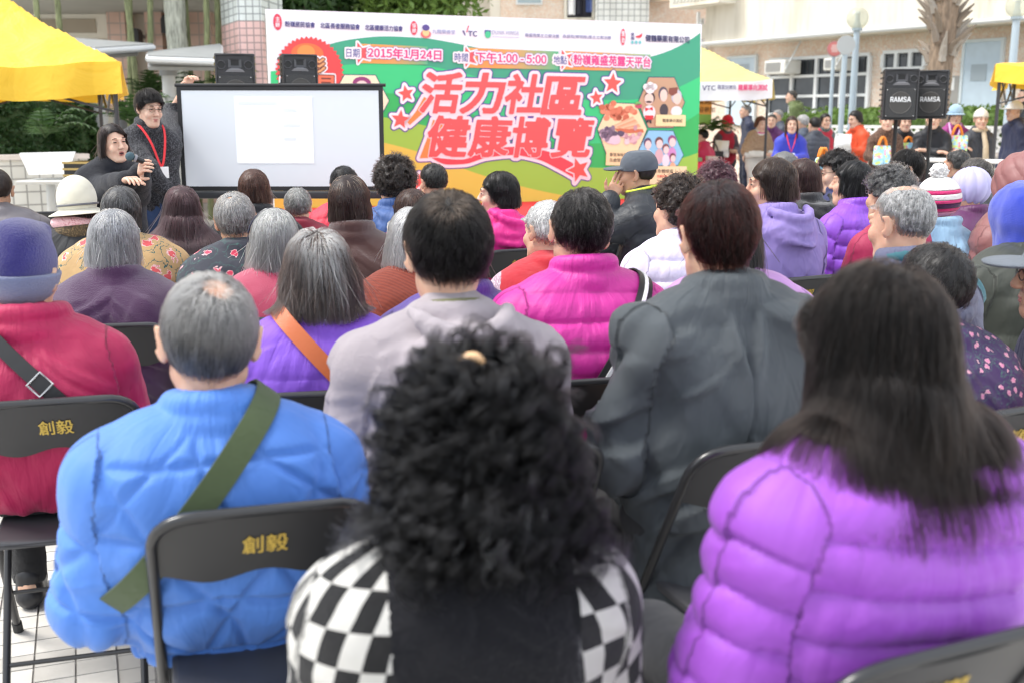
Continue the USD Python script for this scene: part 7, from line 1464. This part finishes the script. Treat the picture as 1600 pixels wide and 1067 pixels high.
nk = I['J']['neck']; obj('lanyard', tube([nk + np.array(q) for q in ((-.07, .06, 0), (-.04, .13, -.14), (0, .15, -.26), (.04, .13, -.14), (.07, .06, 0))], .008, 6), plain('lanyard_red', lin(214, 40, 48), .6), I['th']); obj('name_badge', box(nk + (-.05, .165, -.36), nk + (.05, .172, -.27)), plain('badge_white', (.78, .78, .76), .4), I['th'], smooth=False)
stander('grey haired person in slate padded jacket seen from behind', 1253, 193, 17.5, 40, dict(mat=cloth('bgslate', (96, 108, 126), 'nylon'), kind='puffer', pitch=.09, amp=.008), dict(style='short', col=(.32, .32, .32)), face=False)
stander('dark haired person in charcoal padded coat beside the slate jacket', 1272, 197, 17.2, 20, dict(mat=cloth('bgchar', (70, 76, 88), 'nylon'), kind='puffer', pitch=.08, amp=.008), dict(style='short', col=BLACK), face=False)
I = stander('black haired woman with glasses in red waistcoat and patterned sleeves', 1290, 190, 18.5, 190, dict(mat=cloth('bgpattern', (70, 84, 86), 'tweed', (40, 50, 54), (150, 160, 158)), vest=cloth('bgredv', (200, 44, 66), 'nylon')), dict(style='bob', col=BLACK, length=.10)); glasses(I)
stander('man in orange jacket looking down at papers by the lattice fence', 1336, 187, 16.2, 115, dict(mat=cloth('bgorange', (236, 88, 44), 'nylon')), dict(style='shortbob', col=BLACK), arms=HOLD, male=True, hpitch=-12, legs=((60, 70, 96), 'cotton'))
I = stander('person in brown patterned coat with printed tote bag left of the loudspeaker stand', 1386, 190, 14.6, 170, dict(mat=cloth('bgbrownp', (86, 58, 48), 'tweed', (60, 40, 34), (150, 120, 100))), dict(style='short', col=DKBR), arms=HOLD)
stander('person in black padded jacket between the loudspeaker stands', 1414, 192, 15.0, 178, dict(mat=cloth('bgblack', (36, 38, 44), 'nylon')), dict(style='shortbob', col=BROWN), arms=HOLD)
I = stander('man in black jacket with folded arms and black shoulder bag', 1459, 187, 14.4, 160, dict(mat=cloth('bgblack', (36, 38, 44), 'nylon')), dict(style='short', col=BLACK), arms=FOLD, male=True, sw=.155, legs=((52, 40, 42), 'cotton'))
obj('shoulder_bag', bbox(I['J']['sho'] + (-.16, .16, -.46), I['J']['sho'] + (.10, .25, -.26), .03), plain('bag_black', (.02, .02, .022), .5), I['th'], smooth=30)
I = stander('woman in pale blue sun hat and purple jacket with folded arms', 1493, 182, 14.8, 165, dict(mat=cloth('bgpurple', (170, 52, 142), 'nylon')), dict(style='shortbob', col=(.2, .19, .19)), arms=FOLD, legs=((40, 40, 48), 'cotton')); buckethat(I, (170, 202, 226), 'paleblue')
obj('lapel', tube([I['J']['neck'] + np.array(q) for q in ((-.07, .03, .03), (-.06, .12, -.06), (-.02, .155, -.2), (.02, .155, -.2), (.06, .12, -.06), (.07, .03, .03))], .016, 6), cloth('bglav', (226, 180, 226), 'nylon'), I['th'], smooth=True)
I = stander('old person in white knitted cap with cream scarf and dark grey jacket', 1533, 188, 14.6, 175, dict(mat=cloth('bgdkgrey', (78, 82, 92), 'coat')), None, legs=((40, 40, 46), 'cotton')); f = Field((-.15, -.17, -.06), (.15, .17, .2), .008); f.ell(CRAN + (0, 0, .008), CR + .018, .02); f.cut(2, .035, above=False); f.cap((0, -.01, .13), (0, -.01, .14), .018, k=.02); I['headpart']('knitted_cap', f.mesh(), cloth('whitecap', (240, 236, 226), 'knit'))
obj('scarf', cat(tube([I['J']['neck'] + np.array([.075 * math.cos(a), .075 * math.sin(a), -.01]) for a in np.linspace(0, 2 * PI, 18, endpoint=False)], .032, 8, closed=True), tube([I['J']['neck'] + np.array(q) for q in ((-.03, .08, -.03), (-.05, .15, -.2), (-.06, .155, -.38))], [.03, .035, .04], 8)), cloth('creamscarf', (222, 204, 176), 'wool'), I['th'], smooth=True)
I = stander('man in white baseball cap and navy jacket at the right edge', 1584, 175, 15.4, 105, dict(mat=cloth('bgnavy2', (44, 52, 84), 'nylon')), dict(style='crop', col=(.12, .12, .12), thin=lambda d: 1. * (d[:, 2] < .1)), male=True, sw=.16, legs=((112, 96, 84), 'cotton'), hres=.005)
capm = Field((-.14, -.16, -.06), (.14, .24, .18), .007); capm.ell(CRAN + (0, 0, .008), CR + .018, .02); capm.cut(2, .030, above=False); capm.ell((0, .115, .038), (.080, .085, .010), .012); I['headpart']('baseball_cap', capm.mesh(), cloth('whitebcap', (244, 244, 244), 'cotton'))
stander('man in dark clothes walking under the right tent', 1600, 150, 19.0, 90, dict(mat=cloth('bgchar2', (56, 62, 74), 'coat')), dict(style='short', col=BLACK), male=True, face=False)
I = stander('man in olive jacket with white hood looking left by the windows', 1236, 152, 22.6, 75, dict(mat=cloth('bgolive', (108, 124, 76), 'coat'), hood=True), dict(style='crop', col=(.05, .045, .04)), male=True, gz=.25)
stander('person in pink standing at the edge of the banner', 1096, 214, 18.5, 60, dict(mat=cloth('bgpinkj', (226, 56, 104), 'nylon')), dict(style='short', col=BLACK), face=False, legs=((36, 44, 90), 'cotton'))
stander('person in grey shirt and blue jeans far behind the presenters', 180, 168, 19.6, 100, dict(mat=cloth('bggreys', (150, 152, 156), 'cotton')), dict(style='short', col=BLACK), male=True, legs=((84, 120, 170), 'cotton'))
stander('person in teal behind the left hedge', 88, 164, 18.0, 90, dict(mat=cloth('bgteal', (60, 110, 120), 'cotton')), dict(style='short', col=DKBR)); stander('person in dark brown behind the left hedge', 123, 166, 18.0, 60, dict(mat=cloth('bgdbrown', (84, 50, 46), 'cotton')), dict(style='shortbob', col=DKBR))
# ------------------------------------------------------------------ bags, paper, rail, booth, odds and ends
def tote(label, px, py0, py1, w_px, Y, print_, handle, seed):
    a = W(px, py1, Y); h_ = (py1 - py0) / FPX * Y; w_ = w_px / FPX * Y / 2; t = thing('tote_bag', label, 'bag', a, .1 * (seed % 3 - 1))
    m_ = bbox((-w_, -.05, 0), (w_, .05, h_), .02).subdivide_to_size(.06); m_.vertices[:, 1] *= 1 - .6 * (m_.vertices[:, 2] / h_) ** 2; m_.vertices += (meshkit.noise(m_.vertices * 14, seed)[:, None] - .5) * (.0, .03, 0)
    sc = graph('tote_%d' % seed, {'tc': ('texture_coordinate', {}), 'v': ('voronoi_texture', {'scale': 30., 'randomness': .9}), 's': ('separate_color', {}), 'r': ('rgb_ramp', {'interpolate': False, 'ramp': print_}), 'p': ('principled_bsdf', {'roughness': .5})}, [('tc.object', 'v.vector'), ('v.color', 's.color'), ('s.r', 'r.fac'), ('r.color', 'p.base_color')], 'p.BSDF')
    obj('body', m_, sc, t, smooth=40)
    for s in (-1, 1): obj('handle', tube([(x * w_ * .5, s * .02, h_ + .20 * h_ * (2.2 - 2.2 * x * x)) for x in np.linspace(-1, 1, 11)], .012, 6), plain('handle_%d' % (handle[0] * 100), handle, .6), t, smooth=True)
blue_print = [(0., (.30, .60, .80)), (.35, (.30, .60, .80)), (.36, (.65, .80, .25)), (.55, (.75, .82, .30)), (.56, (.55, .75, .85)), (.8, (.8, .3, .35)), (.86, (.4, .66, .82))]
or_, gr_ = (.75, .22, .02), (.06, .42, .06)
tote('printed blue and yellow tote bag with orange handles left of the stand', 1377, 229, 259, 25, 14.3, blue_print, or_, 1); tote('printed blue tote bag held behind the loudspeaker stand', 1418, 224, 243, 26, 14.7, blue_print, or_, 2); tote('large printed tote bag in front of the woman in purple', 1493, 213, 247, 31, 14.4, blue_print, or_, 3)
tote('narrow green shopping bag by the loudspeaker stand', 1441, 226, 250, 9, 14.6, [(0., (.05, .45, .06)), (1., (.06, .5, .08))], gr_, 4); tote('brown shoulder bag on the patterned sleeve', 1280, 226, 243, 17, 18.2, [(0., (.45, .33, .24)), (1., (.5, .38, .28))], (.4, .3, .2), 5); tote('black carrier bag held by the woman in red hat', 1112, 237, 268, 34, 19.2, [(0., (.02, .02, .025)), (1., (.03, .03, .035))], (.02, .02, .02), 6); tote('printed tote bag resting between the seated rows', 1284, 247, 280, 22, 7.4, blue_print, or_, 7)
for px, py, Y, lab in ((1128, 232, 19.2, 'white leaflet held by the woman in red hat'), (1317, 224, 16.0, 'white plastic bag held by the man in orange')):
    c = W(px, py, Y); m_ = bbox((-.12, -.01, -.15), (.12, .01, .12), .008).subdivide_to_size(.06); m_.vertices += (meshkit.noise(m_.vertices * 11)[:, None] - .5) * (.05, .10, .05); m_.vertices += c; obj('leaflet', m_, plain('paper', (.75, .75, .73), .7), smooth=40, label=lab, cat='paper')
rail = thing('railing', 'white pipe railing behind the right hand seats', 'railing'); rm = plain('rail_white', (.72, .72, .70), .4)
a, b = W(1425, 256, 12.6), W(1700, 250, 11.4); zt = .5 * (a[2] + b[2])
for z in (zt, zt - .35, zt - .65): obj('rail', cyl((a[0], a[1], z), (b[0], b[1], z), .024, n=10), rm, rail, smooth=30)
for k in range(4): q = a + (b - a) * k / 3; obj('post', cyl((q[0], q[1], 0), (q[0], q[1], zt + .03), .026, n=10), rm, rail, smooth=30)
bt = thing('booth_table', 'booth table under crimson cloth beside the banner', 'table', W(1098, 230, 18.0) * (1, 1, 0)); cl = bbox((-.5, -.35, .0), (.35, .35, .86), .03).subdivide_to_size(.12); cl.vertices += np.stack([.03 * np.sin(cl.vertices[:, 2] * 4 + cl.vertices[:, 1] * 9), .03 * np.sin(cl.vertices[:, 0] * 22) * (1 - cl.vertices[:, 2]), 0 * cl.vertices[:, 0]], 1); obj('cloth', cl, plain('crimson_cloth', lin(214, 40, 80), .8), bt, smooth=40)
for k, (dx, c) in enumerate(((-.3, (.6, .3, .1)), (-.1, (.2, .4, .2)), (.15, (.6, .55, .5)))): obj('leaflet_pile', bbox(W(1098, 230, 18.0) * (1, 1, 0) + (dx - .08, -.12, .862), W(1098, 230, 18.0) * (1, 1, 0) + (dx + .08, .1, .90 + .02 * k), .004), plain('pile_%d' % k, c, .6), smooth=False, label=['orange leaflet pile on the booth table', 'green leaflet pile on the booth table', 'pale leaflet pile on the booth table'][k], cat='leaflets')
ps = thing('poster', 'orange poster with brown lettering hanging in the booth tent', 'poster', W(1101, 200, 18.6) * (1, 1, 0)); p0, p1 = W(1080, 150, 18.6), W(1111, 195, 18.6); px_ = W(1101, 200, 18.6)[0]
sh = obj('sheet', box((p0[0] - px_, -.01, p1[2]), (p1[0] - px_, .0, p0[2])), plain('poster_orange', lin(238, 172, 96), .6), ps, smooth=False)
for k, s in enumerate(('免費測試', '歡迎參加')): g = glyphs(s, .09, 1); g = affinity.translate(g, -g.bounds[2] / 2 + (p0[0] + p1[0]) / 2 - px_ + .04, 0); obj('lettering', prism(g, .003, frame((0, -.0135, p0[2] - .14 - .13 * k), (1, 0, 0), (0, 0, 1))), plain('letter_brown', (.22, .10, .03), .6), sh, smooth=False)
obj('corner_patch', box((p0[0] - px_, -.0125, p1[2]), (p1[0] - px_, -.0102, p1[2] + .16)), plain('poster_green', (.25, .5, .12), .6), sh, smooth=False)
fern('leafy plant beside the booth poster', 1113, 205, 18.3, 14, .6, 77, lf_mid)
# paper on the chair of the capped man
q = PEOPLE['man in grey flat topped cap and black down jacket resting cheek on hand']; Rq = rotz(math.radians(25)); base = q['root'] + Rq @ np.array([0.02, -.262, 0])
pt = thing('reserved_sign', 'white paper with handwritten characters taped to the chair back beside the cap man', 'paper', base, math.radians(25 + 3))
sh = obj('sheet', box((-.105, -.004, .66), (.085, -.002, .835)), plain('paper_pink', (.74, .68, .71), .7), pt, smooth=False)
for s, x, z in (('主', -.06, .765), ('禮', .005, .77), ('嘉', -.06, .68), ('賓', .0, .68)): g = glyphs(s, .055, 0); obj('handwriting', prism(affinity.rotate(g, 6), .0006, frame((x - .02, -.0048, z), (1, 0, 0), (0, 0, 1))), plain('ink_black', (.02, .02, .025), .6), sh, smooth=False)
# the empty chair, grey table frame and equipment case at the left
pal = plain('pale_grey_metal', (.56, .58, .58), .45, var=.05)
gt = thing('metal_table', 'pale grey metal table on a single pedestal by the tiled planter', 'table'); p = [W(x, y, Yy) for x, y, Yy in ((30, 241, 12.7), (117, 239, 12.9), (106, 272, 12.5), (45, 274, 12.4))]
obj('raised_panel', trimesh.convex.convex_hull(np.vstack([np.array(p), np.array(p) + (0, .03, .01)])), pal, gt, smooth=False)
c = W(76, 290, 12.5); obj('tabletop', bbox((c[0] - .26, 12.25, c[2] + .02), (c[0] + .32, 12.85, c[2] + .06), .012), pal, gt, smooth=30); obj('pedestal', cyl((c[0], 12.55, .04), (c[0], 12.55, c[2] + .02), .06, .05, 14), pal, gt, smooth=30); obj('base_plate', bbox((c[0] - .24, 12.3, 0), (c[0] + .24, 12.8, .04), .012), pal, gt, smooth=30)
ec = thing('equipment_case', 'open black equipment case with brass trim behind the speaking woman', 'case'); a, b = W(101, 292, 9.8), W(140, 254, 9.8)
obj('case_body', bbox((a[0], 9.8, a[2]), (b[0], 10.2, b[2]), .012), plain('case_black', (.02, .018, .015), .5), ec, smooth=30)
for k in range(4): z = a[2] + (b[2] - a[2]) * (.15 + .26 * k); obj('brass_strip', box((a[0] - .004, 9.788, z), (b[0] + .004, 9.799, z + .018)), plain('brass', (.42, .30, .12), .35, .8), ec, smooth=False)
for s in (a[0] + .05, b[0] - .05): obj('case_leg', cyl((s, 10.0, 0), (s, 10., a[2]), .02, n=8), plain('steel', (.55, .55, .55), .25, 1.), ec)
c = WZ(72, 333, .83); copy_of(first, 'folding_chair', 'empty black folding chair in front of the tiled planter at left', c * (1, 1, 0) + R21 @ np.array([0, .225, 0]), A21)
# walking stick leaning by the raincoat
a, b = W(1024, 925, 2.42), WZ(1008, 1012, .005); ws = thing('walking_stick', 'light brown wooden walking stick beside the dark raincoat', 'walking stick', b * (1, 1, 0)); a, b = a - b * (1, 1, 0), b * (0, 0, 1)
d = (a - b) / np.linalg.norm(a - b); obj('shaft', cyl(b + d * .03, b + d * .55, .011, n=12), plain('stick_wood', lin(190, 122, 74), .4, var=.2, vscale=30.), ws, smooth=30); obj('ferrule', cyl(b, b + d * .03, .013, n=12), plain('rubber', (.02, .02, .02), .8), ws, smooth=30); obj('knob', ball(b + d * .56, .019), plain('stick_wood', lin(190, 122, 74), .4, var=.2, vscale=30.), ws, smooth=True)
